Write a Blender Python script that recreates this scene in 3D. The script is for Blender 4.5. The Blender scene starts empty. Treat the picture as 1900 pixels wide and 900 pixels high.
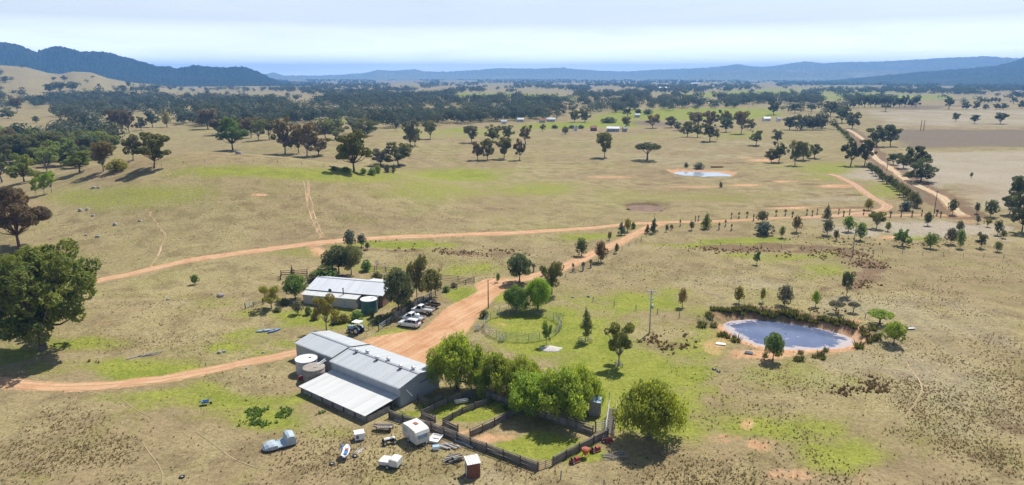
import bpy, math, random
import numpy as np
from mathutils import Vector, Matrix
rnd = random.Random(7)
rng = np.random.default_rng(11)
SC = bpy.context.scene
COL = SC.collection

# ---------------------------------------------------------------- camera
F = 1267.0            # focal length in photo pixels (1900 wide)
PITCH = math.atan(310 / F)
CAM_H = 48.0
cam_d = bpy.data.cameras.new('camera')
cam = bpy.data.objects.new('camera', cam_d)
COL.objects.link(cam)
cam.location = (0, 0, CAM_H)
cam.rotation_euler = (math.pi / 2 - PITCH, 0, 0)
cam_d.sensor_width = 36.0
cam_d.lens = 36.0 * F / 1900.0
cam_d.clip_start = 1.0
cam_d.clip_end = 90000.0
SC.camera = cam

# ---------------------------------------------------------------- sky, sun, exposure
SUN_EL = math.radians(56)
SUN_AZ = math.atan2(0.55, 0.83)      # clockwise from +Y
world = bpy.data.worlds.new('World')
SC.world = world
world.use_nodes = True
wt = world.node_tree
for n in list(wt.nodes):
    wt.nodes.remove(n)
wo = wt.nodes.new('ShaderNodeOutputWorld')
bg = wt.nodes.new('ShaderNodeBackground')
sky = wt.nodes.new('ShaderNodeTexSky')
sky.sky_type = 'NISHITA'
sky.sun_disc = False
sky.sun_elevation = SUN_EL
sky.sun_rotation = SUN_AZ
sky.altitude = 400
sky.air_density = 1.0
sky.dust_density = 1.0
sky.ozone_density = 2.0
tcw = wt.nodes.new('ShaderNodeTexCoord')
mpw = wt.nodes.new('ShaderNodeMapping')
mpw.inputs['Scale'].default_value = (2.2, 1.4, 26.0)
mpw.inputs['Rotation'].default_value = (0.0, 0.10, 0.5)
nzw = wt.nodes.new('ShaderNodeTexNoise')
nzw.inputs['Scale'].default_value = 1.6
nzw.inputs['Detail'].default_value = 6.0
nzw.inputs['Roughness'].default_value = 0.55
nzw.inputs['Distortion'].default_value = 0.5
rpw = wt.nodes.new('ShaderNodeValToRGB')
rpw.color_ramp.elements[0].position = 0.33
rpw.color_ramp.elements[0].color = (0.52, 0.52, 0.52, 1)
rpw.color_ramp.elements[1].position = 0.78
rpw.color_ramp.elements[1].color = (0.72, 0.72, 0.72, 1)
mxw = wt.nodes.new('ShaderNodeMixRGB')
mxw.inputs[2].default_value = (11.6, 11.9, 12.2, 1)       # thin cirrus
wt.links.new(tcw.outputs['Generated'], mpw.inputs['Vector'])
wt.links.new(mpw.outputs[0], nzw.inputs['Vector'])
wt.links.new(nzw.outputs['Fac'], rpw.inputs[0])
sxw = wt.nodes.new('ShaderNodeSeparateXYZ')
mrw = wt.nodes.new('ShaderNodeMapRange')             # a thin layer looks denser towards the horizon
mrw.inputs['From Min'].default_value = 0.06; mrw.inputs['From Max'].default_value = 0.4
mrw.inputs['To Min'].default_value = 1.0; mrw.inputs['To Max'].default_value = 0.1
mlw = wt.nodes.new('ShaderNodeMath'); mlw.operation = 'MULTIPLY'
wt.links.new(tcw.outputs['Generated'], sxw.inputs[0])
wt.links.new(sxw.outputs['Z'], mrw.inputs['Value'])
wt.links.new(rpw.outputs[0], mlw.inputs[0])
wt.links.new(mrw.outputs[0], mlw.inputs[1])
wt.links.new(mlw.outputs[0], mxw.inputs[0])
hzw = wt.nodes.new('ShaderNodeMapRange')             # dusty air far beyond the ranges brightens the horizon all round
hzw.inputs['From Min'].default_value = 0.0; hzw.inputs['From Max'].default_value = 0.07
hzw.inputs['To Min'].default_value = 2.9; hzw.inputs['To Max'].default_value = 1.0
wt.links.new(sxw.outputs['Z'], hzw.inputs['Value'])
vmw = wt.nodes.new('ShaderNodeVectorMath'); vmw.operation = 'SCALE'
vmw.inputs[0].default_value = (12.4, 12.9, 13.6)
wt.links.new(hzw.outputs[0], vmw.inputs['Scale'])
wt.links.new(vmw.outputs[0], mxw.inputs[2])
wt.links.new(sky.outputs[0], mxw.inputs[1])
wt.links.new(mxw.outputs[0], bg.inputs[0])
bg.inputs[1].default_value = 0.076
wt.links.new(bg.outputs[0], wo.inputs[0])

sd = bpy.data.lights.new('sun', 'SUN')
sun = bpy.data.objects.new('sun', sd)
COL.objects.link(sun)
sd.energy = 4.8
sd.angle = math.radians(0.55)
sd.color = (1.0, 0.955, 0.88)
sdir = Vector((math.sin(SUN_AZ) * math.cos(SUN_EL), math.cos(SUN_AZ) * math.cos(SUN_EL), math.sin(SUN_EL)))
sun.rotation_euler = (-sdir).to_track_quat('-Z', 'Y').to_euler()
sun.location = sdir * 300

SC.view_settings.view_transform = 'Standard'
SC.view_settings.look = 'None'
SC.view_settings.gamma = 1.0
SC.view_settings.exposure = 0.40
SC.view_settings.use_curve_mapping = False
SC.render.engine = 'CYCLES'
cy = SC.cycles
cy.use_denoising = True
cy.max_bounces = 5
cy.diffuse_bounces = 2
cy.glossy_bounces = 2
cy.transmission_bounces = 3
cy.transparent_max_bounces = 4
cy.volume_bounces = 1
cy.caustics_reflective = False
cy.caustics_refractive = False
cy.use_adaptive_sampling = True
cy.adaptive_threshold = 0.02

# ---------------------------------------------------------------- small helpers
def tag(o, label=None, cat=None, group=None, kind=None):
    if label: o['label'] = label
    if cat: o['category'] = cat
    if group: o['group'] = group
    if kind: o['kind'] = kind
    return o

def empty(name, loc, rz=0.0, label=None, cat=None, group=None):
    o = bpy.data.objects.new(name, None)
    o.empty_display_size = 0.3
    COL.objects.link(o)
    o.location = loc
    o.rotation_euler = (0, 0, rz)
    return tag(o, label, cat, group)

def link_mesh(name, me, mat=None, parent=None):
    if mat is not None:
        me.materials.append(mat)
    o = bpy.data.objects.new(name, me)
    COL.objects.link(o)
    if parent is not None:
        o.parent = parent
    return o

def copy_tree(o, parent=None):
    c = o.copy()
    COL.objects.link(c)
    c.parent = parent
    for ch in list(o.children):
        copy_tree(ch, c)
    return c

class MB:
    def __init__(s):
        s.v = []; s.f = []
    def add(s, vs, fs):
        b = len(s.v)
        s.v += [tuple(map(float, p)) for p in vs]
        s.f += [tuple(i + b for i in f) for f in fs]
        return s
    def box(s, c, size, rz=0.0, rx=0.0, ry=0.0, taper=1.0):
        hx, hy, hz = size[0] / 2, size[1] / 2, size[2] / 2
        R = Matrix.Rotation(rz, 3, 'Z') @ Matrix.Rotation(ry, 3, 'Y') @ Matrix.Rotation(rx, 3, 'X')
        vs = []
        for dz in (-1, 1):
            k = taper if dz > 0 else 1.0
            for dx, dy in ((-1, -1), (1, -1), (1, 1), (-1, 1)):
                vs.append(R @ Vector((dx * hx * k, dy * hy * k, dz * hz)) + Vector(c))
        return s.add(vs, [(3, 2, 1, 0), (4, 5, 6, 7), (0, 1, 5, 4), (1, 2, 6, 5), (2, 3, 7, 6), (3, 0, 4, 7)])
    def bar(s, p, q, w, h=None):
        p = Vector(p); q = Vector(q); h = w if h is None else h
        d = q - p; L = d.length
        if L < 1e-6: return s
        d.normalize()
        up = Vector((0, 0, 1)) if abs(d.z) < 0.95 else Vector((1, 0, 0))
        a = d.cross(up).normalized(); b = a.cross(d).normalized()
        vs = []
        for e in (p, q):
            for i, j in ((-1, -1), (1, -1), (1, 1), (-1, 1)):
                vs.append(e + a * (i * w / 2) + b * (j * h / 2))
        return s.add(vs, [(3, 2, 1, 0), (4, 5, 6, 7), (0, 1, 5, 4), (1, 2, 6, 5), (2, 3, 7, 6), (3, 0, 4, 7)])
    def tube(s, pts, rad, n=6, cap=True):
        pts = [Vector(p) for p in pts]
        if not hasattr(rad, '__len__'): rad = [rad] * len(pts)
        vs = []; fs = []
        for i, p in enumerate(pts):
            d = (pts[min(i + 1, len(pts) - 1)] - pts[max(i - 1, 0)])
            d = d.normalized() if d.length > 1e-9 else Vector((0, 0, 1))
            up = Vector((0, 0, 1)) if abs(d.z) < 0.9 else Vector((1, 0, 0))
            a = d.cross(up).normalized(); b = a.cross(d).normalized()
            for k in range(n):
                t = 2 * math.pi * k / n
                vs.append(p + (a * math.cos(t) + b * math.sin(t)) * rad[i])
        for i in range(len(pts) - 1):
            for k in range(n):
                k2 = (k + 1) % n
                fs.append((i * n + k, i * n + k2, (i + 1) * n + k2, (i + 1) * n + k))
        if cap:
            fs.append(tuple(range(n))[::-1])
            fs.append(tuple((len(pts) - 1) * n + k for k in range(n)))
        return s.add(vs, fs)
    def lathe(s, c, prof, n=24):          # prof: (radius, z)
        vs = []; fs = []
        for r, z in prof:
            for k in range(n):
                t = 2 * math.pi * k / n
                vs.append((c[0] + r * math.cos(t), c[1] + r * math.sin(t), c[2] + z))
        m = len(prof)
        for i in range(m - 1):
            for k in range(n):
                k2 = (k + 1) % n
                fs.append((i * n + k, i * n + k2, (i + 1) * n + k2, (i + 1) * n + k))
        fs.append(tuple(range(n))[::-1])
        fs.append(tuple((m - 1) * n + k for k in range(n)))
        return s.add(vs, fs)
    def wheel(s, c, r, w, n=16, axis='y', inner=0.0):   # cylinder about a horizontal axis
        vs = []; fs = []
        for sg, rr in ((-0.5, r * 0.93), (-0.36, r), (0.36, r), (0.5, r * 0.93)):
            for k in range(n):
                t = 2 * math.pi * k / n
                if axis == 'y': vs.append((c[0] + rr * math.cos(t), c[1] + sg * w, c[2] + rr * math.sin(t)))
                else: vs.append((c[0] + sg * w, c[1] + rr * math.cos(t), c[2] + rr * math.sin(t)))
        for i in range(3):
            for k in range(n):
                k2 = (k + 1) % n
                fs.append((i * n + k, i * n + k2, (i + 1) * n + k2, (i + 1) * n + k))
        fs.append(tuple(range(n))[::-1]); fs.append(tuple(3 * n + k for k in range(n)))
        return s.add(vs, fs)
    def prism(s, prof, y0, y1, inset=0.0):     # prof (x, z) extruded along y
        n = len(prof)
        cx = sum(p[0] for p in prof) / n; cz = sum(p[1] for p in prof) / n
        vs = [(x, y0, z) for x, z in prof] + [(x, y1, z) for x, z in prof]
        fs = [(i, (i + 1) % n, n + (i + 1) % n, n + i) for i in range(n)]
        fs += [tuple(range(n))[::-1], tuple(range(n, 2 * n))]
        return s.add(vs, fs)
    def loft(s, rings, cap=True):
        n = len(rings[0]); vs = [p for r in rings for p in r]; fs = []
        for i in range(len(rings) - 1):
            for k in range(n):
                k2 = (k + 1) % n
                fs.append((i * n + k, i * n + k2, (i + 1) * n + k2, (i + 1) * n + k))
        if cap:
            fs.append(tuple(range(n))[::-1]); fs.append(tuple((len(rings) - 1) * n + k for k in range(n)))
        return s.add(vs, fs)
    def mesh(s, name, smooth=False):
        me = bpy.data.meshes.new(name)
        me.from_pydata(s.v, [], s.f)
        if smooth:
            me.polygons.foreach_set('use_smooth', [True] * len(me.polygons))
        me.update()
        return me
    def build(s, name, mat, parent=None, smooth=False, bevel=0.0):
        o = link_mesh(name, s.mesh(name, smooth), mat, parent)
        if bevel > 0:
            m = o.modifiers.new('bevel', 'BEVEL'); m.width = bevel; m.segments = 2; m.limit_method = 'ANGLE'
        return o

# ---------------------------------------------------------------- noise in numpy
def _hash(ix, iy, seed):
    h = (ix.astype(np.int64) * 374761393 + iy.astype(np.int64) * 668265263 + seed * 974634541) & 0x7fffffff
    h = ((h ^ (h >> 13)) * 1274126177) & 0x7fffffff
    return ((h ^ (h >> 16)) & 0xffff) / 65535.0
def vnoise(x, y, scale, seed=0):
    x = np.asarray(x, float) / scale; y = np.asarray(y, float) / scale
    ix = np.floor(x); iy = np.floor(y); fx = x - ix; fy = y - iy
    fx = fx * fx * (3 - 2 * fx); fy = fy * fy * (3 - 2 * fy)
    a = _hash(ix, iy, seed); b = _hash(ix + 1, iy, seed); c = _hash(ix, iy + 1, seed); d = _hash(ix + 1, iy + 1, seed)
    return (a * (1 - fx) + b * fx) * (1 - fy) + (c * (1 - fx) + d * fx) * fy
def fbm(x, y, scale, seed=0, oct=4):
    s = 0; a = 0.5; t = 0
    for i in range(oct):
        s = s + a * vnoise(x, y, scale / 2 ** i, seed + i * 17); t += a; a *= 0.5
    return s / t
def sstep(a, b, x):
    t = np.clip((x - a) / (b - a), 0, 1)
    return t * t * (3 - 2 * t)

# ---------------------------------------------------------------- survey: photo pixel <-> place
CP, SP = math.cos(PITCH), math.sin(PITCH)
def rays(u, v):
    u = np.asarray(u, float); v = np.asarray(v, float)
    x = (u - 950) / F; y = (450 - v) / F
    return x, CP + y * SP, -SP + y * CP
def flat(u, v, z=0.0):
    dx, dy, dz = rays(u, v)
    t = (z - CAM_H) / dz
    return dx * t, dy * t
def survey(x, y, z=0.0):
    w = y * CP - (z - CAM_H) * SP
    w = np.where(np.abs(w) < 1e-3, 1e-3, w)
    return 950 + F * x / w, 450 - F * (y * SP + (z - CAM_H) * CP) / w
def depth(p):
    return p[1] * CP - (p[2] - CAM_H) * SP

# ---------------------------------------------------------------- the lie of the land
POND = [(1336,601),(1348,594),(1372,591),(1400,590),(1432,593),(1468,598),(1505,604),(1545,613),(1575,622),(1588,630),
        (1583,638),(1562,645),(1530,648),(1490,648),(1455,648),(1425,646),(1398,638),(1372,627),(1350,613)]
POND_Z = -0.55
DAM = [(1240,319),(1262,317.2),(1300,317.4),(1335,319),(1362,323),(1355,327),(1330,326.5),(1302,327.5),(1290,326),(1270,325),(1252,322)]
DAM_Z = -0.7
DRY = [(1162,379),(1175,375.5),(1197,374.5),(1220,377),(1231,382),(1222,387),(1200,388),(1175,385)]
def poly_world(px, z):
    return np.array([flat(u, v, z) for u, v in px], float)
def sdist(x, y, poly):
    """signed distance to a polygon, negative inside"""
    best = np.full(x.shape, 1e18); inside = np.zeros(x.shape, bool)
    n = len(poly)
    for i in range(n):
        ax, ay = poly[i]; bx, by = poly[(i + 1) % n]
        ex, ey = bx - ax, by - ay
        t = np.clip(((x - ax) * ex + (y - ay) * ey) / (ex * ex + ey * ey), 0, 1)
        best = np.minimum(best, (x - ax - t * ex) ** 2 + (y - ay - t * ey) ** 2)
        cr = ((ay > y) != (by > y))
        with np.errstate(divide='ignore', invalid='ignore'):
            xi = ex * (y - ay) / (ey if ey != 0 else 1e-12) + ax
        inside ^= cr & (x < xi)
    d = np.sqrt(best)
    return np.where(inside, -d, d)
def pdist(x, y, line):
    best = np.full(x.shape, 1e18)
    for i in range(len(line) - 1):
        ax, ay = line[i]; bx, by = line[i + 1]
        ex, ey = bx - ax, by - ay
        t = np.clip(((x - ax) * ex + (y - ay) * ey) / (ex * ex + ey * ey + 1e-12), 0, 1)
        best = np.minimum(best, (x - ax - t * ex) ** 2 + (y - ay - t * ey) ** 2)
    return np.sqrt(best)
W_POND = poly_world(POND, POND_Z); W_DAM = poly_world(DAM, DAM_Z); W_DRY = poly_world(DRY, 0)
BERM = poly_world([(1310,582),(1330,574),(1380,570),(1440,575),(1500,583),(1550,592),(1600,606),(1625,618)], 0.9)
DAMB = poly_world([(1225,316),(1260,312.5),(1310,313),(1350,316),(1385,322),(1398,327)], 0.8)
TAN_PROFILE = np.array([(-900,150),(-400,120),(-150,120),(0,126),(50,128.5),(90,137),(112,139),(135,135),(170,136),(200,145),(240,152),
                        (280,155),(330,164),(400,167),(470,170),(560,174),(640,178),(2600,178)], float)
def near_pts(x, y, poly, m):
    return (x > poly[:, 0].min() - m) & (x < poly[:, 0].max() + m) & (y > poly[:, 1].min() - m) & (y < poly[:, 1].max() + m)
def hgt(x, y):
    x = np.atleast_1d(np.asarray(x, float)); y = np.atleast_1d(np.asarray(y, float))
    r = np.hypot(x, y)
    # the grassy spur on the left
    xx = x + 118 + 0.10 * (y - 250)
    sx = np.where(xx < 0, 74.0, 84.0); sy = np.where(y < 268, 74.0, 47.0)
    h = 19.0 * np.exp(-(xx / sx) ** 2 - ((y - 268) / sy) ** 2)
    h += 4.5 * np.exp(-((x + 115) / 90) ** 2 - ((y - 455) / 95) ** 2)          # paddock knoll behind it
    # bank under the big tree on the left
    h += 2.2 * np.exp(-((x + 92) / 26) ** 2 - ((y - 128) / 15) ** 2)
    # tan hills across the valley
    uu = 950 + F * x / np.maximum(y, 1) / CP
    vv = np.interp(uu, TAN_PROFILE[:, 0], TAN_PROFILE[:, 1])
    A = np.maximum(0, CAM_H + 2600 * (140 - vv) / F * 1.0)
    h += np.where(y > 100, A * np.exp(-((r - 2600) / np.where(r < 2600, 760, 900)) ** 2), 0)
    # small unevenness
    amp = sstep(20, 70, r)
    farm = sstep(-62, -48, x) * (1 - sstep(24, 40, x)) * sstep(40, 60, y) * (1 - sstep(150, 170, y))
    h += amp * ((fbm(x, y, 26, 3, 3) - 0.5) * 1.1 + (fbm(x, y, 5, 9, 2) - 0.5) * 0.22) * (1 - 0.93 * farm)
    h += sstep(250, 900, r) * (fbm(x, y, 420, 5, 3) - 0.5) * 7.0 * (1 - sstep(2500, 6000, r))
    # rolling folds in the open paddocks
    out = sstep(150, 230, r) * (1 - sstep(420, 700, r)) + 0.6 * sstep(60, 90, r) * (1 - sstep(160, 230, r)) * (1 - farm)
    h += out * (fbm(x + 0.4 * y, y, 58, 15, 2) - 0.5) * 3.2
    # dams: banks, bowl
    for poly, berm, dep, bh, bw in ((W_POND, BERM, 1.3, 0.95, 3.2), (W_DAM, DAMB, 2.2, 1.5, 6.0), (W_DRY, None, 2.6, 0, 0)):
        m = near_pts(x, y, poly, 40)
        if m.any():
            d = sdist(x[m], y[m], poly)
            k = 1 - sstep(-1.0, 9.0 if dep < 2 else 14.0, d)
            hh = h[m] * (1 - sstep(0, 1, k * 1.6)) + 0
            hh = hh - dep * (1 - sstep(-3.0, 3.0 if dep < 2 else 6.0, d)) 
            if berm is not None:
                hh = hh + bh * np.exp(-(pdist(x[m], y[m], berm) / bw) ** 2)
            h[m] = hh
    return h
def gz(x, y):
    return float(hgt(x, y)[0])
def G(u, v):
    """the point of the ground seen at photo pixel (u, v)"""
    dx, dy, dz = rays(u, v)
    tf = -CAM_H / dz if dz < -1e-4 else 30000.0
    lo, hi = max(30.0, tf * 0.25), min(30000.0, tf * 1.25)
    for n in (150, 24, 24):
        t = np.linspace(lo, hi, n)
        below = (CAM_H + dz * t) < hgt(dx * t, dy * t)
        i = max(1, int(np.argmax(below))) if below.any() else n - 1
        lo, hi = t[i - 1], t[i]
    x, y = float(dx * hi), float(dy * hi)
    return Vector((x, y, float(CAM_H + dz * hi)))
# ---------------------------------------------------------------- materials
def nd(t, kind, **kw):
    n = t.nodes.new(kind)
    for k, v in kw.items():
        if k in n.inputs.keys(): n.inputs[k].default_value = v
        else: setattr(n, k, v)
    return n
def new_mat(name):
    m = bpy.data.materials.new(name); m.use_nodes = True
    t = m.node_tree
    b = t.nodes['Principled BSDF']
    return m, t, b
def mix(t, fac, a, b, blend='MIX'):
    n = t.nodes.new('ShaderNodeMixRGB'); n.blend_type = blend
    for i, x in ((0, fac), (1, a), (2, b)):
        if isinstance(x, (int, float)): n.inputs[i].default_value = x
        elif isinstance(x, tuple): n.inputs[i].default_value = x if len(x) == 4 else (*x, 1)
        else: t.links.new(x, n.inputs[i])
    return n.outputs[0]
def mth(t, op, a, b=None, c=None, clamp=False):
    n = t.nodes.new('ShaderNodeMath'); n.operation = op; n.use_clamp = clamp
    for i, x in enumerate((a, b, c)):
        if x is None: continue
        if isinstance(x, (int, float)): n.inputs[i].default_value = x
        else: t.links.new(x, n.inputs[i])
    return n.outputs[0]
def rng_map(t, x, a, b, c=0.0, d=1.0, smooth=True):
    n = t.nodes.new('ShaderNodeMapRange'); n.interpolation_type = 'SMOOTHSTEP' if smooth else 'LINEAR'
    t.links.new(x, n.inputs['Value'])
    n.inputs['From Min'].default_value = a; n.inputs['From Max'].default_value = b
    n.inputs['To Min'].default_value = c; n.inputs['To Max'].default_value = d
    return n.outputs['Result']
def noise(t, vec, scale, detail=4.0, rough=0.55, dist=0.0):
    n = t.nodes.new('ShaderNodeTexNoise')
    n.inputs['Scale'].default_value = scale; n.inputs['Detail'].default_value = detail
    n.inputs['Roughness'].default_value = rough; n.inputs['Distortion'].default_value = dist
    if vec is not None: t.links.new(vec, n.inputs['Vector'])
    return n.outputs['Fac']
def bump(t, b, height, strength, distance):
    n = t.nodes.new('ShaderNodeBump'); n.inputs['Strength'].default_value = strength; n.inputs['Distance'].default_value = distance
    t.links.new(height, n.inputs['Height']); t.links.new(n.outputs[0], b.inputs['Normal'])
def plain(name, col, rough=0.6, metal=0.0, var=0.18, scale=3.0, bmp=0.0, stain=None, coat=0.0, streak=False):
    """one material: base colour with patchy weathering"""
    m, t, b = new_mat(name)
    tc = t.nodes.new('ShaderNodeTexCoord')
    vec = tc.outputs['Object']
    if streak:
        mp = t.nodes.new('ShaderNodeMapping'); mp.inputs['Scale'].default_value = (1.0, 1.0, 0.15)
        t.links.new(vec, mp.inputs['Vector']); vec = mp.outputs[0]
    n = noise(t, vec, scale, 5.0, 0.6)
    lo = tuple(c * (1 - var) for c in col); hi = tuple(min(1, c * (1 + var)) for c in col)
    c = mix(t, rng_map(t, n, 0.3, 0.7), lo, hi)
    if stain:
        n2 = noise(t, vec, scale * 0.6, 6.0, 0.65, 0.6)
        c = mix(t, rng_map(t, n2, 0.52, 0.68, 0, 0.8), c, stain)
    t.links.new(c, b.inputs['Base Color'])
    b.inputs['Roughness'].default_value = rough; b.inputs['Metallic'].default_value = metal
    if coat: b.inputs['Coat Weight'].default_value = coat
    if bmp: bump(t, b, noise(t, vec, scale * 4, 4.0), bmp, 0.03)
    return m
def sheet_metal(name, col, rough, stain=None, amt=0.5, metal=0.0):
    """painted / galvanised roofing: faint differences from sheet to sheet, dust, streaks"""
    m, t, b = new_mat(name)
    tc = t.nodes.new('ShaderNodeTexCoord')
    sep = t.nodes.new('ShaderNodeSeparateXYZ'); t.links.new(tc.outputs['Object'], sep.inputs[0])
    sheet = mth(t, 'FLOOR', mth(t, 'DIVIDE', sep.outputs['X'], 0.78))
    wn = t.nodes.new('ShaderNodeTexWhiteNoise'); wn.noise_dimensions = '1D'; t.links.new(sheet, wn.inputs['W'])
    c = mix(t, wn.outputs['Value'], tuple(x * 0.93 for x in col), tuple(min(1, x * 1.05) for x in col))
    mp = t.nodes.new('ShaderNodeMapping'); mp.inputs['Scale'].default_value = (1.3, 0.35, 0.35)
    t.links.new(tc.outputs['Object'], mp.inputs['Vector'])
    n = noise(t, mp.outputs[0], 1.4, 6, 0.65, 0.4)
    if stain: c = mix(t, rng_map(t, n, 0.5, 0.75, 0, amt), c, stain)
    t.links.new(c, b.inputs['Base Color'])
    b.inputs['Roughness'].default_value = rough; b.inputs['Metallic'].default_value = metal
    return m

M = {}
M['roof_zinc'] = sheet_metal('roof_zinc', (0.46, 0.48, 0.49), 0.5, (0.40, 0.39, 0.37), 0.5, 0.12)
M['roof_white'] = sheet_metal('roof_white', (0.545, 0.545, 0.53), 0.48, (0.50, 0.48, 0.44), 0.55)
M['roof_house'] = sheet_metal('roof_house', (0.60, 0.615, 0.64), 0.42, (0.46, 0.46, 0.46), 0.4, 0.1)
M['wall_zinc'] = sheet_metal('wall_zinc', (0.34, 0.37, 0.41), 0.55, (0.33, 0.32, 0.31), 0.5, 0.1)  # base grey darkened, putting the shed walls' shaded side into the colour
M['wall_beige'] = plain('wall_beige', (0.47, 0.42, 0.38), 0.7, var=0.08, scale=1.5)
M['brick'] = plain('brick', (0.22, 0.13, 0.10), 0.85, var=0.25, scale=6)
M['timber'] = plain('timber', (0.20, 0.175, 0.155), 0.85, var=0.35, scale=3.0, stain=(0.11, 0.09, 0.075), streak=True)
M['timber_dark'] = plain('timber_dark', (0.105, 0.085, 0.07), 0.9, var=0.35, scale=4)
M['timber_grey'] = plain('timber_grey', (0.30, 0.28, 0.26), 0.85, var=0.4, scale=5, stain=(0.16, 0.13, 0.11))
M['steel'] = plain('steel', (0.42, 0.44, 0.46), 0.45, 0.35, var=0.15, scale=4)
M['rail_grey'] = plain('rail_grey', (0.24, 0.255, 0.26), 0.5, 0.3, var=0.15, scale=4)
M['steel_dark'] = plain('steel_dark', (0.06, 0.062, 0.066), 0.55, 0.2, var=0.3, scale=5)
M['white_paint'] = plain('white_paint', (0.78, 0.79, 0.80), 0.35, var=0.05, scale=4)
M['car_white'] = plain('car_white', (0.74, 0.76, 0.79), 0.22, var=0.03, scale=2, coat=0.6)
M['dirty_white'] = plain('dirty_white', (0.62, 0.60, 0.56), 0.6, var=0.12, scale=2.5, stain=(0.40, 0.35, 0.29))
M['caravan'] = plain('caravan', (0.58, 0.55, 0.50), 0.5, var=0.1, scale=1.4, stain=(0.42, 0.37, 0.31))
M['rubber'] = plain('rubber', (0.022, 0.022, 0.023), 0.85, var=0.3, scale=6)
M['glass_dark'] = plain('glass_dark', (0.018, 0.022, 0.028), 0.07, var=0.1)
M['glass_blue'] = plain('glass_blue', (0.20, 0.30, 0.40), 0.15, var=0.2, scale=2)
M['rust'] = plain('rust', (0.20, 0.075, 0.045), 0.85, var=0.4, scale=4, stain=(0.09, 0.05, 0.04))
M['rust_red'] = plain('rust_red', (0.30, 0.10, 0.06), 0.8, var=0.3, scale=5)
M['red'] = plain('red', (0.30, 0.022, 0.025), 0.45, var=0.2, scale=6)
M['red_lamp'] = plain('red_lamp', (0.45, 0.02, 0.02), 0.25, var=0.05)
M['orange'] = plain('orange', (0.48, 0.10, 0.03), 0.6, var=0.2, scale=6)
M['blue'] = plain('blue', (0.06, 0.17, 0.38), 0.5, var=0.2, scale=5)
M['blue_pale'] = plain('blue_pale', (0.30, 0.42, 0.52), 0.5, var=0.15, scale=4)
M['tarp'] = plain('tarp', (0.34, 0.41, 0.46), 0.6, var=0.15, scale=2.0, stain=(0.24, 0.28, 0.31))
M['tank_green'] = plain('tank_green', (0.045, 0.13, 0.14), 0.5, var=0.1, scale=1.5)
M['tank_zinc'] = plain('tank_zinc', (0.40, 0.42, 0.45), 0.5, 0.15, var=0.12, scale=2)
M['concrete'] = plain('concrete', (0.30, 0.26, 0.22), 0.9, var=0.2, scale=2.2, stain=(0.20, 0.16, 0.13))
M['aluminium'] = plain('aluminium', (0.55, 0.56, 0.57), 0.4, 0.4, var=0.1, scale=3)
M['green_paint'] = plain('green_paint', (0.04, 0.20, 0.13), 0.5, var=0.2)
M['black'] = plain('black', (0.03, 0.03, 0.032), 0.6, var=0.3)
M['bark'] = plain('bark', (0.13, 0.105, 0.085), 0.9, var=0.4, scale=2.5, bmp=0.5)
M['bark_pale'] = plain('bark_pale', (0.30, 0.265, 0.225), 0.85, var=0.35, scale=2.0, stain=(0.15, 0.12, 0.10))
M['bark_red'] = plain('bark_red', (0.17, 0.085, 0.055), 0.9, var=0.3, scale=3)
M['twig_red'] = plain('twig_red', (0.19, 0.085, 0.06), 0.9, var=0.3, scale=3)
M['twig_grey'] = plain('twig_grey', (0.36, 0.34, 0.31), 0.9, var=0.3, scale=3)
M['rock'] = plain('rock', (0.30, 0.28, 0.26), 0.9, var=0.35, scale=2, bmp=0.5)
M['gravel'] = plain('gravel', (0.46, 0.43, 0.39), 0.95, var=0.2, scale=5, bmp=0.4)

# ---------------------------------------------------------------- tracks, patches and paddocks, in survey pixels
TRACKS = [  # name, half width (m), points, label part
 ('dirt_drive', 1.9, [(915,528),(950,522),(990,513),(1040,499),(1078,481),(1108,467),(1138,455),(1172,438),(1200,424),(1222,416)]),
 ('dirt_track', 1.8, [(186,520),(250,507),(330,487),(430,472),(520,460),(600,450),(680,443),(760,439),(850,436),(950,433),(1050,427),(1130,420),(1180,415),(1250,412),(1310,412),(1400,408),(1500,404),(1600,400),(1700,399),(1790,400)]),
 ('farm_track', 1.45, [(-120,696),(0,709),(60,716),(130,718),(210,715),(300,704),(380,689),(450,674),(520,661),(556,652)]),
 ('wheel_rut', 0.19, [(563,334),(566,350),(568,368),(572,385),(577,404),(585,422),(595,442)]),
 ('wheel_rut', 0.19, [(570,334),(573,350),(576,368),(580,385),(585,404),(592,422),(601,442)]),
 ('stock_path', 0.17, [(273,388),(283,405),(292,416),(296,424),(306,433),(307,442),(300,455),(296,470),(288,482),(277,497)]),
 ('country_road', 1.9, [(1572,240),(1585,247),(1600,258),(1612,272),(1618,285),(1628,297),(1650,310),(1668,325),(1690,340),(1720,352),(1745,364),(1763,382),(1772,392),(1786,400)]),
 ('red_track', 1.7, [(1540,323),(1560,330),(1583,341),(1600,354),(1615,365),(1636,376),(1648,383),(1636,390),(1600,395),(1560,399),(1500,404)]),
 ('stock_path', 0.10, [(264,820),(275,838),(292,858),(303,880),(301,905)]),
 ('stock_path', 0.10, [(362,800),(400,826),(430,852),(480,870)]),
 ('stock_path', 0.09, [(226,741),(250,760),(282,775)]),
 ('stock_path', 0.10, [(1676,655),(1688,685),(1706,705),(1712,724),(1690,760),(1678,775)]),
 ('stock_path', 0.09, [(1704,640),(1722,660),(1733,675)]),
]
YARD_DIRT = [(664,641),(690,630),(735,622),(790,614),(808,596),(835,572),(868,556),(893,543),(886,531),(905,521),(935,519),(962,524),(935,540),
             (910,556),(893,575),(875,597),(860,618),(832,640),(815,665),(805,700),(745,690),(700,662)]
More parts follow.
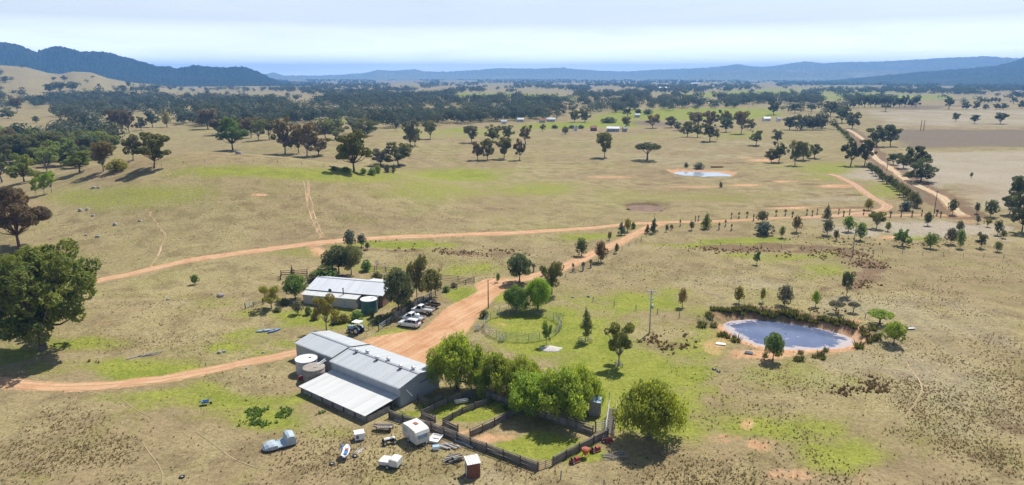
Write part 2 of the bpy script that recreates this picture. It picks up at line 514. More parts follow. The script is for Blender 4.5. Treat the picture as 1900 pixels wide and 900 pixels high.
# (u, v, half width, half height, strength) soft patches
P_DIRT = [(300,806,62,11,.75),(355,852,56,11,.65),(475,362,20,3.2,1),(590,468,32,14,.9),(560,497,60,14,.6),(1335,815,62,18,.75),(1400,832,38,20,.9),
          (1385,785,16,22,.8),(1330,855,50,14,.5),(1470,885,70,18,.8),(1600,892,18,22,.7),(1450,660,120,12,1),(1330,640,40,24,.75),(1545,656,60,10,.9),
          (1610,632,40,16,.8),(1325,600,18,24,.6),(1440,572,120,5,.6),(1580,598,60,7,.7),(915,812,62,13,.85),(1000,868,26,12,.85),(1090,815,40,10,.6),
          (780,762,40,8,.6),(860,800,34,9,.7),(700,510,60,9,.6),(1600,592,40,7,.9),(1425,297,44,4.5,1.0),(1385,292,26,2.4,.9),(1130,328,56,3,.9),
          (1270,345,70,3.6,.8),(1370,343,44,2.8,1.0),(1450,337,40,2.6,.9),(1510,333,28,2,.9),(1540,345,44,4,1.1),(1480,386,70,3.4,.95),(1560,390,50,2.5,.9),(1590,383,50,3,.6),
          (1232,386,16,2,.8),(1310,324,80,6,.2),(1640,441,22,5,1),(1770,405,50,8,.6),(1060,277,34,2.2,.6),(60,370,70,40,.55),(20,425,40,20,.5),
          (180,600,40,14,.5),(600,235,30,2,.4),(1030,340,16,1.8,.7),(930,602,28,6,.6),(1025,643,18,5,.3),(40,745,60,14,.5),(20,720,50,8,.6),(1250,412,60,5,.7),
          (860,545,22,6,.5),(1000,500,14,5,.4),(1785,408,26,8,.7),(560,425,4,3,.3),(420,620,60,8,.25),(200,790,70,8,.4),(540,800,50,12,.4),(1700,320,46,14,.45),(90,228,50,4,.5),(640,300,30,14,.25),(500,268,80,16,.3),(590,300,90,14,.4)]
P_GREEN = [(240,690,170,18,.9),(130,640,80,18,.8),(30,660,60,22,.7),(420,742,160,26,.75),(500,780,110,26,.8),(600,800,90,24,.4),(300,735,140,14,.6),(1080,640,130,42,1),(1190,690,130,36,1),
           (1000,600,110,34,.9),(935,545,30,14,.8),(862,548,36,13,.85),(742,620,70,13,.9),(1240,770,130,60,.75),(1120,720,60,40,.9),(1420,790,120,40,.7),(1540,845,120,40,.7),
           (1150,560,110,26,.75),(1290,640,90,30,.6),(1300,580,60,24,.5),(760,452,100,7,1),(1100,440,70,7,.7),(1430,476,160,10,.55),(1400,448,100,7,.8),(1520,500,60,18,.6),(820,322,130,13,.85),(480,322,200,14,.7),
           (620,330,180,10,.6),(230,360,160,24,.55),(560,470,120,10,.5),(420,560,110,20,.4),(760,350,160,16,.5),(980,345,160,14,.55),(1250,360,160,18,.35),(1520,315,80,10,.6),(1640,350,50,20,.6),(600,590,140,18,.7),(470,625,50,14,.6),(872,770,40,12,1.6),
           (1010,825,70,20,1.3),(1060,840,50,14,1.2),(835,757,44,11,1.6),(925,762,36,10,1.3),(765,768,26,7,1.4),(1600,360,40,16,.5),(1540,330,90,6,.5),(980,640,60,34,.9),(690,500,120,8,.5),(870,500,60,14,.6),(1600,620,60,10,.2),(60,880,40,20,.3),(1290,455,90,5,.9),(1330,250,80,4,.4),(870,242,60,4,.7),(300,545,60,9,.3),(430,650,70,12,.7),(1700,441,24,5,1.2),(560,640,60,10,.6),(690,640,40,12,.7),
           (1480,700,110,24,.45),(700,560,60,14,.6),(620,575,60,12,.6),(1280,700,80,24,.5)]
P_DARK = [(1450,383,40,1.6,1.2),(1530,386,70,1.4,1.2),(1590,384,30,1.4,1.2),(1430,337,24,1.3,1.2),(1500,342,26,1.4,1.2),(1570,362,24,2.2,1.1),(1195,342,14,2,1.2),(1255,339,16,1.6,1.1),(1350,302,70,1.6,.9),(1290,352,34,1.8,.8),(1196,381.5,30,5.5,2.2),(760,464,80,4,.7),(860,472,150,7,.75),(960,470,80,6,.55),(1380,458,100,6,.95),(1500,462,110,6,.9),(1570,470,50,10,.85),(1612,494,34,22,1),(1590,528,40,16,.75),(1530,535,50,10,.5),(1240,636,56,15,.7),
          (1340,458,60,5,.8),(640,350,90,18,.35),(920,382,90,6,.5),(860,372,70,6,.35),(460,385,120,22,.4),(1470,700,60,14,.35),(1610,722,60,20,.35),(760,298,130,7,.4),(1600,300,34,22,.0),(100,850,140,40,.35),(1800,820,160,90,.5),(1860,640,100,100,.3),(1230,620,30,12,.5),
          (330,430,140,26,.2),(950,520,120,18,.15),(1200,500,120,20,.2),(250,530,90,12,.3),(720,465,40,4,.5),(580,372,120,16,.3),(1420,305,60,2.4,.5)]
P_PALE = [(1750,770,280,190,.45),(1700,600,260,110,.42),(150,840,220,80,.4),(900,890,200,40,.45),(1450,700,140,30,.4),(1250,520,220,40,.4),(330,560,160,40,.35),(700,400,300,30,.3),(1700,425,180,16,.85),(1540,410,160,12,.5),(1750,318,190,26,.8),(1500,370,130,9,.5),(1420,350,130,8,.35),(1300,300,200,14,.4),(1780,210,170,12,.6),(1000,268,200,10,.3),(1700,560,200,60,.35),(120,800,140,40,.3),(1250,270,200,12,.35),(1660,640,90,60,.3),(1330,276,260,10,.4),(1500,285,70,8,.3)]
P_GREYF = [(1800,254,190,17,1.1),(1900,256,90,15,1.0),(1640,300,26,24,.4),(1600,262,26,14,.7),(1630,298,22,20,.7),(1700,355,50,26,.7),(1720,198,60,3.5,.8),(1220,230,50,7,.7),(1130,228,30,8,.4),(1800,185,120,3,.6),(1690,200,50,3,.8)]
# paddocks: polygon, channel, strength
PADDOCKS = [([(1590,206),(2150,206),(2150,239),(1640,236)],'pale',.6),([(1665,282),(2150,280),(2150,430),(1800,388),(1740,345),(1700,310)],'pale',.68),([(1645,241),(2150,241),(2150,276),(1670,276)],'grey',.8),([(1040,262),(1540,262),(1540,300),(1040,300)],'pale',.4),
            ([(1185,220),(1210,212),(1320,203),(1420,204),(1445,216),(1380,222),(1240,222)], 'green', 1.2),([(990,237),(1180,234),(1170,222),(1020,226),(960,232)], 'green', 1.2),
            ([(1175,205),(1330,203),(1230,216),(1130,222),(1100,216)], 'green', 1.1),([(700,262),(860,262),(1000,250),(980,240),(720,238)], 'green', .35),
            ([(1450,182),(1600,174),(1760,176),(1760,184),(1560,186)], 'green', 1.3),([(1240,176),(1380,168),(1480,170),(1480,178),(1330,182)], 'green', 1.1),
            ([(840,172),(1010,174),(1090,184),(1020,188),(860,182)], 'green', 1.0),([(590,222),(700,220),(690,227),(600,228)], 'green', .8),([(1500,172),(1560,168),(1700,170),(1560,176)],'green',.6),
            ([(1150,250),(1240,240),(1220,262),(1140,268)], 'green', .4),([(1320,250),(1400,244),(1400,258),(1320,262)], 'green', .5),([(1400,166),(1600,160),(1620,164),(1420,170)],'green',.5)]
def cover_at(x, y, z):
    u, v = survey(x, y, z)
    ok = (y > 20)
    ch = {k: np.zeros(x.shape) for k in ('green', 'dirt', 'dark', 'pale', 'grey')}
    wa = (fbm(x, y, 10, 71, 3) - .5) * 2, (fbm(x, y, 10, 72, 3) - .5) * 2
    wb = (fbm(x, y, 46, 73, 3) - .5) * 2, (fbm(x, y, 46, 74, 3) - .5) * 2
    for k, L in (('green', P_GREEN), ('dirt', P_DIRT), ('dark', P_DARK), ('pale', P_PALE), ('grey', P_GREYF)):
        for (a, b, w, h, s) in L:
            m = (np.abs(u - a) < 3 * w) & (np.abs(v - b) < 3 * h) & ok
            if not m.any(): continue
            wn = wb if b < 400 else wa
            q = np.full(x.shape, 9.0)
            q[m] = ((u[m] - a) / w + wn[0][m] * .9) ** 2 + ((v[m] - b) / h + wn[1][m] * .9) ** 2
            m = q < 4
            if m.any():
                ch[k][m] = np.maximum(ch[k][m], s * np.exp(-q[m] ** 1.4 * 0.9))
    for poly, k, s in PADDOCKS:
        p = np.array([flat(a, b) for a, b in poly])
        m = near_pts(x, y, p, 90)
        if m.any():
            d = sdist(x[m], y[m], p)
            ch[k][m] = np.maximum(ch[k][m], s * (1 - sstep(-22, 26, d)))
    m = near_pts(x, y, W_YARD, 6)
    if m.any():
        ch['dirt'][m] = np.maximum(ch['dirt'][m], 1.25 * (1 - sstep(-0.6, 2.2, sdist(x[m], y[m], W_YARD))))
    for name, hw, line in W_TRACKS:
        m = near_pts(x, y, line, hw * 3 + 4)
        if m.any():
            d = pdist(x[m], y[m], line)
            ch['dirt'][m] = np.maximum(ch['dirt'][m], 1.15 * (1 - sstep(hw * 0.55, hw * 1.7 + 0.2, d))) * (1.0 if hw > 0.15 else 0.7)
    for name, hw, line in W_TRACKS:
        if name == 'country_road':
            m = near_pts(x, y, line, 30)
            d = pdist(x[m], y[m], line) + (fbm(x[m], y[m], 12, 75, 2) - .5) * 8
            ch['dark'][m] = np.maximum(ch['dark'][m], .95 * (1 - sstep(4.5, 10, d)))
    for poly, r in ((W_POND, 3.2), (W_DAM, 2.4)):
        m = near_pts(x, y, poly, 20)
        if m.any():
            d = sdist(x[m], y[m], poly)
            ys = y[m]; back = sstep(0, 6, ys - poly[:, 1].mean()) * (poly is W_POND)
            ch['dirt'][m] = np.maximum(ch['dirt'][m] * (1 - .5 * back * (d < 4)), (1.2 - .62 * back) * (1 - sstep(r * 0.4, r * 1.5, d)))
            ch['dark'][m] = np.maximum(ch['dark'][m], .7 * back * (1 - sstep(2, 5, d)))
    return ch
W_YARD = poly_world(YARD_DIRT, 0)
W_TRACKS = []
for nm, hw, pts in TRACKS:
    W_TRACKS.append((nm, hw, np.array([[*G(u, v).xy] for u, v in pts])))

def ground_material(name):
    m, t, b = new_mat(name)
    geo = t.nodes.new('ShaderNodeNewGeometry'); P = geo.outputs['Position']
    at1 = t.nodes.new('ShaderNodeAttribute'); at1.attribute_name = 'cover_a'
    at2 = t.nodes.new('ShaderNodeAttribute'); at2.attribute_name = 'cover_b'
    s1 = t.nodes.new('ShaderNodeSeparateColor'); t.links.new(at1.outputs['Color'], s1.inputs[0])
    s2 = t.nodes.new('ShaderNodeSeparateColor'); t.links.new(at2.outputs['Color'], s2.inputs[0])
    green, dirt, dark = s1.outputs[0], s1.outputs[1], s1.outputs[2]
    pale, grey = s2.outputs[0], s2.outputs[1]
    nh = noise(t, P, 0.006, 3.0)
    nL = noise(t, P, 0.022, 5.0, 0.6, 0.6)
    nM = noise(t, P, 0.16, 5.0, 0.62, 0.4)
    nS = noise(t, P, 0.95, 4.0, 0.65)
    nT = noise(t, P, 3.4, 3.0, 0.7)
    # dry grass: straw to olive to grey-brown
    c = mix(t, rng_map(t, nL, 0.33, 0.68), (0.27, 0.205, 0.115), (0.325, 0.275, 0.14))
    c = mix(t, rng_map(t, nM, 0.42, 0.66, 0, 0.8), c, (0.19, 0.145, 0.08))
    nG2 = noise(t, P, 0.055, 5.0, 0.62, 0.8)
    c = mix(t, rng_map(t, nG2, 0.5, 0.64, 0, 0.36), c, (0.205, 0.20, 0.06))
    c = mix(t, rng_map(t, nh, 0.4, 0.65, 0, 0.22), c, (0.245, 0.235, 0.085))
    # green pick
    def mask(x, n, k, a, bb):
        return rng_map(t, mth(t, 'ADD', x, mth(t, 'MULTIPLY', mth(t, 'SUBTRACT', n, 0.5), k)), a, bb)
    gcol = mix(t, rng_map(t, nM, 0.35, 0.65), (0.170, 0.210, 0.022), (0.255, 0.275, 0.046))
    nGr = mix(t, 0.5, nM, nS)
    c = mix(t, mth(t, 'MULTIPLY', mask(green, nGr, 1.3, 0.12, 0.75), 0.9), c, gcol)
    c = mix(t, mth(t, 'MULTIPLY', mask(pale, nL, 0.9, 0.3, 0.85), 0.8), c, (0.37, 0.325, 0.265))
    c = mix(t, mth(t, 'MULTIPLY', mask(grey, nL, 0.5, 0.35, 0.7), 0.85), c, (0.165, 0.13, 0.10))
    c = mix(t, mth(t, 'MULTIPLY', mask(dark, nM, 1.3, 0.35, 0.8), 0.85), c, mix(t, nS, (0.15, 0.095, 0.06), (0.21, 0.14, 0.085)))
    # tufts and thatch
    c = mix(t, rng_map(t, nL, 0.35, 0.62, 0.35, 1.0), c, mix(t, rng_map(t, nT, 0.3, 0.7), (0.66, 0.65, 0.62), (1.22, 1.22, 1.2)), 'MULTIPLY')
    nU = noise(t, P, 1.5, 5.0, 0.75, 0.3)
    c = mix(t, 1.0, c, mix(t, rng_map(t, nU, 0.34, 0.66), (0.80, 0.78, 0.76), (1.14, 1.14, 1.13)), 'MULTIPLY')
    c = mix(t, rng_map(t, nS, 0.56, 0.72, 0, 0.35), c, (0.155, 0.12, 0.075))
    # bare earth
    dcol = mix(t, rng_map(t, nM, 0.3, 0.7), (0.40, 0.205, 0.10), (0.51, 0.30, 0.165))
    dcol = mix(t, rng_map(t, nS, 0.45, 0.75, 0, 0.3), dcol, (0.57, 0.40, 0.26))
    mpd = t.nodes.new('ShaderNodeMapping'); mpd.vector_type = 'TEXTURE'; mpd.inputs['Rotation'].default_value = (0, 0, math.radians(60)); mpd.inputs['Scale'].default_value = (18.0, 1.0, 1.0)
    t.links.new(P, mpd.inputs['Vector'])
    nW = noise(t, mpd.outputs[0], 1.5, 4, 0.6, 0.25)
    dcol = mix(t, rng_map(t, nW, 0.48, 0.62, 0, 0.4), dcol, (0.60, 0.42, 0.27))
    dcol = mix(t, rng_map(t, nW, 0.30, 0.42, 0.4, 0), dcol, (0.31, 0.17, 0.09))
    c = mix(t, mask(dirt, nGr, 1.7, 0.45, 1.05), c, dcol)
    t.links.new(c, b.inputs['Base Color'])
    b.inputs['Roughness'].default_value = 1.0
    b.inputs['Specular IOR Level'].default_value = 0.08
    hgt_ = mth(t, 'ADD', mth(t, 'MULTIPLY', nS, 0.7), mth(t, 'MULTIPLY', nT, 0.3))
    bump(t, b, hgt_, 0.55, 0.5)
    return m
M['ground'] = ground_material('ground')

def grid_mesh(name, X, Y, Z, smooth=True, close=False):
    nr, nc = X.shape
    co = np.stack([X, Y, Z], -1).reshape(-1, 3)
    idx = np.arange(nr * nc).reshape(nr, nc)
    if close:
        q = np.stack([idx[:-1], np.roll(idx, -1, 1)[:-1], np.roll(idx, -1, 1)[1:], idx[1:]], -1).reshape(-1, 4)
    else:
        q = np.stack([idx[:-1, :-1], idx[:-1, 1:], idx[1:, 1:], idx[1:, :-1]], -1).reshape(-1, 4)
    return raw_mesh(name, co, q, smooth)
def raw_mesh(name, co, faces, smooth=False):
    me = bpy.data.meshes.new(name)
    co = np.ascontiguousarray(co, np.float32); faces = np.ascontiguousarray(faces, np.int32)
    k = faces.shape[1]
    me.vertices.add(len(co)); me.vertices.foreach_set('co', co.ravel())
    me.loops.add(faces.size); me.loops.foreach_set('vertex_index', faces.ravel())
    me.polygons.add(len(faces))
    me.polygons.foreach_set('loop_start', np.arange(0, faces.size, k, dtype=np.int32))
    me.polygons.foreach_set('use_smooth', np.full(len(faces), smooth, bool))
    me.update(calc_edges=True)
    me.validate()
    return me
def set_color(me, name, arr, domain='POINT'):
    a = me.attributes.new(name, 'FLOAT_COLOR', domain)
    a.data.foreach_set('color', np.ascontiguousarray(arr, np.float32).ravel())
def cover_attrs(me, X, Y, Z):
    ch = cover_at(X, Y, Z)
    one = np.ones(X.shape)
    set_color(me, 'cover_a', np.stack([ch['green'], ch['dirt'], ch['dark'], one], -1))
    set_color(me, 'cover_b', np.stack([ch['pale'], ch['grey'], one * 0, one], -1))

# the ground: one sheet round the camera out to the horizon
ang = np.concatenate([np.linspace(-47, 47, 470), np.linspace(50, 310, 66)]) * math.pi / 180
rad = np.concatenate([[2.0, 12, 25], np.geomspace(38, 330, 400), np.geomspace(333, 2200, 170), np.geomspace(2230, 14500, 80)])
A_, R_ = np.meshgrid(ang, rad)
GX, GY = np.sin(A_) * R_, np.cos(A_) * R_
GZ = hgt(GX.ravel(), GY.ravel()).reshape(GX.shape)
gm = grid_mesh('ground', GX, GY, GZ, True, True)
cover_attrs(gm, GX.ravel(), GY.ravel(), GZ.ravel())
ground = link_mesh('ground', gm, M['ground'])
tag(ground, 'dry tan and green pasture stretching across the valley', kind='structure')

# worn tracks as thin sheets of earth with ragged edges
def earth_material(name, a, b_, c_):
    m, t, b = new_mat(name)
    geo = t.nodes.new('ShaderNodeNewGeometry'); P = geo.outputs['Position']
    nM = noise(t, P, 0.35, 5, 0.6, 0.5); nS = noise(t, P, 2.2, 4, 0.65)
    c = mix(t, rng_map(t, nM, 0.3, 0.7), a, b_)
    c = mix(t, rng_map(t, nS, 0.5, 0.75, 0, 0.5), c, c_)
    av = t.nodes.new('ShaderNodeAttribute'); av.attribute_name = 'verge'
    gk = rng_map(t, mth(t, 'ADD', av.outputs['Fac'], mth(t, 'MULTIPLY', mth(t, 'SUBTRACT', mix(t, 0.5, nM, nS), 0.5), 2.4)), 0.45, 1.0)
    c = mix(t, mth(t, 'MULTIPLY', gk, 0.85), c, mix(t, nS, (0.20, 0.165, 0.085), (0.30, 0.26, 0.14)))
    t.links.new(c, b.inputs['Base Color']); b.inputs['Roughness'].default_value = 1.0
    b.inputs['Specular IOR Level'].default_value = 0.1
    bump(t, b, nS, 0.3, 0.15)
    return m
M['earth'] = earth_material('earth', (0.43, 0.235, 0.125), (0.53, 0.33, 0.195), (0.58, 0.41, 0.27))
M['earth_pale'] = earth_material('earth_pale', (0.46, 0.34, 0.21), (0.53, 0.41, 0.27), (0.38, 0.27, 0.16))
M['earth_red'] = earth_material('earth_red', (0.42, 0.24, 0.15), (0.50, 0.32, 0.21), (0.56, 0.42, 0.31))
M['mud'] = earth_material('mud', (0.17, 0.115, 0.085), (0.23, 0.155, 0.115), (0.28, 0.20, 0.15))
def resample(line, step):
    seg = np.hypot(*np.diff(line, axis=0).T); s = np.concatenate([[0], np.cumsum(seg)])
    n = max(6, int(s[-1] / step))
    q = np.linspace(0, s[-1], n)
    # Catmull-like smoothing by cubic interpolation on arc length
    x = np.interp(q, s, line[:, 0]); y = np.interp(q, s, line[:, 1])
    k = max(1, int(n / len(line) / 2))
    ker = np.ones(2 * k + 1) / (2 * k + 1)
    xp = np.pad(x, k, mode='reflect', reflect_type='odd'); yp = np.pad(y, k, mode='reflect', reflect_type='odd')
    return np.convolve(xp, ker, 'valid'), np.convolve(yp, ker, 'valid')
TRACK_LABEL = {'dirt_drive': 'sandy driveway running from the yard to the road', 'dirt_track': 'long dirt track crossing behind the house',
               'farm_track': 'dirt track curving in from the left to the shed', 'wheel_rut': 'pale wheel rut climbing the grassy hill',
               'stock_path': 'narrow pale stock path worn in the grass', 'country_road': 'pale dirt road beside the hedge row', 'red_track': 'reddish track looping down to the drive'}
for i, (nm, hw, line) in enumerate(W_TRACKS):
    far = np.hypot(line[:, 0], line[:, 1]).max()
    x, y = resample(line, 0.6 if far < 350 else 1.5)
    tx, ty = np.gradient(x), np.gradient(y); L = np.hypot(tx, ty); nx, ny = -ty / L, tx / L
    s = np.cumsum(L)
    wv = hw * (0.62 + 0.5 * vnoise(s, s * 0 + i * 7.3, 5.0, 31) + 0.35 * (vnoise(s, s * 0 + i * 3.1, 1.2, 5) - 0.5))
    wv2 = hw * (0.62 + 0.5 * vnoise(s, s * 0 + i * 9.7, 5.0, 37) + 0.35 * (vnoise(s, s * 0 + i * 5.1, 1.2, 8) - 0.5))
    cols = np.linspace(-1, 1, 7 if hw > 1 else 3)
    X = np.stack([x + nx * (c * np.where(c < 0, wv, wv2)) for c in cols], 1)
    Y = np.stack([y + ny * (c * np.where(c < 0, wv, wv2)) for c in cols], 1)
    Z = hgt(X.ravel(), Y.ravel()).reshape(X.shape)
    dist = np.hypot(X, Y)
    Z = Z + (0.045 + np.maximum(0, dist - 120) * 0.00035)
    if hw > 1:       # wheel ruts pressed into the wider tracks
        prof = np.interp(np.abs(cols), [0, .3, .55, .8, 1], [0.03, 0.01, -0.035, 0.0, -0.03])
        Z = Z + prof[None, :]
    me = grid_mesh(nm, X[:, ::-1], Y[:, ::-1], Z[:, ::-1], True)
    cen = np.tile(np.clip(1 - np.abs(cols) / .34, 0, 1), (len(x), 1)) * (hw > 1)
    edg = np.tile(np.clip((np.abs(cols) - .7) / .3, 0, 1), (len(x), 1))
    at = me.attributes.new('verge', 'FLOAT', 'POINT'); at.data.foreach_set('value', (np.maximum(cen * .75, edg) + (.42 * sstep(.55, .75, s / s[-1])[:, None] if nm == 'dirt_track' else .12) if hw > 1 else np.clip(edg * .5 + .95 * vnoise(s, s * 0 + i, 4.0, 91)[:, None] + .8 * (1 - np.minimum(1, np.minimum(np.arange(len(x)), np.arange(len(x))[::-1]) / 8.0))[:, None], 0, 1.4)).ravel().astype(np.float32))
    mt = M['earth_pale'] if nm in ('wheel_rut', 'stock_path', 'country_road') else (M['earth_red'] if nm == 'red_track' else M['earth'])
    tag(link_mesh(nm, me, mt), TRACK_LABEL[nm], kind='structure')

# ---------------------------------------------------------------- water
def water_material(name, scum, w0=(0.085, 0.11, 0.19), w1=(0.125, 0.15, 0.235)):
    m, t, b = new_mat(name)
    geo = t.nodes.new('ShaderNodeNewGeometry'); P = geo.outputs['Position']
    at = t.nodes.new('ShaderNodeAttribute'); at.attribute_name = 'shore'
    n1 = noise(t, P, 0.28, 6, 0.65, 1.2); n2 = noise(t, P, 1.6, 5, 0.7, 0.8); n3 = noise(t, P, 0.10, 3)
    k = mth(t, 'ADD', mth(t, 'MULTIPLY', n1, 0.7), mth(t, 'MULTIPLY', n2, 0.3))
    edge = mth(t, 'ADD', k, mth(t, 'MULTIPLY', at.outputs['Fac'], 0.42))
    f1 = rng_map(t, edge, 0.555, 0.70)
    c = mix(t, rng_map(t, n3, 0.35, 0.65), w0, w1)
    c = mix(t, mth(t, 'MULTIPLY', f1, scum), c, mix(t, n2, (0.22, 0.17, 0.165), (0.56, 0.49, 0.46)))
    t.links.new(c, b.inputs['Base Color'])
    r = mix(t, mth(t, 'MULTIPLY', f1, scum), (0.06, 0.06, 0.06), (0.85, 0.85, 0.85))
    t.links.new(r, b.inputs['Roughness'])
    bump(t, b, n2, 0.08, 0.05)
    return m
M['water'] = water_material('pond_water', 0.9)
M['water_dam'] = water_material('dam_water', 0.0, (0.34, 0.40, 0.46), (0.42, 0.47, 0.52))  # pale base colours carry the sky's reflection on the dam
def water(name, poly, z, mat, label, grow):
    c = poly.mean(0); rings = []
    n = 64
    per = np.concatenate([poly, poly[:1]]); s = np.concatenate([[0], np.cumsum(np.hypot(*np.diff(per, axis=0).T))])
    q = np.linspace(0, s[-1], n, endpoint=False)
    ex, ey = np.interp(q, s, per[:, 0]), np.interp(q, s, per[:, 1])
    ks = [0.02, .15, .3, .45, .6, .72, .82, .9, .96, 1.0, 1.0 + grow]
    X = np.stack([c[0] + (ex - c[0]) * k for k in ks]); Y = np.stack([c[1] + (ey - c[1]) * k for k in ks])
    me = grid_mesh(name, X[::-1], Y[::-1], np.full(X.shape, z), True, True)
    d = np.array([[min(1, max(0, (k - 0.55) / 0.45)) ** 4.0] * n for k in ks[::-1]]).ravel()
    a = me.attributes.new('shore', 'FLOAT', 'POINT'); a.data.foreach_set('value', d.astype(np.float32))
    return tag(link_mesh(name, me, mat), label, kind='structure')
water('pond_water', W_POND, POND_Z, M['water'], 'blue farm pond with scummy pink and white patches', 0.07)
water('dam_water', W_DAM, DAM_Z, M['water_dam'], 'pale blue water of the small dam across the paddock', 0.10)

water('dry_dam_bed', W_DRY, -1.25, M['mud'], 'dark brown bed of the empty dam in the middle paddock', 0.02)
# ---------------------------------------------------------------- ranges on the skyline
def forest_hill_material(name, a, b_, bare, bare_amt, scale):
    m, t, b = new_mat(name)
    geo = t.nodes.new('ShaderNodeNewGeometry'); P = geo.outputs['Position']
    n1 = noise(t, P, 0.06 * scale, 4, 0.7); n2 = noise(t, P, 0.004 * scale, 5, 0.6, 0.5)
    c = mix(t, rng_map(t, n1, 0.35, 0.65), a, b_)
    c = mix(t, rng_map(t, n2, 0.55, 0.68, 0, bare_amt), c, bare)
    t.links.new(c, b.inputs['Base Color']); b.inputs['Roughness'].default_value = 1.0
    b.inputs['Specular IOR Level'].default_value = 0.0
    return m
def range_mesh(name, dist, sig_f, sig_b, prof, ncol, nrow, gully, lump, mat, label, seed):
    prof = np.array(prof, float)
    u = np.linspace(prof[0, 0], prof[-1, 0], ncol)
    v = np.interp(u, prof[:, 0], prof[:, 1])
    A = np.maximum(-5, CAM_H + dist * (140 - v) / F)
    tq = np.concatenate([np.linspace(-2.0, 0, nrow), np.linspace(0, 2.0, nrow // 2)[1:]])
    U, Tq = np.meshgrid(u, tq); AA = np.tile(A, (len(tq), 1))
    th = np.arctan((U - 950) / F / CP)
    r = dist + np.where(Tq < 0, Tq * sig_f, Tq * sig_b)
    X, Y = np.sin(th) * r / np.cos(th * 0), np.cos(th) * r
    # keep the crest at the surveyed bearing
    bell = np.exp(-Tq ** 2 * 1.1)
    g = (1 - np.abs(2 * fbm(X, Y, gully, seed, 4) - 1))
    edge = bell * (1 - bell) * 4
    Z = AA * bell * (1 - 0.55 * edge * g) + lump * (vnoise(X, Y, lump * 1.6, seed + 5) * 0.6 + rng.random(X.shape) * 0.6 - 0.3) * sstep(0.03, 0.3, bell) - 6 * (1 - sstep(0, 0.12, bell))
    me = grid_mesh(name, X, Y, Z, False)
    return tag(link_mesh(name, me, mat), label, kind='structure')
R_LEFT = [(-900,130),(-620,112),(-400,90),(-200,85),(-80,86),(0,89),(20,93),(35,97),(60,95),(80,95),(100,99),(125,107),(150,100),(165,98.5),(200,105),(240,106),(260,109),(300,119),(335,128),(350,127),(365,130),(400,125),(440,129),(480,127),(500,133),(530,146),(560,158),(600,172)]
R_FAR = [(300,150),(440,146),(505,141),(520,138),(533,136),(550,141),(600,141),(640,140),(690,137),(715,131),(740,133),(780,130),(800,134),(840,134),(890,131),(930,128),(1000,129),(1010,128),(1040,127),(1060,130),(1110,133),(1150,134),(1200,131),(1260,129),(1300,127),(1345,122),(1370,126),(1400,126),(1430,122),(1460,118),(1490,121),(1520,120),(1600,119),(1700,115),(1770,113),(1840,117),(1900,118),(2100,122),(2500,130),(2900,140)]
R_MID = [(1180,150),(1260,141),(1320,134),(1380,131),(1420,133),(1480,129),(1560,131),(1640,135),(1700,140),(1800,146)]
R_RIGHT = [(1420,160),(1520,148),(1600,141),(1660,136),(1720,132),(1760,130),(1800,126),(1830,120),(1860,108),(1885,98),(1900,95),(1960,91),(2050,92),(2180,97),(2400,110),(2700,140),(2900,160)]
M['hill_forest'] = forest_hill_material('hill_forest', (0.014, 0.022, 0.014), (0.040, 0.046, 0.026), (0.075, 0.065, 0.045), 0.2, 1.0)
M['hill_mid'] = forest_hill_material('hill_mid', (0.035, 0.05, 0.04), (0.085, 0.10, 0.075), (0.15, 0.14, 0.11), 0.4, 0.8)  # base colours lightened to stand in for more haze on the mountain
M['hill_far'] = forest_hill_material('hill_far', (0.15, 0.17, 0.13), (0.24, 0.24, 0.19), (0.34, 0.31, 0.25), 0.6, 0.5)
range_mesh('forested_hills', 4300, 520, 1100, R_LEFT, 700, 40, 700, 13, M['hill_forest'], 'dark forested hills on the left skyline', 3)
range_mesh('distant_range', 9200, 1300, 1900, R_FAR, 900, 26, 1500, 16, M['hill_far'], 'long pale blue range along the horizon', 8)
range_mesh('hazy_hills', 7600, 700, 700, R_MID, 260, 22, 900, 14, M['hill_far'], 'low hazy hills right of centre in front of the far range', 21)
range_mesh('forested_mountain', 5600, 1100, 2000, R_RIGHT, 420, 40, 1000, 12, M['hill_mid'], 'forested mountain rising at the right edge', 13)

# ---------------------------------------------------------------- air between here and the ranges
hz, ht, hb = new_mat('haze')
ht.nodes.remove(hb)
pv = ht.nodes.new('ShaderNodeVolumePrincipled')
pv.inputs['Color'].default_value = (0.19, 0.47, 1.0, 1)
pv.inputs['Density'].default_value = 0.000135
pv.inputs['Anisotropy'].default_value = 0.0
ht.links.new(pv.outputs[0], ht.nodes['Material Output'].inputs['Volume'])
hm = MB().box((0, 0, 340), (29400, 29400, 700)); hm.v = [(x, y, (-11.0 if z < 0 else 262.0)) for x, y, z in hm.v]
haze = hm.build('haze', hz)
tag(haze, 'thin blue haze filling the valley air', kind='stuff')
# ---------------------------------------------------------------- foliage
_ONES = ['first', 'second', 'third', 'fourth', 'fifth', 'sixth', 'seventh', 'eighth', 'ninth', 'tenth', 'eleventh', 'twelfth', 'thirteenth', 'fourteenth', 'fifteenth', 'sixteenth', 'seventeenth', 'eighteenth', 'nineteenth']
_TENS = {2: 'twent', 3: 'thirt', 4: 'fort', 5: 'fift', 6: 'sixt', 7: 'sevent', 8: 'eight', 9: 'ninet'}
def nth(i):                      # 1 -> first
    if i < 20: return _ONES[i - 1]
    t_, o = divmod(i, 10)
    return _TENS[t_] + ('ieth' if o == 0 else 'y-' + _ONES[o - 1]) if t_ in _TENS else 'next'
def number_row(objs):
    """look-alikes: tell them apart by their order from the left"""
    by = {}
    for o, u_ in objs: by.setdefault(o['label'], []).append((u_, o))
    for lb, L_ in by.items():
        if len(L_) < 2: continue
        L_.sort(key=lambda e_: e_[0])
        for i, (u_, o) in enumerate(L_): o['label'] = lb + ', ' + nth(i + 1) + ' from the left'
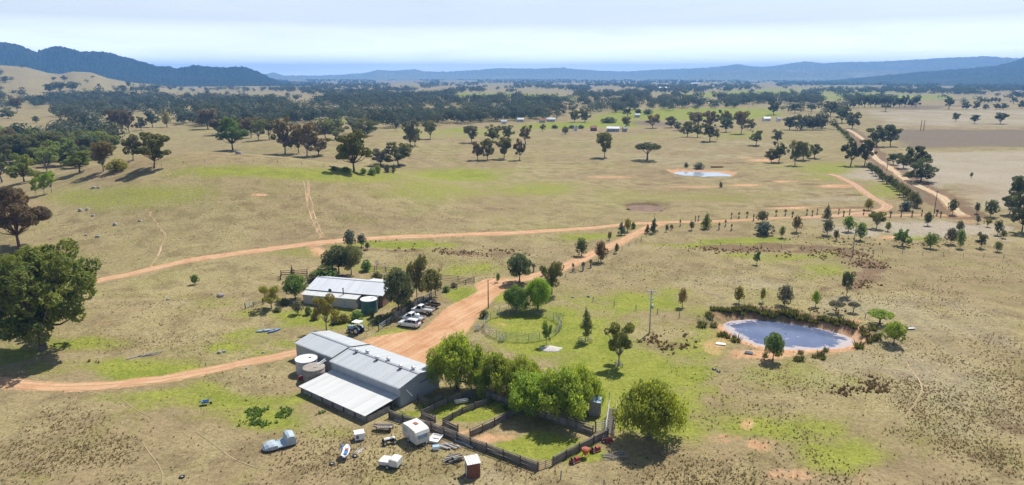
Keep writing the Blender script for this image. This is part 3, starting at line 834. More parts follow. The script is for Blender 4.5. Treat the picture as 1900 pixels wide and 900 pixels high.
def leaf_material(name, a, b_, trans=0.35, rough=0.6, yellow=0.0):
    m = bpy.data.materials.new(name); m.use_nodes = True
    t = m.node_tree
    for n in list(t.nodes): t.nodes.remove(n)
    out = t.nodes.new('ShaderNodeOutputMaterial')
    at = t.nodes.new('ShaderNodeAttribute'); at.attribute_name = 'tone'
    oi = t.nodes.new('ShaderNodeObjectInfo')
    c = mix(t, at.outputs['Fac'], a, b_)
    hs = t.nodes.new('ShaderNodeHueSaturation')
    t.links.new(c, hs.inputs['Color'])
    hs.inputs['Hue'].default_value = 0.5
    t.links.new(rng_map(t, oi.outputs['Random'], 0, 1, 0.485, 0.515, False), hs.inputs['Hue'])
    t.links.new(rng_map(t, oi.outputs['Random'], 0, 1, 0.82, 1.18, False), hs.inputs['Value'])
    d = t.nodes.new('ShaderNodeBsdfDiffuse'); t.links.new(hs.outputs[0], d.inputs['Color'])
    tr = t.nodes.new('ShaderNodeBsdfTranslucent')
    tc = mix(t, 1.0, hs.outputs[0], (1.7, 1.6, 0.7), 'MULTIPLY')
    t.links.new(tc, tr.inputs['Color'])
    g = t.nodes.new('ShaderNodeBsdfGlossy'); g.inputs['Roughness'].default_value = rough
    g.inputs['Color'].default_value = (0.5, 0.5, 0.5, 1)
    s1 = t.nodes.new('ShaderNodeMixShader'); s1.inputs[0].default_value = trans
    t.links.new(d.outputs[0], s1.inputs[1]); t.links.new(tr.outputs[0], s1.inputs[2])
    s2 = t.nodes.new('ShaderNodeMixShader'); s2.inputs[0].default_value = 0.03
    t.links.new(s1.outputs[0], s2.inputs[1]); t.links.new(g.outputs[0], s2.inputs[2])
    t.links.new(s2.outputs[0], out.inputs[0])
    return m
LEAF = {
 'olive': leaf_material('leaf_olive', (0.091, 0.103, 0.039), (0.228, 0.228, 0.089), 0.32),
 'dark': leaf_material('leaf_dark', (0.065, 0.088, 0.043), (0.164, 0.188, 0.086), 0.32),
 'brown': leaf_material('leaf_brown', (0.126, 0.101, 0.056), (0.266, 0.205, 0.109), 0.32),
 'grey': leaf_material('leaf_grey', (0.105, 0.110, 0.077), (0.198, 0.198, 0.138), 0.32),
 'green':  leaf_material('leaf_green', (0.085, 0.146, 0.039), (0.192, 0.283, 0.068), 0.4),
 'bright': leaf_material('leaf_bright', (0.162, 0.238, 0.031), (0.315, 0.414, 0.061), 0.45),
 'pepper': leaf_material('leaf_pepper', (0.148, 0.211, 0.027), (0.359, 0.433, 0.068), 0.6),
 'yellow': leaf_material('leaf_yellow', (0.177, 0.169, 0.039), (0.346, 0.315, 0.068), 0.4),
 'blue':   leaf_material('leaf_blue', (0.077, 0.116, 0.096), (0.162, 0.208, 0.169), 0.25),
 'wattle': leaf_material('leaf_wattle', (0.092, 0.135, 0.034), (0.268, 0.291, 0.077), 0.38),
 'bigdark': leaf_material('leaf_bigdark', (0.057, 0.090, 0.023), (0.230, 0.247, 0.057), 0.42),
 'reed':   leaf_material('leaf_reed', (0.060, 0.072, 0.022), (0.135, 0.140, 0.045), 0.35),
 'straw':  leaf_material('leaf_straw', (0.261, 0.192, 0.092), (0.460, 0.368, 0.184), 0.3),
}

def rot_rand(n, r):
    v = r.normal(size=(n, 3)); return v / np.linalg.norm(v, axis=1, keepdims=True)
def leaf_mesh(name, pos, nrm, size, tone, r, aspect=1.6, droop=0.0):
    """one spray of leaves = one folded diamond (two triangles meeting on the midrib)"""
    n = len(pos)
    up = np.array([0, 0, 1.0])
    ax = rot_rand(n, r); ax = ax * (1 - droop) + np.array([0, 0, -1.0]) * droop * 1.5
    ax -= nrm * np.sum(ax * nrm, 1, keepdims=True)
    ax /= np.linalg.norm(ax, axis=1, keepdims=True) + 1e-9
    bx = np.cross(nrm, ax)
    s = size[:, None]
    fold = nrm * s * (r.random((n, 1)) * 0.35)
    a = pos - ax * s * aspect * 0.5; c = pos + ax * s * aspect * 0.5
    b = pos + bx * s * 0.5 - fold; d = pos - bx * s * 0.5 - fold
    co = np.stack([a, b, c, d], 1).reshape(-1, 3)
    i = np.arange(n)[:, None] * 4
    f = np.concatenate([i + np.array([0, 1, 2]), i + np.array([0, 2, 3])], 0)
    me = raw_mesh(name, co, f)
    at = me.attributes.new('tone', 'FLOAT', 'POINT')
    at.data.foreach_set('value', np.repeat(tone, 4).astype(np.float32))
    return me
def scatter_lobes(lobes, n, r, shell=0.55, hang=0.0):
    L = np.array(lobes, float)
    w = (L[:, 3] * L[:, 4] * L[:, 5]) ** (2 / 3); w /= w.sum()
    k = r.choice(len(L), n, p=w)
    d = rot_rand(n, r)
    rr = shell + (1.06 - shell) * np.sqrt(r.random(n))
    # break each lobe into sub-tufts so that gaps open
    p = L[k, :3] + d * L[k, 3:6] * rr[:, None]
    cell = np.floor(p / (L[k, 3:4] * 0.42)).astype(int)
    hh = _hash(cell[:, 0] * 7 + cell[:, 2] * 131, cell[:, 1] * 13 + cell[:, 2] * 17, 5)
    keep = hh > 0.40
    p, d, k, hh = p[keep], d[keep], k[keep], hh[keep]
    if hang: p[:, 2] -= hang * r.random(len(p)) ** 2
    lt = r.random(len(L))
    tone = np.clip(0.45 * lt[k] + 0.25 * hh + 0.4 * r.random(len(p)), 0, 1)
    return p, d, tone
def trunk_mb(lobes, h_fork, r0, lean=(0, 0), wig=0.3, seed=0, forks=1):
    q = random.Random(seed); mb = MB()
    top = max(l[2] for l in lobes)
    fork = Vector((lean[0] * 0.5, lean[1] * 0.5, h_fork))
    mb.tube([(0, 0, -0.35), (lean[0] * .12, lean[1] * .12, h_fork * .35), (lean[0] * .3 + q.uniform(-.1, .1), lean[1] * .3, h_fork * .7), fork],
            [r0 * 1.35, r0, r0 * .88, r0 * .78], 7)
    for l in lobes:
        e = Vector(l[:3]); mid = fork.lerp(e, 0.5) + Vector((q.uniform(-wig, wig), q.uniform(-wig, wig), -0.12 * (e - fork).length * q.random()))
        mb.tube([fork, fork.lerp(mid, .5) + Vector((0, 0, .05)), mid, e], [r0 * .55, r0 * .42, r0 * .28, r0 * .07], 5)
        for j in range(3):
            e2 = e + Vector((q.uniform(-1, 1) * l[3], q.uniform(-1, 1) * l[4], q.uniform(-.3, .9) * l[5])) * .8
            mb.tube([mid.lerp(e, .5), e2], [r0 * .14, r0 * .04], 4)
    return mb
PROTO = {}
def proto(key, lobes, n, size, h_fork, r0, seed, droop=0.0, aspect=1.6, shell=0.55, hang=0.0, lean=(0, 0), out=0.5):
    r = np.random.default_rng(seed)
    # normalise the crown to 10 m across and 10 m high
    Lb = np.array(lobes, float)
    ext = np.percentile(np.hypot(Lb[:, 0], Lb[:, 1]) + (Lb[:, 3] + Lb[:, 4]) / 2, 90); top = (Lb[:, 2] + Lb[:, 5]).max()
    kx, kz = 5.0 / ext, 10.0 / top
    Lb = Lb * np.array([kx, kx, kz, kx, kx, kz]); lobes = [tuple(l) for l in Lb]
    p, d, tone = scatter_lobes(lobes, n, r, shell, hang)
    nr = d * out + rot_rand(len(p), r) * 0.75 + np.array([0, 0, 0.35])
    nr /= np.linalg.norm(nr, axis=1, keepdims=True)
    s = size * (0.6 + 0.8 * r.random(len(p)))
    cm = leaf_mesh('crown_' + key, p, nr, s, tone, r, aspect, droop)
    tm = trunk_mb(lobes, h_fork, r0, lean, 0.35, seed).mesh('trunk_' + key, True)
    PROTO[key] = (cm, tm)
def gum_lobes(seed, n=11, cw=5.0, z0=1.3, z1=9.9, rl=(1.15, 1.9), flat_=0.8):
    q = random.Random(seed); L = []
    zc = z0 + (z1 - z0) * .46; hz_ = (z1 - z0) * .56
    for i in range(n):
        a = 2 * math.pi * i * 0.618 + q.uniform(-.35, .35)
        z = z0 + 1.0 + (z1 - z0 - 2.1) * ((i + q.random()) / n if False else q.random() ** .85)
        env = math.sqrt(max(.06, 1 - ((z - zc) / hz_) ** 2))
        rr = (cw - 1.2) * env * q.uniform(.45, 1.0)
        k = q.uniform(*rl) * (1.0 if q.random() > .25 else .7)
        L.append((rr * math.cos(a), rr * math.sin(a), z, k, k * q.uniform(.85, 1.2), k * flat_ * q.uniform(.8, 1.2)))
    L.append((q.uniform(-.5, .5), q.uniform(-.5, .5), zc + .6, cw * .38, cw * .38, hz_ * .55))
    return L
def round_lobes(seed, n=8, cw=5.0, z0=1.5, z1=10.0, rl=(1.7, 2.5)):
    q = random.Random(seed); L = [(0, 0, (z0 + z1) / 2 + .3, cw * .55, cw * .55, (z1 - z0) * .36)]
    for i in range(n):
        a = 2 * math.pi * (i * 0.618 + q.random() * .1); t = (i + .5) / n
        z = z0 + 1.3 + (z1 - z0 - 2.6) * t; rr = (cw - 1.8) * math.sqrt(max(0.05, 1 - (2 * t - .85) ** 2)) * q.uniform(.8, 1.05)
        k = q.uniform(*rl)
        L.append((rr * math.cos(a), rr * math.sin(a), z, k, k, k * .85))
    return L
def cone_lobes(seed, n=11, cw=4.6, z0=.8, z1=10.0):
    q = random.Random(seed); L = []
    for i in range(n):
        t = i / (n - 1); z = z0 + .7 + (z1 - z0 - 1.2) * t; w = cw * (1 - t) ** .8 + .5
        m = 1 if t > .8 else 3
        for j in range(m):
            a = q.random() * 6.28; rr = 0 if m == 1 else w * .45
            L.append((rr * math.cos(a), rr * math.sin(a), z + q.uniform(-.2, .2), w * .55, w * .55, .85))
    return L
def drape_lobes(seed, n=24, cw=5.2, z0=.9, z1=10.2):
    q = random.Random(seed); L = [(0, 0, 4.8, 2.6, 2.6, 2.6)]
    for i in range(n):
        a = 2 * math.pi * (i * .618) + q.uniform(-.4, .4); t = (i + .5) / n
        rr = cw * math.sqrt(t) * q.uniform(.5, .95)
        z = z1 - 1.3 - (z1 - z0 - 2.2) * (rr / cw) ** 1.9 * q.uniform(.55, 1.35) - q.uniform(0, 1.0)
        k = q.uniform(.75, 1.55)
        L.append((rr * math.cos(a), rr * math.sin(a), max(z0 + .9, z), k, k * q.uniform(.8, 1.2), k * q.uniform(.9, 1.5)))
    return L
# prototypes are 10 m high and 10 m across, scaled per tree
for i in range(9):
    proto('gum%d' % i, gum_lobes(20 + i, (22, 16, 26, 18, 24, 14, 20, 12, 28)[i], 5.0 if i % 2 else 5.6, 1.0 + .45 * (i % 4), 9.9, rl=((.75, 1.35), (.9, 1.6), (.6, 1.1))[i % 3]), 7000, .30, 1.7 + .25 * (i % 3), .25, 40 + i, aspect=2.0, lean=(rnd.uniform(-.6, .6), rnd.uniform(-.6, .6)))
for i in range(3):
    proto('full%d' % i, round_lobes(60 + i, 9), 3600, .42, 2.2, .26, 70 + i)
for i in range(3):
    proto('oval%d' % i, round_lobes(80 + i, 8, 4.9, 1.8, 10), 2400, .5, 2.2, .32, 90 + i)
for i in range(2):
    proto('cone%d' % i, cone_lobes(100 + i), 2800, .42, 5.5, .24, 110 + i)
for i in range(3):
    proto('shrub%d' % i, [(a, b, 3.4 + c, 2.9, 2.9, 3.2) for a, b, c in ((0, 0, 2.6), (2.1, .4, 0), (-1.9, .9, .3), (-.4, -2.1, .2), (.5, 2.0, .1))], 2200, .62, 1.0, .4, 120 + i)
proto('umbrella', [(a, b, 7.2 + c, 2.2, 2.2, 1.6) for a, b, c in ((0, 0, 1), (2.6, .5, 0), (-2.6, .4, .2), (.6, 2.5, 0), (-.6, -2.5, .2), (1.8, -2, .3), (-1.8, 2, .1))], 3600, .42, 3.4, .36, 131)
proto('bigwattle', gum_lobes(140, 24, 5.0, .2, 9.6, (.9, 1.5), .9) + gum_lobes(141, 34, 6.1, .5, 10.4, (.5, 1.0), .85), 36000, .165, 2.2, .30, 142, shell=.62, aspect=2.2)
proto('biggum', gum_lobes(150, 24, 5.3, 1.9, 9.9, (.8, 1.35), .75), 26000, .17, 2.0, .24, 152, shell=.5, aspect=2.2, lean=(.5, 0))
for i in range(3):
    proto('pepper%d' % i, drape_lobes(160 + i, 24 + i * 3), 20000, .17, 1.8, .36, 170 + i, droop=.75, aspect=3.0, shell=.45, hang=1.9)
for i in range(2):
    proto('neargum%d' % i, gum_lobes(180 + i, 15, 4.9, 2.2, 9.8, (.9, 1.5)), 9000, .24, 2.2, .25, 190 + i, aspect=2.0)
for i in range(2):
    proto('nearfull%d' % i, round_lobes(200 + i, 15, 4.9, 1.6, 10, (1.2, 1.9)), 11000, .25, 2.4, .25, 210 + i, aspect=2.0)
proto('nearpine', cone_lobes(220, 12, 4.9, 1.8, 10.2), 9000, .25, 6.0, .22, 221, aspect=2.4)
proto('wispy', cone_lobes(225, 10, 4.6, 2.2, 10.2), 4600, .24, 7.0, .16, 226, aspect=2.6, shell=.2)
proto('wispy2', gum_lobes(227, 16, 4.8, 1.6, 10, (.8, 1.4), 1.1), 8000, .22, 5.0, .18, 228, aspect=2.6, shell=.3)
for i in range(4):
    proto('far%d' % i, gum_lobes(230 + i, 8, 5.0, 1.0, 9.8, (1.5, 2.2), .85), 620, 1.0, 3.0, .32, 240 + i, aspect=1.3)
def bare_proto(key, seed, levels=4):
    q = random.Random(seed); mb = MB()
    def grow(p, d, L, r, lv):
        e = p + d * L
        mb.tube([p, p.lerp(e, .5) + Vector((q.uniform(-.06, .06), q.uniform(-.06, .06), 0)) * L, e], [r, r * .8, r * .6], 5 if lv > 2 else 3, cap=False)
        if lv == 0: return
        for k in range(3 if lv > 1 else 4):
            nd_ = (d + Vector((q.uniform(-1, 1), q.uniform(-1, 1), q.uniform(-.15, .75))) * .85).normalized()
            grow(p.lerp(e, q.uniform(.55, 1)), nd_, L * q.uniform(.6, .82), r * .55, lv - 1)
    grow(Vector((0, 0, -.2)), Vector((0, 0, 1)), 3.2, .28, levels)
    PROTO[key] = (mb.mesh('branches_' + key), None)
bare_proto('bare0', 5); bare_proto('bare1', 9)

def place_tree(name, x, y, w, h, key, leaf, label, group=None, cat='tree', bark='bark', z=None, rz=None):
    z = gz(x, y) if z is None else z
    root = empty(name, (x, y, z), rnd.uniform(0, 6.28) if rz is None else rz, label, cat, group)
    cm, tm = PROTO[key]
    s = (w / 10.0, w / 10.0, h / 10.0)
    parts = [('crown', cm, LEAF.get(leaf) or M[leaf])]
    if tm is not None: parts.append(('trunk', tm, M[bark]))
    else: parts = [('branches', cm, LEAF.get(leaf) or M[leaf])]
    for nm, me, mt in parts:
        if not me.materials: me.materials.append(mt)
        o = bpy.data.objects.new(nm, me); COL.objects.link(o)
        o.parent = root; o.scale = s
        o.material_slots[0].link = 'OBJECT'; o.material_slots[0].material = mt
    return root
TREE_XY = []
def tree_px(u, v, hpx, wpx, key, leaf, label, name='gum_tree', group=None, cat='tree', bark='bark'):
    p = G(u, v); w = depth(p)
    k = w / F
    dep = math.atan2(CAM_H - p.z, math.hypot(p.x, p.y))
    TREE_XY.append((p.x, p.y))
    return place_tree(name, p.x, p.y, wpx * k, hpx * k / math.cos(dep), key, leaf, label, group, cat, bark, p.z)
GK = ['gum%d' % i for i in range(9)]
T = [
# --- foreground and farmstead
(80,648,196,205,'bigwattle','bigdark','huge spreading dark green tree on the bank at the left edge','broad_tree'),
(36,460,116,112,'biggum','brown','large brown-leaved gum leaning at the left edge above the huge green tree','gum_tree'),
(847,724,100,118,'pepper0','pepper','tall drooping pepper tree against the end of the metal shed','pepper_tree'),
(920,727,74,92,'pepper1','pepper','drooping pepper tree second from the shed in the clump','pepper_tree'),
(894,728,60,62,'pepper2','pepper','small pepper tree wedged between the two tallest by the shed','pepper_tree'),
(968,738,78,96,'pepper2','pepper','bright drooping pepper tree in the middle of the clump','pepper_tree'),
(990,766,70,110,'pepper0','pepper','low pepper tree overhanging the small sheep pen','pepper_tree'),
(1045,780,98,122,'pepper1','pepper','broad pepper tree overhanging the big pen corner','pepper_tree'),
(1078,760,84,84,'pepper2','pepper','pepper tree at the right end of the clump beside the tin outhouse','pepper_tree'),
(1206,814,110,134,'pepper2','pepper','lone rounded pepper tree right of the loading ramp','pepper_tree'),
(1148,679,76,58,'neargum0','wattle','small olive gum with dark round shadow on the green lawn','gum_tree'),
(958,578,52,54,'pepper2','green','grey-green weeping tree at the back of the round yard','weeping_tree'),
(998,576,62,58,'pepper0','bright','bright lime weeping tree behind the round yard','weeping_tree'),
(964,524,54,52,'nearfull0','dark','dark bushy tree at the bend of the driveway','bushy_tree'),
(1024,546,64,50,'wispy2','olive','open olive conifer beside the driveway behind the lime tree','conifer'),
(1086,633,66,34,'wispy','olive','slender olive conifer in a square timber guard','conifer'),
(1014,641,44,22,'wispy2','green','thin young tree in front of the round yard rails','young_tree'),
(740,583,84,64,'nearfull0','dark','big dark tree at the right end of the house roof','bushy_tree'),
(774,564,92,46,'wispy2','olive','tallest dark tree standing behind the parked cars','conifer'),
(800,552,52,46,'nearfull1','olive','rounded olive tree right of the tallest dark tree','bushy_tree'),
(629,508,52,54,'nearfull1','dark','dark tree behind the house roof, left of a pair','bushy_tree'),
(652,510,56,38,'nearfull0','olive','dark tree behind the house roof, right of a pair','bushy_tree'),
(604,518,26,54,'shrub0','green','low bright green bush behind the left end of the house','bush'),
(650,462,36,27,'oval0','blue','blue-grey tree beside the track behind the house','blue_gum'),
(671,458,25,19,'oval1','blue','small round blue-grey tree next to the larger one by the track','blue_gum'),
(682,463,14,11,'oval2','grey','tiny grey sapling right of the blue-grey trees','sapling'),
(680,503,22,22,'shrub1','green','small green tree at the end of the dark garden rail fence','bush'),
(504,574,46,46,'neargum1','yellow','yellow-green spreading tree left of the house by the gate','small_tree'),
(548,556,46,50,'nearfull1','green','dense green tree at the left corner of the house','small_tree'),
(606,614,66,52,'neargum0','yellow','yellow-green tree in front of the house wall','small_tree'),
(553,583,26,24,'oval2','grey','thin grey sapling in front of the house left end','sapling'),
(662,595,20,26,'shrub2','green','dark green garden shrub in front of the green tank','bush'),
(638,598,16,24,'shrub0','yellow','yellowish garden shrub between house and tractor','bush'),
(690,590,18,12,'shrub1','dark','dark clipped shrub beside the green tank','bush'),
(542,511,22,7,'cone0','dark','thin columnar plant behind the small timber pen','columnar_plant'),
(362,528,19,17,'full0','green','tiny lone green tree on the slope left of the house','small_tree'),
(899,589,15,20,'shrub2','olive','round shrub at the foot of the bare pole','bush'),
(924,524,18,9,'full1','green','tiny clipped tree left of the driveway bend','sapling'),
(1041,610,46,32,'bare1','twig_grey','bare yellowish branching tree at the right of the round yard','bare_tree'),
(814,519,38,46,'bare0','twig_red','leafless reddish tree behind the garden rail fence','bare_tree'),
(699,506,36,24,'bare1','twig_grey','leafless grey tree behind the garden, taller of two','bare_tree'),
(717,507,22,20,'bare0','twig_grey','leafless grey shrub behind the garden, shorter of two','bare_tree'),
(1605,590,26,38,'bare0','twig_grey','leafless grey thicket at the right end of the pond bank','bare_shrub'),
(585,593,14,18,'shrub0','olive','low olive shrub at the left front of the house','bush'),
(572,584,16,16,'shrub1','green','green shrub at the left corner of the house wall','bush'),
(622,601,12,20,'shrub2','dark','dark low shrub below the yellow-green house tree','bush'),
(704,600,16,22,'shrub0','dark','dark shrub in the shade right of the green tank','bush'),
(722,596,16,24,'shrub1','olive','olive shrub between the tank and the rail fence','bush'),
(757,574,18,26,'shrub2','dark','dark shrub at the foot of the tallest tree behind the cars','bush'),
(528,566,14,18,'shrub0','dark','dark shrub under the dense green tree left of the house','bush'),
(516,578,10,16,'shrub1','olive','low shrub below the yellow-green tree by the gate','bush'),
(582,522,18,24,'shrub2','olive','olive bush at the back left corner of the house','bush'),
(700,520,16,26,'shrub0','olive','olive bush behind the right end of the house roof','bush'),
(842,533,9,13,'shrub1','grey','grey round shrub inside the wire fence by the lawn','bush'),
(828,541,11,16,'shrub2','green','green shrub inside the wire fence by the lawn','bush'),
(660,486,30,30,'full2','olive','olive tree filling the gap behind the house pair','bushy_tree'),
(612,500,34,34,'full0','dark','dark tree at the left of the group behind the house','bushy_tree'),
# --- round the pond
(1371,563,32,23,'oval0','yellow','olive-yellow tree at the left behind the pond bank','small_tree'),
(1415,561,29,12,'oval1','yellow','narrow sapling second from left behind the pond bank','sapling'),
(1455,567,39,34,'full2','grey','grey-green round tree behind the middle of the pond bank','small_tree'),
(1513,569,31,18,'oval2','bright','upright yellow-green tree behind the pond bank','small_tree'),
(1570,549,46,26,'gum1','dark','leaning dark tree above the pond on brown ground','gum_tree'),
(1551,581,23,30,'umbrella','grey','grey-green flat-topped shrub on the pond bank','bush'),
(1583,580,20,22,'umbrella','grey','small flat-topped shrub beside the leafless thicket','bush'),
(1632,602,26,50,'umbrella','bright','wide bright green flat-topped shrub at the right of the pond','bush'),
(1658,638,42,44,'full0','bright','yellow-green tree at the right end of the pond','small_tree'),
(1434,668,50,40,'nearfull1','green','bright green tree standing on the near shore of the pond','small_tree'),
(1266,570,38,20,'oval1','straw','thin pale tree in the paddock left of the pond','sapling'),
# --- along the drive and the track
(1079,475,34,26,'full1','dark','dark round tree left of the driveway half way up','bushy_tree'),
(1115,487,40,28,'full2','brown','brownish tree right of the driveway half way up','bushy_tree'),
(1144,470,19,10,'full0','dark','small dark tree at the right edge of the driveway','sapling'),
(1131,446,17,9,'full1','olive','thin sapling left of the driveway near its top','sapling'),
(1153,436,28,19,'cone0','blue','blue-grey conifer left of the driveway top','conifer'),
(1164,430,25,16,'oval0','yellow','russet-yellow tree beside the blue-grey conifer','small_tree'),
(1175,424,13,10,'shrub0','green','small green bush near the driveway junction','bush'),
(1213,433,33,18,'cone1','blue','tall blue-grey conifer right of the driveway top','conifer'),
(1201,433,20,12,'cone0','dark','short dark conifer right of the driveway top','conifer'),
(1237,430,14,7,'full1','dark','small dark sapling at the junction','sapling'),
(1246,426,10,8,'full2','brown','small brown sapling at the junction','sapling'),
(1283,427,18,11,'oval1','olive','dark oval tree on the near side of the track junction','small_tree'),
(1311,424,32,25,'cone1','wattle','spiky green pine right of the track junction','conifer'),
(1414,413,22,23,'full0','dark','dark tree behind the round blue-grey shrub','bushy_tree'),
(1418,435,25,36,'shrub2','blue','large round blue-grey shrub beside the track','bush'),
(1478,430,31,20,'oval2','brown','dark egg-shaped tree with a round shadow on pale ground','small_tree'),
(1451,441,22,12,'oval0','wattle','small light green tree below the egg-shaped tree','small_tree'),
(1404,491,25,16,'gum2','green','small green tree alone in the rough paddock','small_tree'),
(1337,348,13,9,'cone0','dark','tiny dark tree alone left of the dam gullies','small_tree'),
(1534,409,33,20,'cone1','grey','tall grey-green tree behind the track at a row of saplings','small_tree'),
(1535,436,30,22,'full1','grey','grey-green tree in front of the tall grey-green one','small_tree'),
(1551,446,21,12,'oval1','olive','slim olive tree left of the leaning power pole','small_tree'),
(1574,430,30,24,'full2','green','rounded bright tree left of the pale flat, near the power pole','small_tree'),
(1596,446,34,22,'full0','green','fresh green tree just right of the power pole','small_tree'),
(1626,424,33,32,'gum3','wattle','broad green tree on the pale flat','gum_tree'),
(1647,429,18,13,'oval0','wattle','small green tree right of the broad one on the pale flat','small_tree'),
(1674,456,31,31,'gum4','green','round green tree standing by the vivid green patch','gum_tree'),
(1726,461,30,31,'full1','wattle','bushy olive tree right of the vivid green patch','bushy_tree'),
(1721,419,27,18,'oval2','dark','dark oval tree at the top of the pale flat','small_tree'),
(1764,453,31,22,'full0','grey','grey bushy tree at the right of the pale flat','small_tree'),
(1780,431,22,16,'oval0','grey','smaller grey tree behind the grey bushy tree','small_tree'),
(1781,461,37,18,'full2','green','upright green tree beside the grey bushy tree','small_tree'),
(1820,460,29,21,'gum1','olive','small olive gum at the right of the pale flat','gum_tree'),
(1851,467,20,17,'full1','olive','little round tree at the lower right of the pale flat','small_tree'),
(1851,436,29,17,'oval1','dark','dark upright tree near the right edge by the pale flat','small_tree'),
(1861,442,16,13,'oval2','olive','small round tree below the dark upright one near the right edge','small_tree'),
(1832,421,17,15,'gum5','yellow','pale yellowish sapling near the right edge','small_tree'),
(1814,415,14,10,'gum2','grey','tiny grey sapling left of the pale yellowish one','sapling'),
(1680,390,18,24,'shrub0','blue','round blue-grey shrub at the lower end of the hedge row','bush'),
(1611,390,22,18,'full1','yellow','dark and yellow bush at the bend of the reddish track','bush'),
(1767,398,30,19,'oval0','dark','dark tree at the corner of the dirt road','small_tree'),
(1838,402,32,25,'full0','dark','dark rounded tree right of the road corner','small_tree'),
(1812,396,22,11,'oval1','grey','thin grey tree between the road corner and the dark rounded one','small_tree'),
(1896,430,74,46,'gum0','dark','big dark gum at the right edge, nearer of two','gum_tree'),
(1893,384,60,56,'gum4','dark','big dark gum at the right edge, farther of two','gum_tree'),
(1873,397,36,32,'gum3','dark','dark gum left of the big ones at the right edge','gum_tree'),
(1802,330,11,6,'oval1','olive','tiny lone tree in the pale right-hand field','sapling'),
# --- middle distance paddock gums
(286,312,66,68,'biggum','olive','large olive gum at the crest of the grassy hill, left','gum_tree'),
(247,298,48,36,'gum0','grey','grey leafy gum just left of the large hill-crest gum','gum_tree'),
(192,318,56,44,'gum1','brown','brownish gum with bare lower trunk behind the hill crest','gum_tree'),
(219,316,22,44,'shrub0','yellow','yellow-green bush at the hill crest beside a gum','bush'),
(148,320,40,58,'gum2','wattle','wide green gum behind the left shoulder of the hill','gum_tree'),
(88,320,50,52,'gum3','wattle','olive-yellow gum left of the wide green one','gum_tree'),
(45,338,54,56,'gum4','wattle','gum with yellowish tips near the left edge','gum_tree'),
(4,338,60,56,'gum5','olive','dark gum cut by the left edge behind the brown gum','gum_tree'),
(82,360,38,20,'neargum1','bright','fresh green slim tree of a small clump, middle','young_gum'),
(96,357,40,22,'neargum0','bright','fresh green slim tree of a small clump, right','young_gum'),
(67,362,34,18,'neargum1','bright','fresh green slim tree of a small clump, left','young_gum'),
(432,279,60,60,'biggum','green','dark green forked gum alone in the brown paddock','gum_tree'),
(529,285,68,48,'gum1','brown','tall gum with twin trunks in the brown paddock row','gum_tree'),
(554,284,54,34,'gum2','brown','slim gum second in the brown paddock row','gum_tree'),
(570,289,62,48,'gum3','brown','rounded brown gum third in the brown paddock row','gum_tree'),
(591,288,36,44,'gum4','brown','short spreading gum at the right end of the brown paddock row','gum_tree'),
(657,318,76,78,'biggum','olive','large spreading gum at the far foot of the grassy hill','gum_tree'),
(739,307,44,58,'gum5','olive','wide gum right of the large spreading one','gum_tree'),
(707,307,32,46,'gum0','grey','grey-brown gum tucked between the large gum and the wide gum','gum_tree'),
(675,322,11,13,'shrub0','green','low green bush at the hill fence, left of a cluster','bush'),
(691,325,14,18,'shrub1','green','low green bush at the hill fence, front of a cluster','bush'),
(701,321,15,15,'shrub2','bright','yellow-green bush at the hill fence','bush'),
(731,321,19,12,'cone0','dark','small dark conical bush at the hill fence','bush'),
(719,320,15,14,'shrub0','grey','small grey bush at the hill fence','bush'),
(642,319,10,18,'shrub1','green','low spreading bush at the foot of the large spreading gum','bush'),
(620,316,8,12,'shrub2','green','tiny bush left of the large spreading gum','bush'),
(406,251,30,42,'gum2','brown','brown gum at the left of the knoll group','gum_tree'),
(386,240,38,46,'gum4','brown','reddish-brown gum at the far left of the knoll group','gum_tree'),
(430,248,34,40,'gum0','olive','gum behind the dark green forked tree','gum_tree'),
(450,252,34,34,'gum5','brown','brown gum third from left in the knoll group','gum_tree'),
(466,256,38,32,'gum1','brown','gum with dark trunk in the middle of the knoll group','gum_tree'),
(480,261,40,30,'gum3','olive','slim gum nearest in the knoll group','gum_tree'),
(500,259,38,36,'gum2','olive','gum at the right of the knoll group','gum_tree'),
(622,259,38,48,'gum0','olive','wide gum behind the brown paddock row','gum_tree'),
(604,257,34,36,'gum3','brown','gum partly hidden behind the brown paddock row','gum_tree'),
(678,252,33,52,'gum4','olive','wide dark gum behind the large spreading gum','gum_tree'),
(655,248,30,34,'gum1','grey','grey gum left of the wide dark one','gum_tree'),
(762,273,52,34,'gum1','grey','tall pale-trunked gum in the open tan paddock','gum_tree'),
(770,270,36,30,'gum2','olive','lower dark gum beside the pale-trunked gum','gum_tree'),
(735,243,20,14,'gum5','grey','thin grey dead-looking gum at the tan field edge','gum_tree'),
(798,258,35,30,'gum3','olive','upright gum right of the pale-trunked gum','gum_tree'),
(875,265,32,32,'gum1','grey','pale-branched gum at the back left of the central clump','gum_tree'),
(915,264,32,38,'gum4','olive','dense gum at the back middle of the central clump','gum_tree'),
(942,258,26,30,'gum0','olive','dark gum at the back of the central clump','gum_tree'),
(975,267,35,34,'gum5','brown','big gum at the back right of the central clump','gum_tree'),
(886,297,34,27,'gum2','brown','gum at the front left of the central clump','gum_tree'),
(904,297,40,32,'gum0','olive','forked gum second in front of the central clump','gum_tree'),
(935,295,40,38,'gum3','olive','spreading gum third in front of the central clump','gum_tree'),
(964,297,39,28,'gum5','brown','gum at the front right of the central clump','gum_tree'),
(1122,292,46,36,'gum1','olive','lone leaning gum in the middle of the tan field','gum_tree'),
(1201,297,33,48,'umbrella','dark','lone flat-topped dark tree left of the small dam','gum_tree'),
(1049,249,15,14,'gum4','olive','small round gum in the tan field before the green paddock','gum_tree'),
(1007,244,14,14,'gum5','grey','pale small gum at the edge of the green paddock','gum_tree'),
(1317,262,32,34,'gum2','olive','gum in front of the grove above the tan field','gum_tree'),
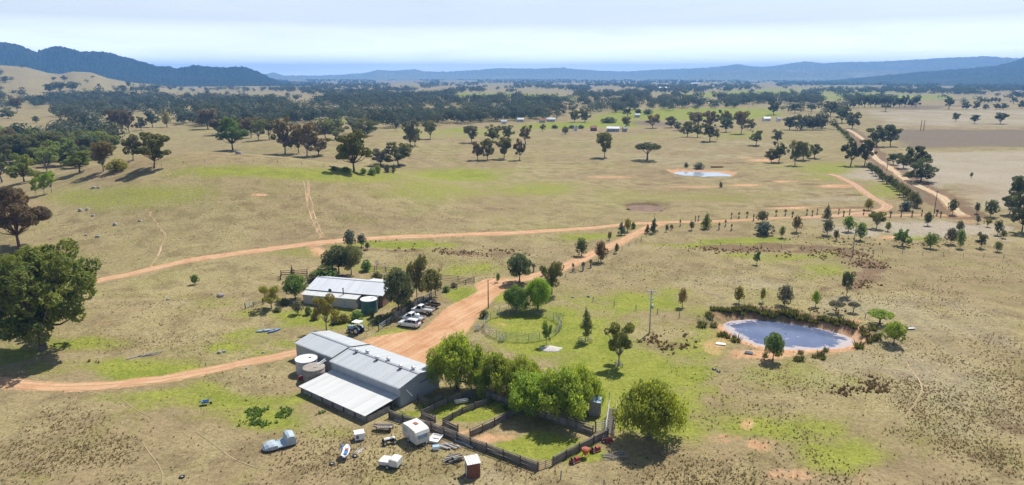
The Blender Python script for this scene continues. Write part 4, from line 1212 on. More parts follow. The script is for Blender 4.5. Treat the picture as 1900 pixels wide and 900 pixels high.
(1275,254,29,28,'gum0','olive','gum at the left of the grove above the tan field','gum_tree'),
(1294,255,28,26,'gum3','olive','bushy gum in the grove, left of middle','gum_tree'),
(1331,259,15,9,'gum5','olive','thin low gum in the grove','gum_tree'),
(1347,245,30,30,'gum4','dark','dark gum in the grove, right of middle','gum_tree'),
(1290,236,28,34,'gum1','brown','tall gum at the back of the grove, left','gum_tree'),
(1318,236,30,34,'gum0','brown','tall gum at the back of the grove, middle','gum_tree'),
(1343,234,30,32,'gum5','brown','tall gum at the back of the grove, right','gum_tree'),
(1375,248,42,30,'gum1','brown','tall bare-trunked gum at the right end of the grove','gum_tree'),
(1403,269,27,28,'gum2','wattle','lone yellow-green gum with wide shadow right of the grove','gum_tree'),
(1442,265,25,23,'gum3','grey','sparse grey gum behind the dam-side group','gum_tree'),
(1431,302,26,28,'gum0','olive','low gum left of the dam-side group','gum_tree'),
(1445,301,38,32,'gum5','olive','taller gum second of the dam-side group','gum_tree'),
(1475,307,46,32,'gum1','olive','tallest gum of the dam-side group','gum_tree'),
(1490,297,32,32,'gum4','olive','gum behind the tallest of the dam-side group','gum_tree'),
(1511,293,25,28,'gum2','olive','gum at the right end of the dam-side group','gum_tree'),
(1297,312,11,22,'shrub0','grey','grey-green bush on the bank behind the small dam','bush'),
(1273,311,10,9,'shrub1','blue','tiny bush on the bank behind the small dam','bush'),
(1211,238,26,30,'gum3','brown','dense gum by the grey field','gum_tree'),
(1245,237,21,24,'gum0','olive','gum right of the dense gum by the grey field','gum_tree'),
(1257,242,17,14,'gum4','dark','small dark gum at the field corner','gum_tree'),
(1162,239,22,18,'gum1','olive','gum behind the white farm shed','gum_tree'),
(1164,216,15,18,'gum2','dark','round gum at the green paddock, left of two','gum_tree'),
(1183,216,15,20,'gum5','dark','round gum at the green paddock, right of two','gum_tree'),
(1202,212,10,20,'shrub2','dark','low dark bush beyond the green paddock gums','bush'),
(1066,227,23,24,'gum0','olive','gum at the left of the bright green paddock','gum_tree'),
(1085,227,25,26,'gum4','olive','larger gum at the left of the bright green paddock','gum_tree'),
(1130,228,11,34,'shrub0','dark','low dark hedge clump in the bright green paddock','bush'),
(1465,241,26,32,'gum2','dark','gum in the belt across the road end, left','gum_tree'),
(1486,241,28,32,'gum5','dark','gum in the belt across the road end, middle','gum_tree'),
(1508,241,24,28,'gum0','dark','gum in the belt across the road end, right','gum_tree'),
(1524,241,22,24,'gum3','grey','grey gum in the belt across the road end','gum_tree'),
(1393,241,20,18,'gum4','olive','small gum between the grove and the belt','gum_tree'),
(1435,213,27,26,'gum1','dark','tall gum beyond the belt, left','gum_tree'),
(1475,210,18,22,'gum2','dark','round gum beyond the belt','gum_tree'),
(1505,207,14,20,'gum3','dark','flat gum beyond the belt','gum_tree'),
(1540,216,28,32,'gum0','dark','dense gum at the upper bend of the dirt road','gum_tree'),
(1562,228,30,30,'gum4','dark','big dark gum left of the upper dirt road','gum_tree'),
(1578,308,50,42,'gum5','dark','paired gum beside the dirt road, left of two','gum_tree'),
(1604,308,49,38,'gum2','dark','paired gum beside the dirt road, right of two','gum_tree'),
(1627,272,38,40,'gum1','dark','gum across the dirt road, left of two','gum_tree'),
(1652,272,41,36,'gum3','dark','gum across the dirt road, right of two','gum_tree'),
(1581,239,31,30,'gum0','dark','round gum at the top of the dirt road','gum_tree'),
(1708,337,44,54,'gum4','dark','near gum of the dark clump right of the dirt road','gum_tree'),
(1695,324,52,50,'gum2','dark','tall gum of the dark clump right of the dirt road','gum_tree'),
(1657,306,22,26,'gum5','dark','small gum left of the dark clump by the dirt road','gum_tree'),
(1676,312,28,30,'gum0','dark','gum at the back of the dark clump by the dirt road','gum_tree'),
(1389,348,0,0,None,None,None,None),
(1773,225,16,14,'gum1','dark','lone gum in the far right paddock, first from the poles','gum_tree'),
(1808,229,16,18,'gum2','dark','lone spreading gum in the far right paddock, second from the poles','gum_tree'),
(1856,230,21,24,'gum3','dark','larger lone gum in the far right paddock near the edge','gum_tree'),
(1792,203,14,17,'gum4','dark','dark gum in the upper right field, leftmost','gum_tree'),
(1811,204,17,14,'gum5','dark','upright gum in the upper right field','gum_tree'),
(1828,204,11,12,'gum0','grey','small grey gum in the upper right field','gum_tree'),
(1861,204,13,16,'gum1','dark','gum in the upper right field, right of three','gum_tree'),
(1849,203,11,14,'gum2','dark','gum in the upper right field behind its neighbour','gum_tree'),
(1880,193,13,13,'gum3','dark','gum near the right edge beyond the grey field','gum_tree'),
(1896,201,15,16,'gum4','dark','gum cut by the right edge beyond the grey field','gum_tree'),
(1643,207,13,18,'umbrella','dark','flat-topped gum before the far tree line','gum_tree'),
(1760,202,23,22,'gum5','dark','tall gum at the end of the far tree line','gum_tree'),
(1348,200,10,10,'gum0','dark','tiny gum in the pale green field','gum_tree'),
# --- left middle distance
(213,246,44,32,'gum1','brown','brown gum with dark trunk left of the knoll slope','gum_tree'),
(228,247,44,32,'gum3','brown','middle brown gum of three left of the knoll slope','gum_tree'),
(240,247,40,30,'gum5','brown','right brown gum of three left of the knoll slope','gum_tree'),
(262,242,26,22,'gum0','olive','smaller gum right of the three brown gums','gum_tree'),
(283,236,29,30,'gum2','dark','dark gum on the skyline of the knoll slope','gum_tree'),
(310,236,29,19,'oval0','yellow','upright yellowish gum on the skyline of the knoll slope','gum_tree'),
(15,220,20,28,'gum4','dark','dark gum in the left clearing','gum_tree'),
(32,208,27,24,'gum1','brown','brown gum at the edge of the left clearing','gum_tree'),
(67,228,13,13,'full0','dark','small dark tree in the left clearing','small_tree'),
(20,269,35,52,'gum0','green','green gum mass at the left edge','gum_tree'),
(45,266,30,40,'gum3','green','green gum right of the mass at the left edge','gum_tree'),
(10,153,12,14,'gum2','dark','gum on the tan hillside at the left edge','gum_tree'),
(25,146,9,13,'gum3','dark','gum high on the tan hillside','gum_tree'),
(45,148,9,11,'gum4','dark','gum beside the one high on the tan hillside','gum_tree'),
(120,151,11,13,'gum5','dark','gum in the saddle of the tan hills','gum_tree'),
(140,145,9,12,'gum0','dark','gum on the crest of the tan hills','gum_tree'),
(100,150,7,8,'gum1','dark','small gum on the saddle of the tan hills','gum_tree'),
(92,172,18,22,'gum2','dark','gum in the group below the tan hills, left','gum_tree'),
(112,172,20,28,'gum3','dark','gum in the group below the tan hills, middle','gum_tree'),
(135,167,16,22,'gum4','dark','gum in the group below the tan hills, right','gum_tree'),
(184,163,8,8,'gum5','dark','lone gum on the tan hill flank','gum_tree'),
(228,170,12,20,'gum0','dark','gum on the lower tan slope','gum_tree'),
(239,162,12,10,'gum1','dark','gum above the lower tan slope','gum_tree'),
(290,168,10,14,'gum2','dark','gum at the foot of the tan slope','gum_tree'),
(336,168,6,7,'gum3','dark','tiny gum on the pale green slope','gum_tree'),
(385,177,11,12,'gum4','dark','gum in the pale green strip beyond the woods','gum_tree'),
]
for e in T:
    if e[4] is None: continue
    u, v, hp, wp, key, leaf, label, nm = e
    if key[:3] == 'gum' and rnd.random() < .4: key = 'gum%d' % rnd.choice((6, 7, 8))
    bark = 'bark_pale' if key in ('gum1', 'gum3', 'neargum0', 'neargum1') else 'bark'
    if leaf in ('brown',) and key == 'biggum': bark = 'bark_red'
    tree_px(u, v, hp, wp, key, leaf, label, nm, cat='shrub' if nm in ('bush', 'bare_shrub') else 'tree', bark=bark)

# hedge of dark young trees beside the dirt road
def row(pts, n, hp, wp, keys, leaf, label, name, group):
    pts = np.array(pts, float); s = np.concatenate([[0], np.cumsum(np.hypot(*np.diff(pts, axis=0).T))])
    words = ['first', 'second', 'third', 'fourth', 'fifth', 'sixth', 'seventh', 'eighth', 'ninth', 'tenth', 'eleventh', 'twelfth', 'thirteenth', 'fourteenth', 'fifteenth', 'sixteenth', 'seventeenth', 'eighteenth', 'nineteenth', 'twentieth']
    for i in range(n):
        q = s[-1] * i / (n - 1)
        u, v = np.interp(q, s, pts[:, 0]), np.interp(q, s, pts[:, 1])
        f = i / (n - 1); h = hp[0] + (hp[1] - hp[0]) * f; w = wp[0] + (wp[1] - wp[0]) * f
        tree_px(u + rnd.uniform(-1, 1), v + rnd.uniform(-.6, .6), h * rnd.uniform(.85, 1.15), w * rnd.uniform(.9, 1.15), rnd.choice(keys), leaf if isinstance(leaf, str) else rnd.choice(leaf),
                label % words[i], name, group)
row([(1612,316),(1634,334),(1655,348),(1672,362),(1690,376),(1702,386)], 15, (16, 24), (13, 19), ['full0', 'full1', 'full2', 'oval0'], ['dark', 'olive'], '%s tree from the far end of the hedge beside the dirt road', 'hedge_tree', 'hedge row beside the dirt road')
row([(1549,236),(1556,243),(1564,250),(1572,258),(1577,264)], 8, (9, 12), (9, 11), ['full0', 'oval1'], 'wattle', '%s shrub from the far end of the upper road hedge', 'hedge_shrub', 'hedge by the upper dirt road')
row([(1582,200),(1598,200),(1640,199.5),(1700,199.5)], 12, (20, 20), (15, 17), GK, 'dark', '%s gum from the left in the far tree line beyond the right field', 'gum_tree', 'tree line beyond the right field')
row([(1820,191),(1854,190.5)], 6, (9, 9), (7, 7), ['oval0', 'oval1'], 'dark', '%s tree from the left in the short far windbreak', 'windbreak_tree', 'short far windbreak')
for u in (1029, 1061, 1078):
    tree_px(u, 238.5, 7, 14, 'shrub%d' % (u % 3), 'dark', {1029: 'dark clipped bush before the green paddock, left', 1061: 'dark clipped bush before the green paddock, middle', 1078: 'dark clipped bush before the green paddock, right'}[u], 'bush', 'clipped bushes before the green paddock', 'shrub')

# ---------------------------------------------------------------- the woods across the valley
def in_poly(u, v, poly):
    c = np.zeros(u.shape, bool); n = len(poly)
    for i in range(n):
        ax, ay = poly[i]; bx, by = poly[(i + 1) % n]
        cr = (ay > v) != (by > v)
        c ^= cr & (u < (bx - ax) * (v - ay) / ((by - ay) or 1e-9) + ax)
    return c
WOODS = [  # polygon of tree feet in survey pixels, trees per 1000 square pixels, leaf kinds
 ([(0,196),(100,184),(200,188),(262,194),(380,184),(500,194),(560,200),(640,200),(760,208),(860,210),(960,212),(1010,222),(860,230),(700,240),(640,226),(560,231),(480,238),(400,236),(330,232),(270,228),(200,226),(110,224),(90,208),(0,206)], 24, ('dark', 'dark', 'olive', 'green', 'grey')),
 ([(0,262),(60,272),(140,262),(205,256),(216,290),(160,314),(60,304),(0,306)], 10, ('olive', 'wattle', 'dark', 'olive', 'brown')),
 ([(60,262),(120,238),(180,240),(205,252),(150,266)], 7, ('olive', 'dark', 'wattle')),
 ([(390,236),(520,246),(640,244),(640,250),(520,254),(400,246)], 4, ('brown', 'olive')),
 ([(560,182),(700,180),(830,188),(930,188),(1000,191),(1180,203),(1180,208),(1000,216),(860,210),(700,204),(600,199)], 22, ('dark', 'dark', 'olive')),
 ([(1060,198),(1180,206),(1260,207),(1330,202),(1415,199),(1415,192),(1200,190),(1060,188)], 26, ('dark', 'olive', 'dark')),
 ([(860,216),(1010,214),(1030,224),(940,226),(860,228)], 22, ('dark', 'green')),
 ([(1000,224),(1120,214),(1120,218),(1030,228)], 8, ('dark',)),
 ([(1440,204),(1570,198),(1580,206),(1560,214),(1450,210)], 6, ('dark', 'olive')),
 ([(1440,236),(1560,236),(1560,243),(1440,243)], 9, ('dark', 'olive')),
 ([(240,166),(400,163),(560,166),(760,172),(760,178),(560,174),(420,172),(240,172)], 30, ('dark',)),
 ([(530,178),(640,176),(640,184),(530,184)], 8, ('dark',)),
]
cand = []
for poly, dens, leaves in WOODS:
    P_ = np.array(poly); a0, b0 = P_.min(0); a1, b1 = P_.max(0)
    n = int((a1 - a0) * (b1 - b0) / 1000 * dens)
    u = rng.uniform(a0, a1, n); v = rng.uniform(b0, b1, n)
    k = in_poly(u, v, poly)
    if b1 < 250:
        wx, wy = flat(u, np.maximum(v, 146)); k &= (fbm(wx, wy, 90, 88, 2) + .25 * vnoise(wx, wy, 30, 89)) > .44
    for a, b in zip(u[k], v[k]): cand.append((a, b, leaves[int(rng.integers(len(leaves)))]))
# scattered and massed timber farther out
n = 17000
u = rng.uniform(-150, 2050, n); v = 149.0 + 46 * rng.random(n) ** 1.9
open_ = np.zeros(n, bool)
dens = vnoise(u * 1.0, v * 11.0, 62, 77) * 0.6 + vnoise(u * 1.0, v * 5.0, 22, 78) * 0.4
for poly in ([(1440,184),(1600,174),(1770,176),(1770,186),(1560,188)], [(1240,178),(1380,168),(1490,170),(1490,179),(1330,184)], [(840,172),(1010,174),(1090,184),(1020,188),(860,182)],
             [(0,100),(230,150),(420,164),(560,172),(640,178),(540,186),(380,182),(100,180),(0,190)], [(1690,178),(1900,182),(1900,230),(1690,215)], [(1420,162),(1620,158),(1620,166),(1420,171)]):
    open_ |= in_poly(u, v, poly)
keep = (dens > 0.41 + 0.08 * (v > 172) + 0.05 * (v > 184)) & (~open_ | (rng.random(n) < 0.04))
leafk = ('dark', 'dark', 'olive')
for a, b in zip(u[keep], v[keep]): cand.append((a, b, leafk[int(rng.integers(3))]))
cand.sort(key=lambda c: -c[1])
n_ind = max(50, 306 - len(TREE_XY))
WOOD_LABEL = {'dark': 'dark green gum among the dense woods across the valley', 'olive': 'olive gum among the dense woods across the valley', 'green': 'fresh green tree among the dense woods across the valley',
              'grey': 'grey-green gum among the dense woods across the valley', 'wattle': 'yellow-tipped gum in the woods at the left behind the hill', 'brown': 'brownish gum in the woods behind the grassy hill'}
stuff = []; wood_things = []
taken = 0
cu, cv_ = np.array([c[0] for c in cand]), np.array([c[1] for c in cand])
cx, cy_ = flat(cu, cv_)
for _ in range(3):                      # settle on the uneven valley floor
    cz = hgt(cx, cy_); nx_, ny_ = flat(cu, cv_, np.minimum(cz, CAM_H - 8)); cx, cy_ = (cx + nx_) / 2, (cy_ + ny_) / 2
cz = hgt(cx, cy_)
for ci, (a, b, lf) in enumerate(cand):
    p = G(a, b) if b > 236 else Vector((float(cx[ci]), float(cy_[ci]), float(cz[ci])))
    d = depth(p)
    hm_ = rnd.triangular(8, 20, 13); wm = hm_ * rnd.uniform(.85, 1.25)
    if d < 430: hm_ *= .92; wm *= .95
    if taken < n_ind and -40 < a < 1940:
        lab = WOOD_LABEL[lf] if b < 240 else {'olive': 'olive gum in the woods behind the grassy hill', 'dark': 'dark gum in the woods behind the grassy hill'}.get(lf, WOOD_LABEL[lf])
        wood_things.append((place_tree('gum_tree', p.x, p.y, wm, hm_, rnd.choice(GK) if d < 620 else 'far%d' % rnd.randrange(4), lf, lab, 'woodland ' + lf + (' trees across the valley' if b < 240 else ' trees behind the hill'), z=p.z), a))
        taken += 1
    else:
        stuff.append((p.x, p.y, p.z, wm, hm_, d, lf))
number_row(wood_things)
# the remainder reads as one mass: leaf sprays of every tree in one mesh
def wood_stuff(items, name, leafset, mat, label):
    r = np.random.default_rng(99)
    P_, S_, T_, D_ = [], [], [], []
    for (x, y, z, w, h, d, lf) in items:
        if lf not in leafset: continue
        k = int(np.clip(200 * (900 / d) ** 1.3, 8, 200))
        # several lobes per crown
        nl = 5 if k > 25 else 2
        lob = np.stack([r.normal(0, .22, nl) * w, r.normal(0, .22, nl) * w, h * (.52 + r.uniform(-.2, .2, nl))], 1)
        q = r.integers(0, nl, k)
        d0 = rot_rand(k, r); D_.append(d0); dd = d0 * np.array([w * .27, w * .27, h * .24])
        P_.append(lob[q] + dd + np.array([x, y, z])); S_.append(np.full(k, math.sqrt(w * h / k) * 1.15)); T_.append(np.clip(r.random(k) * .6 + .4 * r.random(), 0, 1))
    p = np.concatenate(P_); s = np.concatenate(S_); tn = np.concatenate(T_)
    nr = rot_rand(len(p), r) * .55 + np.concatenate(D_) + np.array([0, 0, .25]); nr /= np.linalg.norm(nr, axis=1, keepdims=True)
    me = leaf_mesh(name, p, nr, s * (.7 + .6 * r.random(len(p))), tn, r, 1.3)
    o = link_mesh(name, me, mat)
    tag(o, label, 'woodland', kind='stuff')
wood_stuff(stuff, 'distant_woodland', ('dark', 'grey', 'brown'), leaf_material('leaf_wood_dark', (0.039, 0.057, 0.046), (0.121, 0.142, 0.100), 0.25), 'distant dark woodland massed across the valley floor')
wood_stuff(stuff, 'olive_woodland', ('olive', 'green', 'wattle'), leaf_material('leaf_wood_olive', (0.047, 0.060, 0.036), (0.143, 0.153, 0.081), 0.25), 'distant olive woodland mixed through the valley floor')

# ---------------------------------------------------------------- tussocks, reeds, weeds
def tuft_mesh(name, px, py, hgt_m, wid, r, blades=5):
    n = len(px); pz = hgt(px, py)
    base = np.stack([px, py, pz - 0.02], 1)
    V = []; Fc = []; tone = []
    tt = r.random(n)
    for b in range(blades):
        a = r.random(n) * 6.28; ln = r.uniform(.35, 1.0, n)
        o = np.stack([np.cos(a), np.sin(a), np.zeros(n)], 1) * (wid * ln)[:, None]
        side = np.stack([-np.sin(a), np.cos(a), np.zeros(n)], 1) * (wid * .38)[:, None]
        tip = base + o + np.array([0, 0, 1.0]) * (hgt_m * (1.25 - .6 * ln))[:, None]
        V.append(np.stack([base - side + o * .15, base + side + o * .15, tip], 1)); tone.append(np.clip(tt * .6 + r.random(n) * .4, 0, 1))
    V = np.concatenate(V).reshape(-1, 3); f = np.arange(len(V)).reshape(-1, 3)
    me = raw_mesh(name, V, f)
    at = me.attributes.new('tone', 'FLOAT', 'POINT'); at.data.foreach_set('value', np.repeat(np.concatenate(tone), 3).astype(np.float32))
    return me
def clear_mask(x, y):
    """keep tussocks off tracks, yard, water, buildings"""
    ok = np.ones(x.shape, bool)
    for nm, hw, line in W_TRACKS:
        if hw > 1: ok &= pdist(x, y, line) > hw * 1.1
        else: ok &= pdist(x, y, line) > hw * 1.5
    ok &= sdist(x, y, W_YARD) > 0.6
    lawn = in_poly(*survey(x, y, 0), LAWN); ok &= ~lawn | (np.random.default_rng(3).random(x.shape) < .12)
    ok &= sdist(x, y, W_POND) > 1.6; ok &= sdist(x, y, W_DAM) > 2; ok &= sdist(x, y, W_DRY) > 1
    for u0, v0, u1, v1 in BUILT:
        uu, vv = survey(x, y, 0); ok &= ~((uu > u0) & (uu < u1) & (vv > v0) & (vv < v1))
    return ok
LAWN = [(720,770),(800,720),(900,560),(1000,560),(1150,590),(1240,660),(1180,740),(1130,810),(1000,875)]
BUILT = [(540,615,830,790),(560,500,800,600)]
rt = np.random.default_rng(5)
N = 200000
u = rt.uniform(-60, 1960, N); v = 338 + 580 * rt.random(N) ** .8
x, y = flat(u, v)
# where rough grass stands: (u, v, half width, half height, strength)
ROUGH = [(1750,760,260,220,1.0),(1720,560,260,110,.85),(1500,500,240,50,.7),(1200,490,200,50,.75),(900,490,180,34,.7),(980,470,240,14,.6),(520,395,230,38,.75),(860,400,220,26,.5),(100,840,170,70,.9),(330,560,170,50,.45),(300,640,120,22,.5),
         (1480,700,150,40,.6),(1600,720,60,44,.9),(1230,636,70,18,1.1),(640,850,160,50,.55),(900,880,160,40,.6),(1500,770,90,40,.5),(60,790,90,40,.7),(200,860,120,60,.6),(620,360,110,20,.6),(1330,760,110,30,.35),(1300,900,140,50,.7),(450,700,100,30,.5),(240,450,190,60,.3),(1700,470,240,18,.5),(560,790,110,20,.35),(1330,690,90,20,.6),(960,430,300,30,.4)]
dn = np.zeros(N)
for a, b, w, h, s in ROUGH:
    dn = np.maximum(dn, s * np.exp(-(((u - a) / w) ** 2 + ((v - b) / h) ** 2) ** 1.5))
cl = fbm(x, y, 9, 41, 3)
pr = dn * sstep(.30, .72, cl) * .9 + .02
kp = rt.random(N) < pr
kp[kp] = clear_mask(x[kp], y[kp])
# drop those on the hidden side / re-seat hill ones on the ground actually seen there
uh, vh, xk, yk = u[kp], v[kp], x[kp].copy(), y[kp].copy()
hill = np.nonzero(hgt(xk, yk) > 1.0)[0]
for c0 in range(0, len(hill), 4000):
    ii = hill[c0:c0 + 4000]
    dx, dy, dz = rays(uh[ii], vh[ii])
    tt = np.linspace(110, 420, 110)[:, None]
    below = (CAM_H + dz * tt) < hgt((dx * tt).ravel(), (dy * tt).ravel()).reshape(tt.shape[0], -1)
    ta = tt[np.argmax(below, 0), 0] - (tt[1, 0] - tt[0, 0]); tb = ta + (tt[1, 0] - tt[0, 0])
    for _ in range(6):
        tm_ = (ta + tb) / 2; lo = (CAM_H + dz * tm_) < hgt(dx * tm_, dy * tm_)
        tb = np.where(lo, tm_, tb); ta = np.where(lo, ta, tm_)
    t0 = tb
    xk[ii], yk[ii] = dx * t0, dy * t0
print('tussocks', len(xk), 'hill', len(hill))
dk = np.hypot(xk, yk)
sz = (.3 + .75 * rt.random(len(xk)) ** 2.2) * (1 + np.maximum(0, dk - 160) / 400)
dry = rt.random(len(xk)) < .6
M['tuss'] = leaf_material('tussock_dark', (0.18, 0.14, 0.076), (0.33, 0.27, 0.15), 0.25)
M['tuss_dry'] = leaf_material('tussock_straw', (0.22, 0.175, 0.095), (0.40, 0.34, 0.20), 0.25)
for nm, k, mt, lb in (('tussock_grass', ~dry, M['tuss'], 'dark tussocks of rough grass over the paddocks'), ('dry_grass', dry, M['tuss_dry'], 'pale dry grass clumps over the paddocks')):
    me = tuft_mesh(nm, xk[k], yk[k], sz[k] * .28, sz[k] * .27, rt, 5)
    tag(link_mesh(nm, me, mt), lb, 'grass', kind='stuff')
# brown rushes in the wet ground
RUSH = [(860,473,150,7,1),(760,464,80,4,.8),(1380,459,100,7,1.2),(1500,463,110,7,1.2),(1575,471,50,10,1.2),(1612,494,36,22,1.2),(1590,528,40,16,.8),(1240,636,58,16,1),(1620,447,110,7,.9),(1530,440,70,5,.7),(1600,722,46,18,.8),(1700,445,70,8,.5),(1480,575,80,6,.4),(1310,460,40,5,.7),(160,682,30,8,.7)]
N = 40000
u = rt.uniform(600, 1900, N); v = rt.uniform(430, 760, N)
u[:1500] = rt.uniform(100, 260, 1500); v[:1500] = rt.uniform(660, 700, 1500)
x, y = flat(u, v)
dn = np.zeros(N)
for a, b, w, h, s in RUSH: dn = np.maximum(dn, s * np.exp(-(((u - a) / w) ** 2 + ((v - b) / h) ** 2) ** 2))
kp = rt.random(N) < dn * sstep(.3, .6, fbm(x, y, 6, 61, 2))
kp[kp] = clear_mask(x[kp], y[kp])
M['rush'] = leaf_material('rush_brown', (0.105, 0.066, 0.040), (0.22, 0.145, 0.085), 0.25)
s_ = rt.uniform(.6, 1.2, kp.sum())
tag(link_mesh('brown_rushes', tuft_mesh('brown_rushes', x[kp], y[kp], s_ * .42, s_ * .46, rt, 8), M['rush']), 'brown rushes standing in the wet ground', 'rushes', kind='stuff')
# green weeds by the shed
WEED = [(500,768,40,10,1),(470,785,26,9,1),(525,765,20,7,1),(590,765,12,5,1),(880,752,70,10,.7),(940,760,50,9,.6),(700,447,40,4,.3)]
N = 5000
u = rt.uniform(430, 1000, N); v = rt.uniform(740, 800, N); x, y = flat(u, v)
dn = np.zeros(N)
for a, b, w, h, s in WEED: dn = np.maximum(dn, s * np.exp(-(((u - a) / w) ** 2 + ((v - b) / h) ** 2) ** 2))
kp = rt.random(N) < dn * sstep(.4, .6, fbm(x, y, 2.2, 63, 2))
s_ = rt.uniform(.6, 1.2, kp.sum())
tag(link_mesh('green_weeds', tuft_mesh('green_weeds', x[kp], y[kp], s_ * .45, s_ * .4, rt, 7), LEAF['green']), 'leafy green weeds in front of the shed and in the pens', 'weeds', kind='stuff')

# rush clumps along the pond bank: one can count them
def clump_proto(seed):
    r = np.random.default_rng(seed); n = 70
    a = r.random(n) * 6.28; rr = .35 * np.sqrt(r.random(n)); base = np.stack([np.cos(a) * rr, np.sin(a) * rr, np.zeros(n) - .1], 1)
    tip = base + np.stack([np.cos(a) * rr * 1.1, np.sin(a) * rr * 1.1, r.uniform(.7, 1.25, n)], 1)
    side = np.stack([-np.sin(a), np.cos(a), np.zeros(n)], 1) * .07
    V = np.stack([base - side, base + side, tip], 1).reshape(-1, 3)
    me = raw_mesh('reed_clump', V, np.arange(len(V)).reshape(-1, 3))
    at = me.attributes.new('tone', 'FLOAT', 'POINT'); at.data.foreach_set('value', np.repeat(r.random(n), 3).astype(np.float32))
    me.materials.append(LEAF['reed'])
    return me
RC = [clump_proto(i) for i in range(3)]
spots = []
for i in range(34):
    f = i / 33; u = 1322 + 262 * f; v = np.interp(u, [1322, 1380, 1450, 1520, 1600], [578, 578, 585, 594, 606]) + rnd.uniform(-5, 6)
    spots.append((u, v, 'green reed clump on the far bank of the pond', 'reed clumps on the far pond bank'))
for u, v in ((1314,585),(1318,590),(1342,622),(1336,624),(1349,626),(1325,606),(1365,633),(1302,606)):
    spots.append((u, v, 'reed clump at the left end of the pond', 'reed clumps at the left pond end'))
for u, v in ((1605,622),(1612,634),(1620,612),(1628,626),(1594,645),(1622,630),(1600,612)):
    spots.append((u, v, 'reed clump at the right end of the pond', 'reed clumps at the right pond end'))
for u, v in ((1485,656),(1532,652),(1522,660),(1486,669),(1478,669),(1512,663),(1526,666),(1442,660),(1420,662)):
    spots.append((u, v, 'brown reed clump on the near shore of the pond', 'reed clumps on the near pond shore'))
reed_things = []
for u, v, lb, gp in spots:
    p = G(u, v)
    o = bpy.data.objects.new('reed_clump', RC[rnd.randrange(3)]); COL.objects.link(o)
    o.location = p; o.rotation_euler = (0, 0, rnd.uniform(0, 6.28)); k = rnd.uniform(.75, 1.25) * (1 if 'near' not in gp else .8); o.scale = (k * 1.7, k * 1.7, k)
    tag(o, lb, 'reeds', gp); reed_things.append((o, u))
number_row(reed_things)
# ---------------------------------------------------------------- farm buildings
def frame(o, ux):
    """angle of a local frame whose +x runs along ux; builders below use (x, -v, z)"""
    return math.atan2(ux[1], ux[0])
def sheet(p00, p10, p11, p01, th=0.05, rib=0.76, ribh=0.02, ribw=0.06, over=0.0):
    """sheet of roofing or cladding: a slab with raised ribs; p00->p10 along the sheets, p00->p01 down them"""
    a, b, c, d = (Vector(p) for p in (p00, p10, p11, p01))
    n = (b - a).cross(d - a).normalized()
    if n.z < -0.2: n = -n
    mb = MB()
    mb.add([a, b, c, d, a - n * th, b - n * th, c - n * th, d - n * th], [(0, 1, 2, 3), (7, 6, 5, 4), (0, 4, 5, 1), (1, 5, 6, 2), (2, 6, 7, 3), (3, 7, 4, 0)])
    k = max(2, int((b - a).length / rib))
    for i in range(k + 1):
        p = a.lerp(b, min(.998, max(.002, i / k))); q = d.lerp(c, min(.998, max(.002, i / k)))
        e = (b - a).normalized() * ribw / 2
        mb.add([p - e, p + e, q + e, q - e, p - e * .5 + n * ribh, p + e * .5 + n * ribh, q + e * .5 + n * ribh, q - e * .5 + n * ribh],
               [(4, 5, 6, 7), (0, 4, 7, 3), (1, 2, 6, 5), (0, 1, 5, 4), (3, 7, 6, 2)])
    return mb
SO = flat(743.6, 755.7); UX = (-0.79017, 0.61289)
SZ = gz(*SO) - 0.03
shed = empty('farm_shed', (SO[0], SO[1], SZ), frame(SO, UX), 'long grey corrugated metal farm shed with low lean-to in front', 'shed')
def L(u, v, z): return (u, -v, z)
U1, V1, E1, R1, RV = 16.1, 8.2, 3.2, 4.05, 3.95
U2, VA, VB, E2, R2, RV2 = 27.7, 1.5, 8.55, 2.95, 3.72, 5.0
o_ = 0.18
r = sheet(L(-o_, -o_, E1 - .03), L(U1 + o_, -o_, E1 - .03), L(U1 + o_, RV, R1), L(-o_, RV, R1)).build('main_roof', M['roof_zinc'], shed)
r2 = sheet(L(-o_, RV, R1), L(U1 + o_, RV, R1), L(U1 + o_, V1 + o_, E1 - .03), L(-o_, V1 + o_, E1 - .03)).build('main_roof', M['roof_zinc'], shed)
MB().add([L(-o_, RV - .3, R1 + .015), L(U1 + o_, RV - .3, R1 + .015), L(U1 + o_, RV, R1 + .10), L(-o_, RV, R1 + .10), L(U1 + o_, RV + .3, R1 + .015), L(-o_, RV + .3, R1 + .015)], [(0, 1, 2, 3), (3, 2, 4, 5)]).build('ridge_cap', M['steel'], r)
for i, (uu, side) in enumerate(((14.0, -.55), (12.2, .55), (9.0, -.55), (7.2, .55), (3.6, -.55), (1.6, .55))):
    v = RV + side * .7; z = R1 - abs(v - RV) * (R1 - E1) / RV
    vent = MB().lathe(L(uu, v, z - .02), [(.17, 0), (.15, .28), (.30, .32), (.36, .48), (.30, .64), (.10, .72)], 14).build('roof_vent', M['aluminium'], r)
    MB().lathe(L(uu, v, z - .03), [(.27, 0), (.24, .09), (.20, .16)], 12).build('vent_base', M['steel_dark'], vent)
def wall(p, q, z0, z1, name='wall', mat='wall_zinc', rib=.42, par=shed, gable=None):
    mb = sheet((*p, z0), (*q, z0), (*q, z1), (*p, z1), .05, rib, .03, .08)
    if gable:
        gx, gy, gz_ = gable
        mb.add([(*p, z1), (*q, z1), (gx, gy, gz_)], [(0, 1, 2), (2, 1, 0)][:1])
    return mb.build(name, M[mat], par)
P2 = lambda u, v: (u, -v)
wall(P2(0, 0), P2(U1, 0), 0, E1 - .08, 'front_wall')
wall(P2(0, V1), P2(0, 0), 0, E1 - .08, 'end_wall', gable=(0, -RV, R1 - .06))
wall(P2(U1, V1), P2(0, V1), 0, E1 - .08, 'rear_wall')
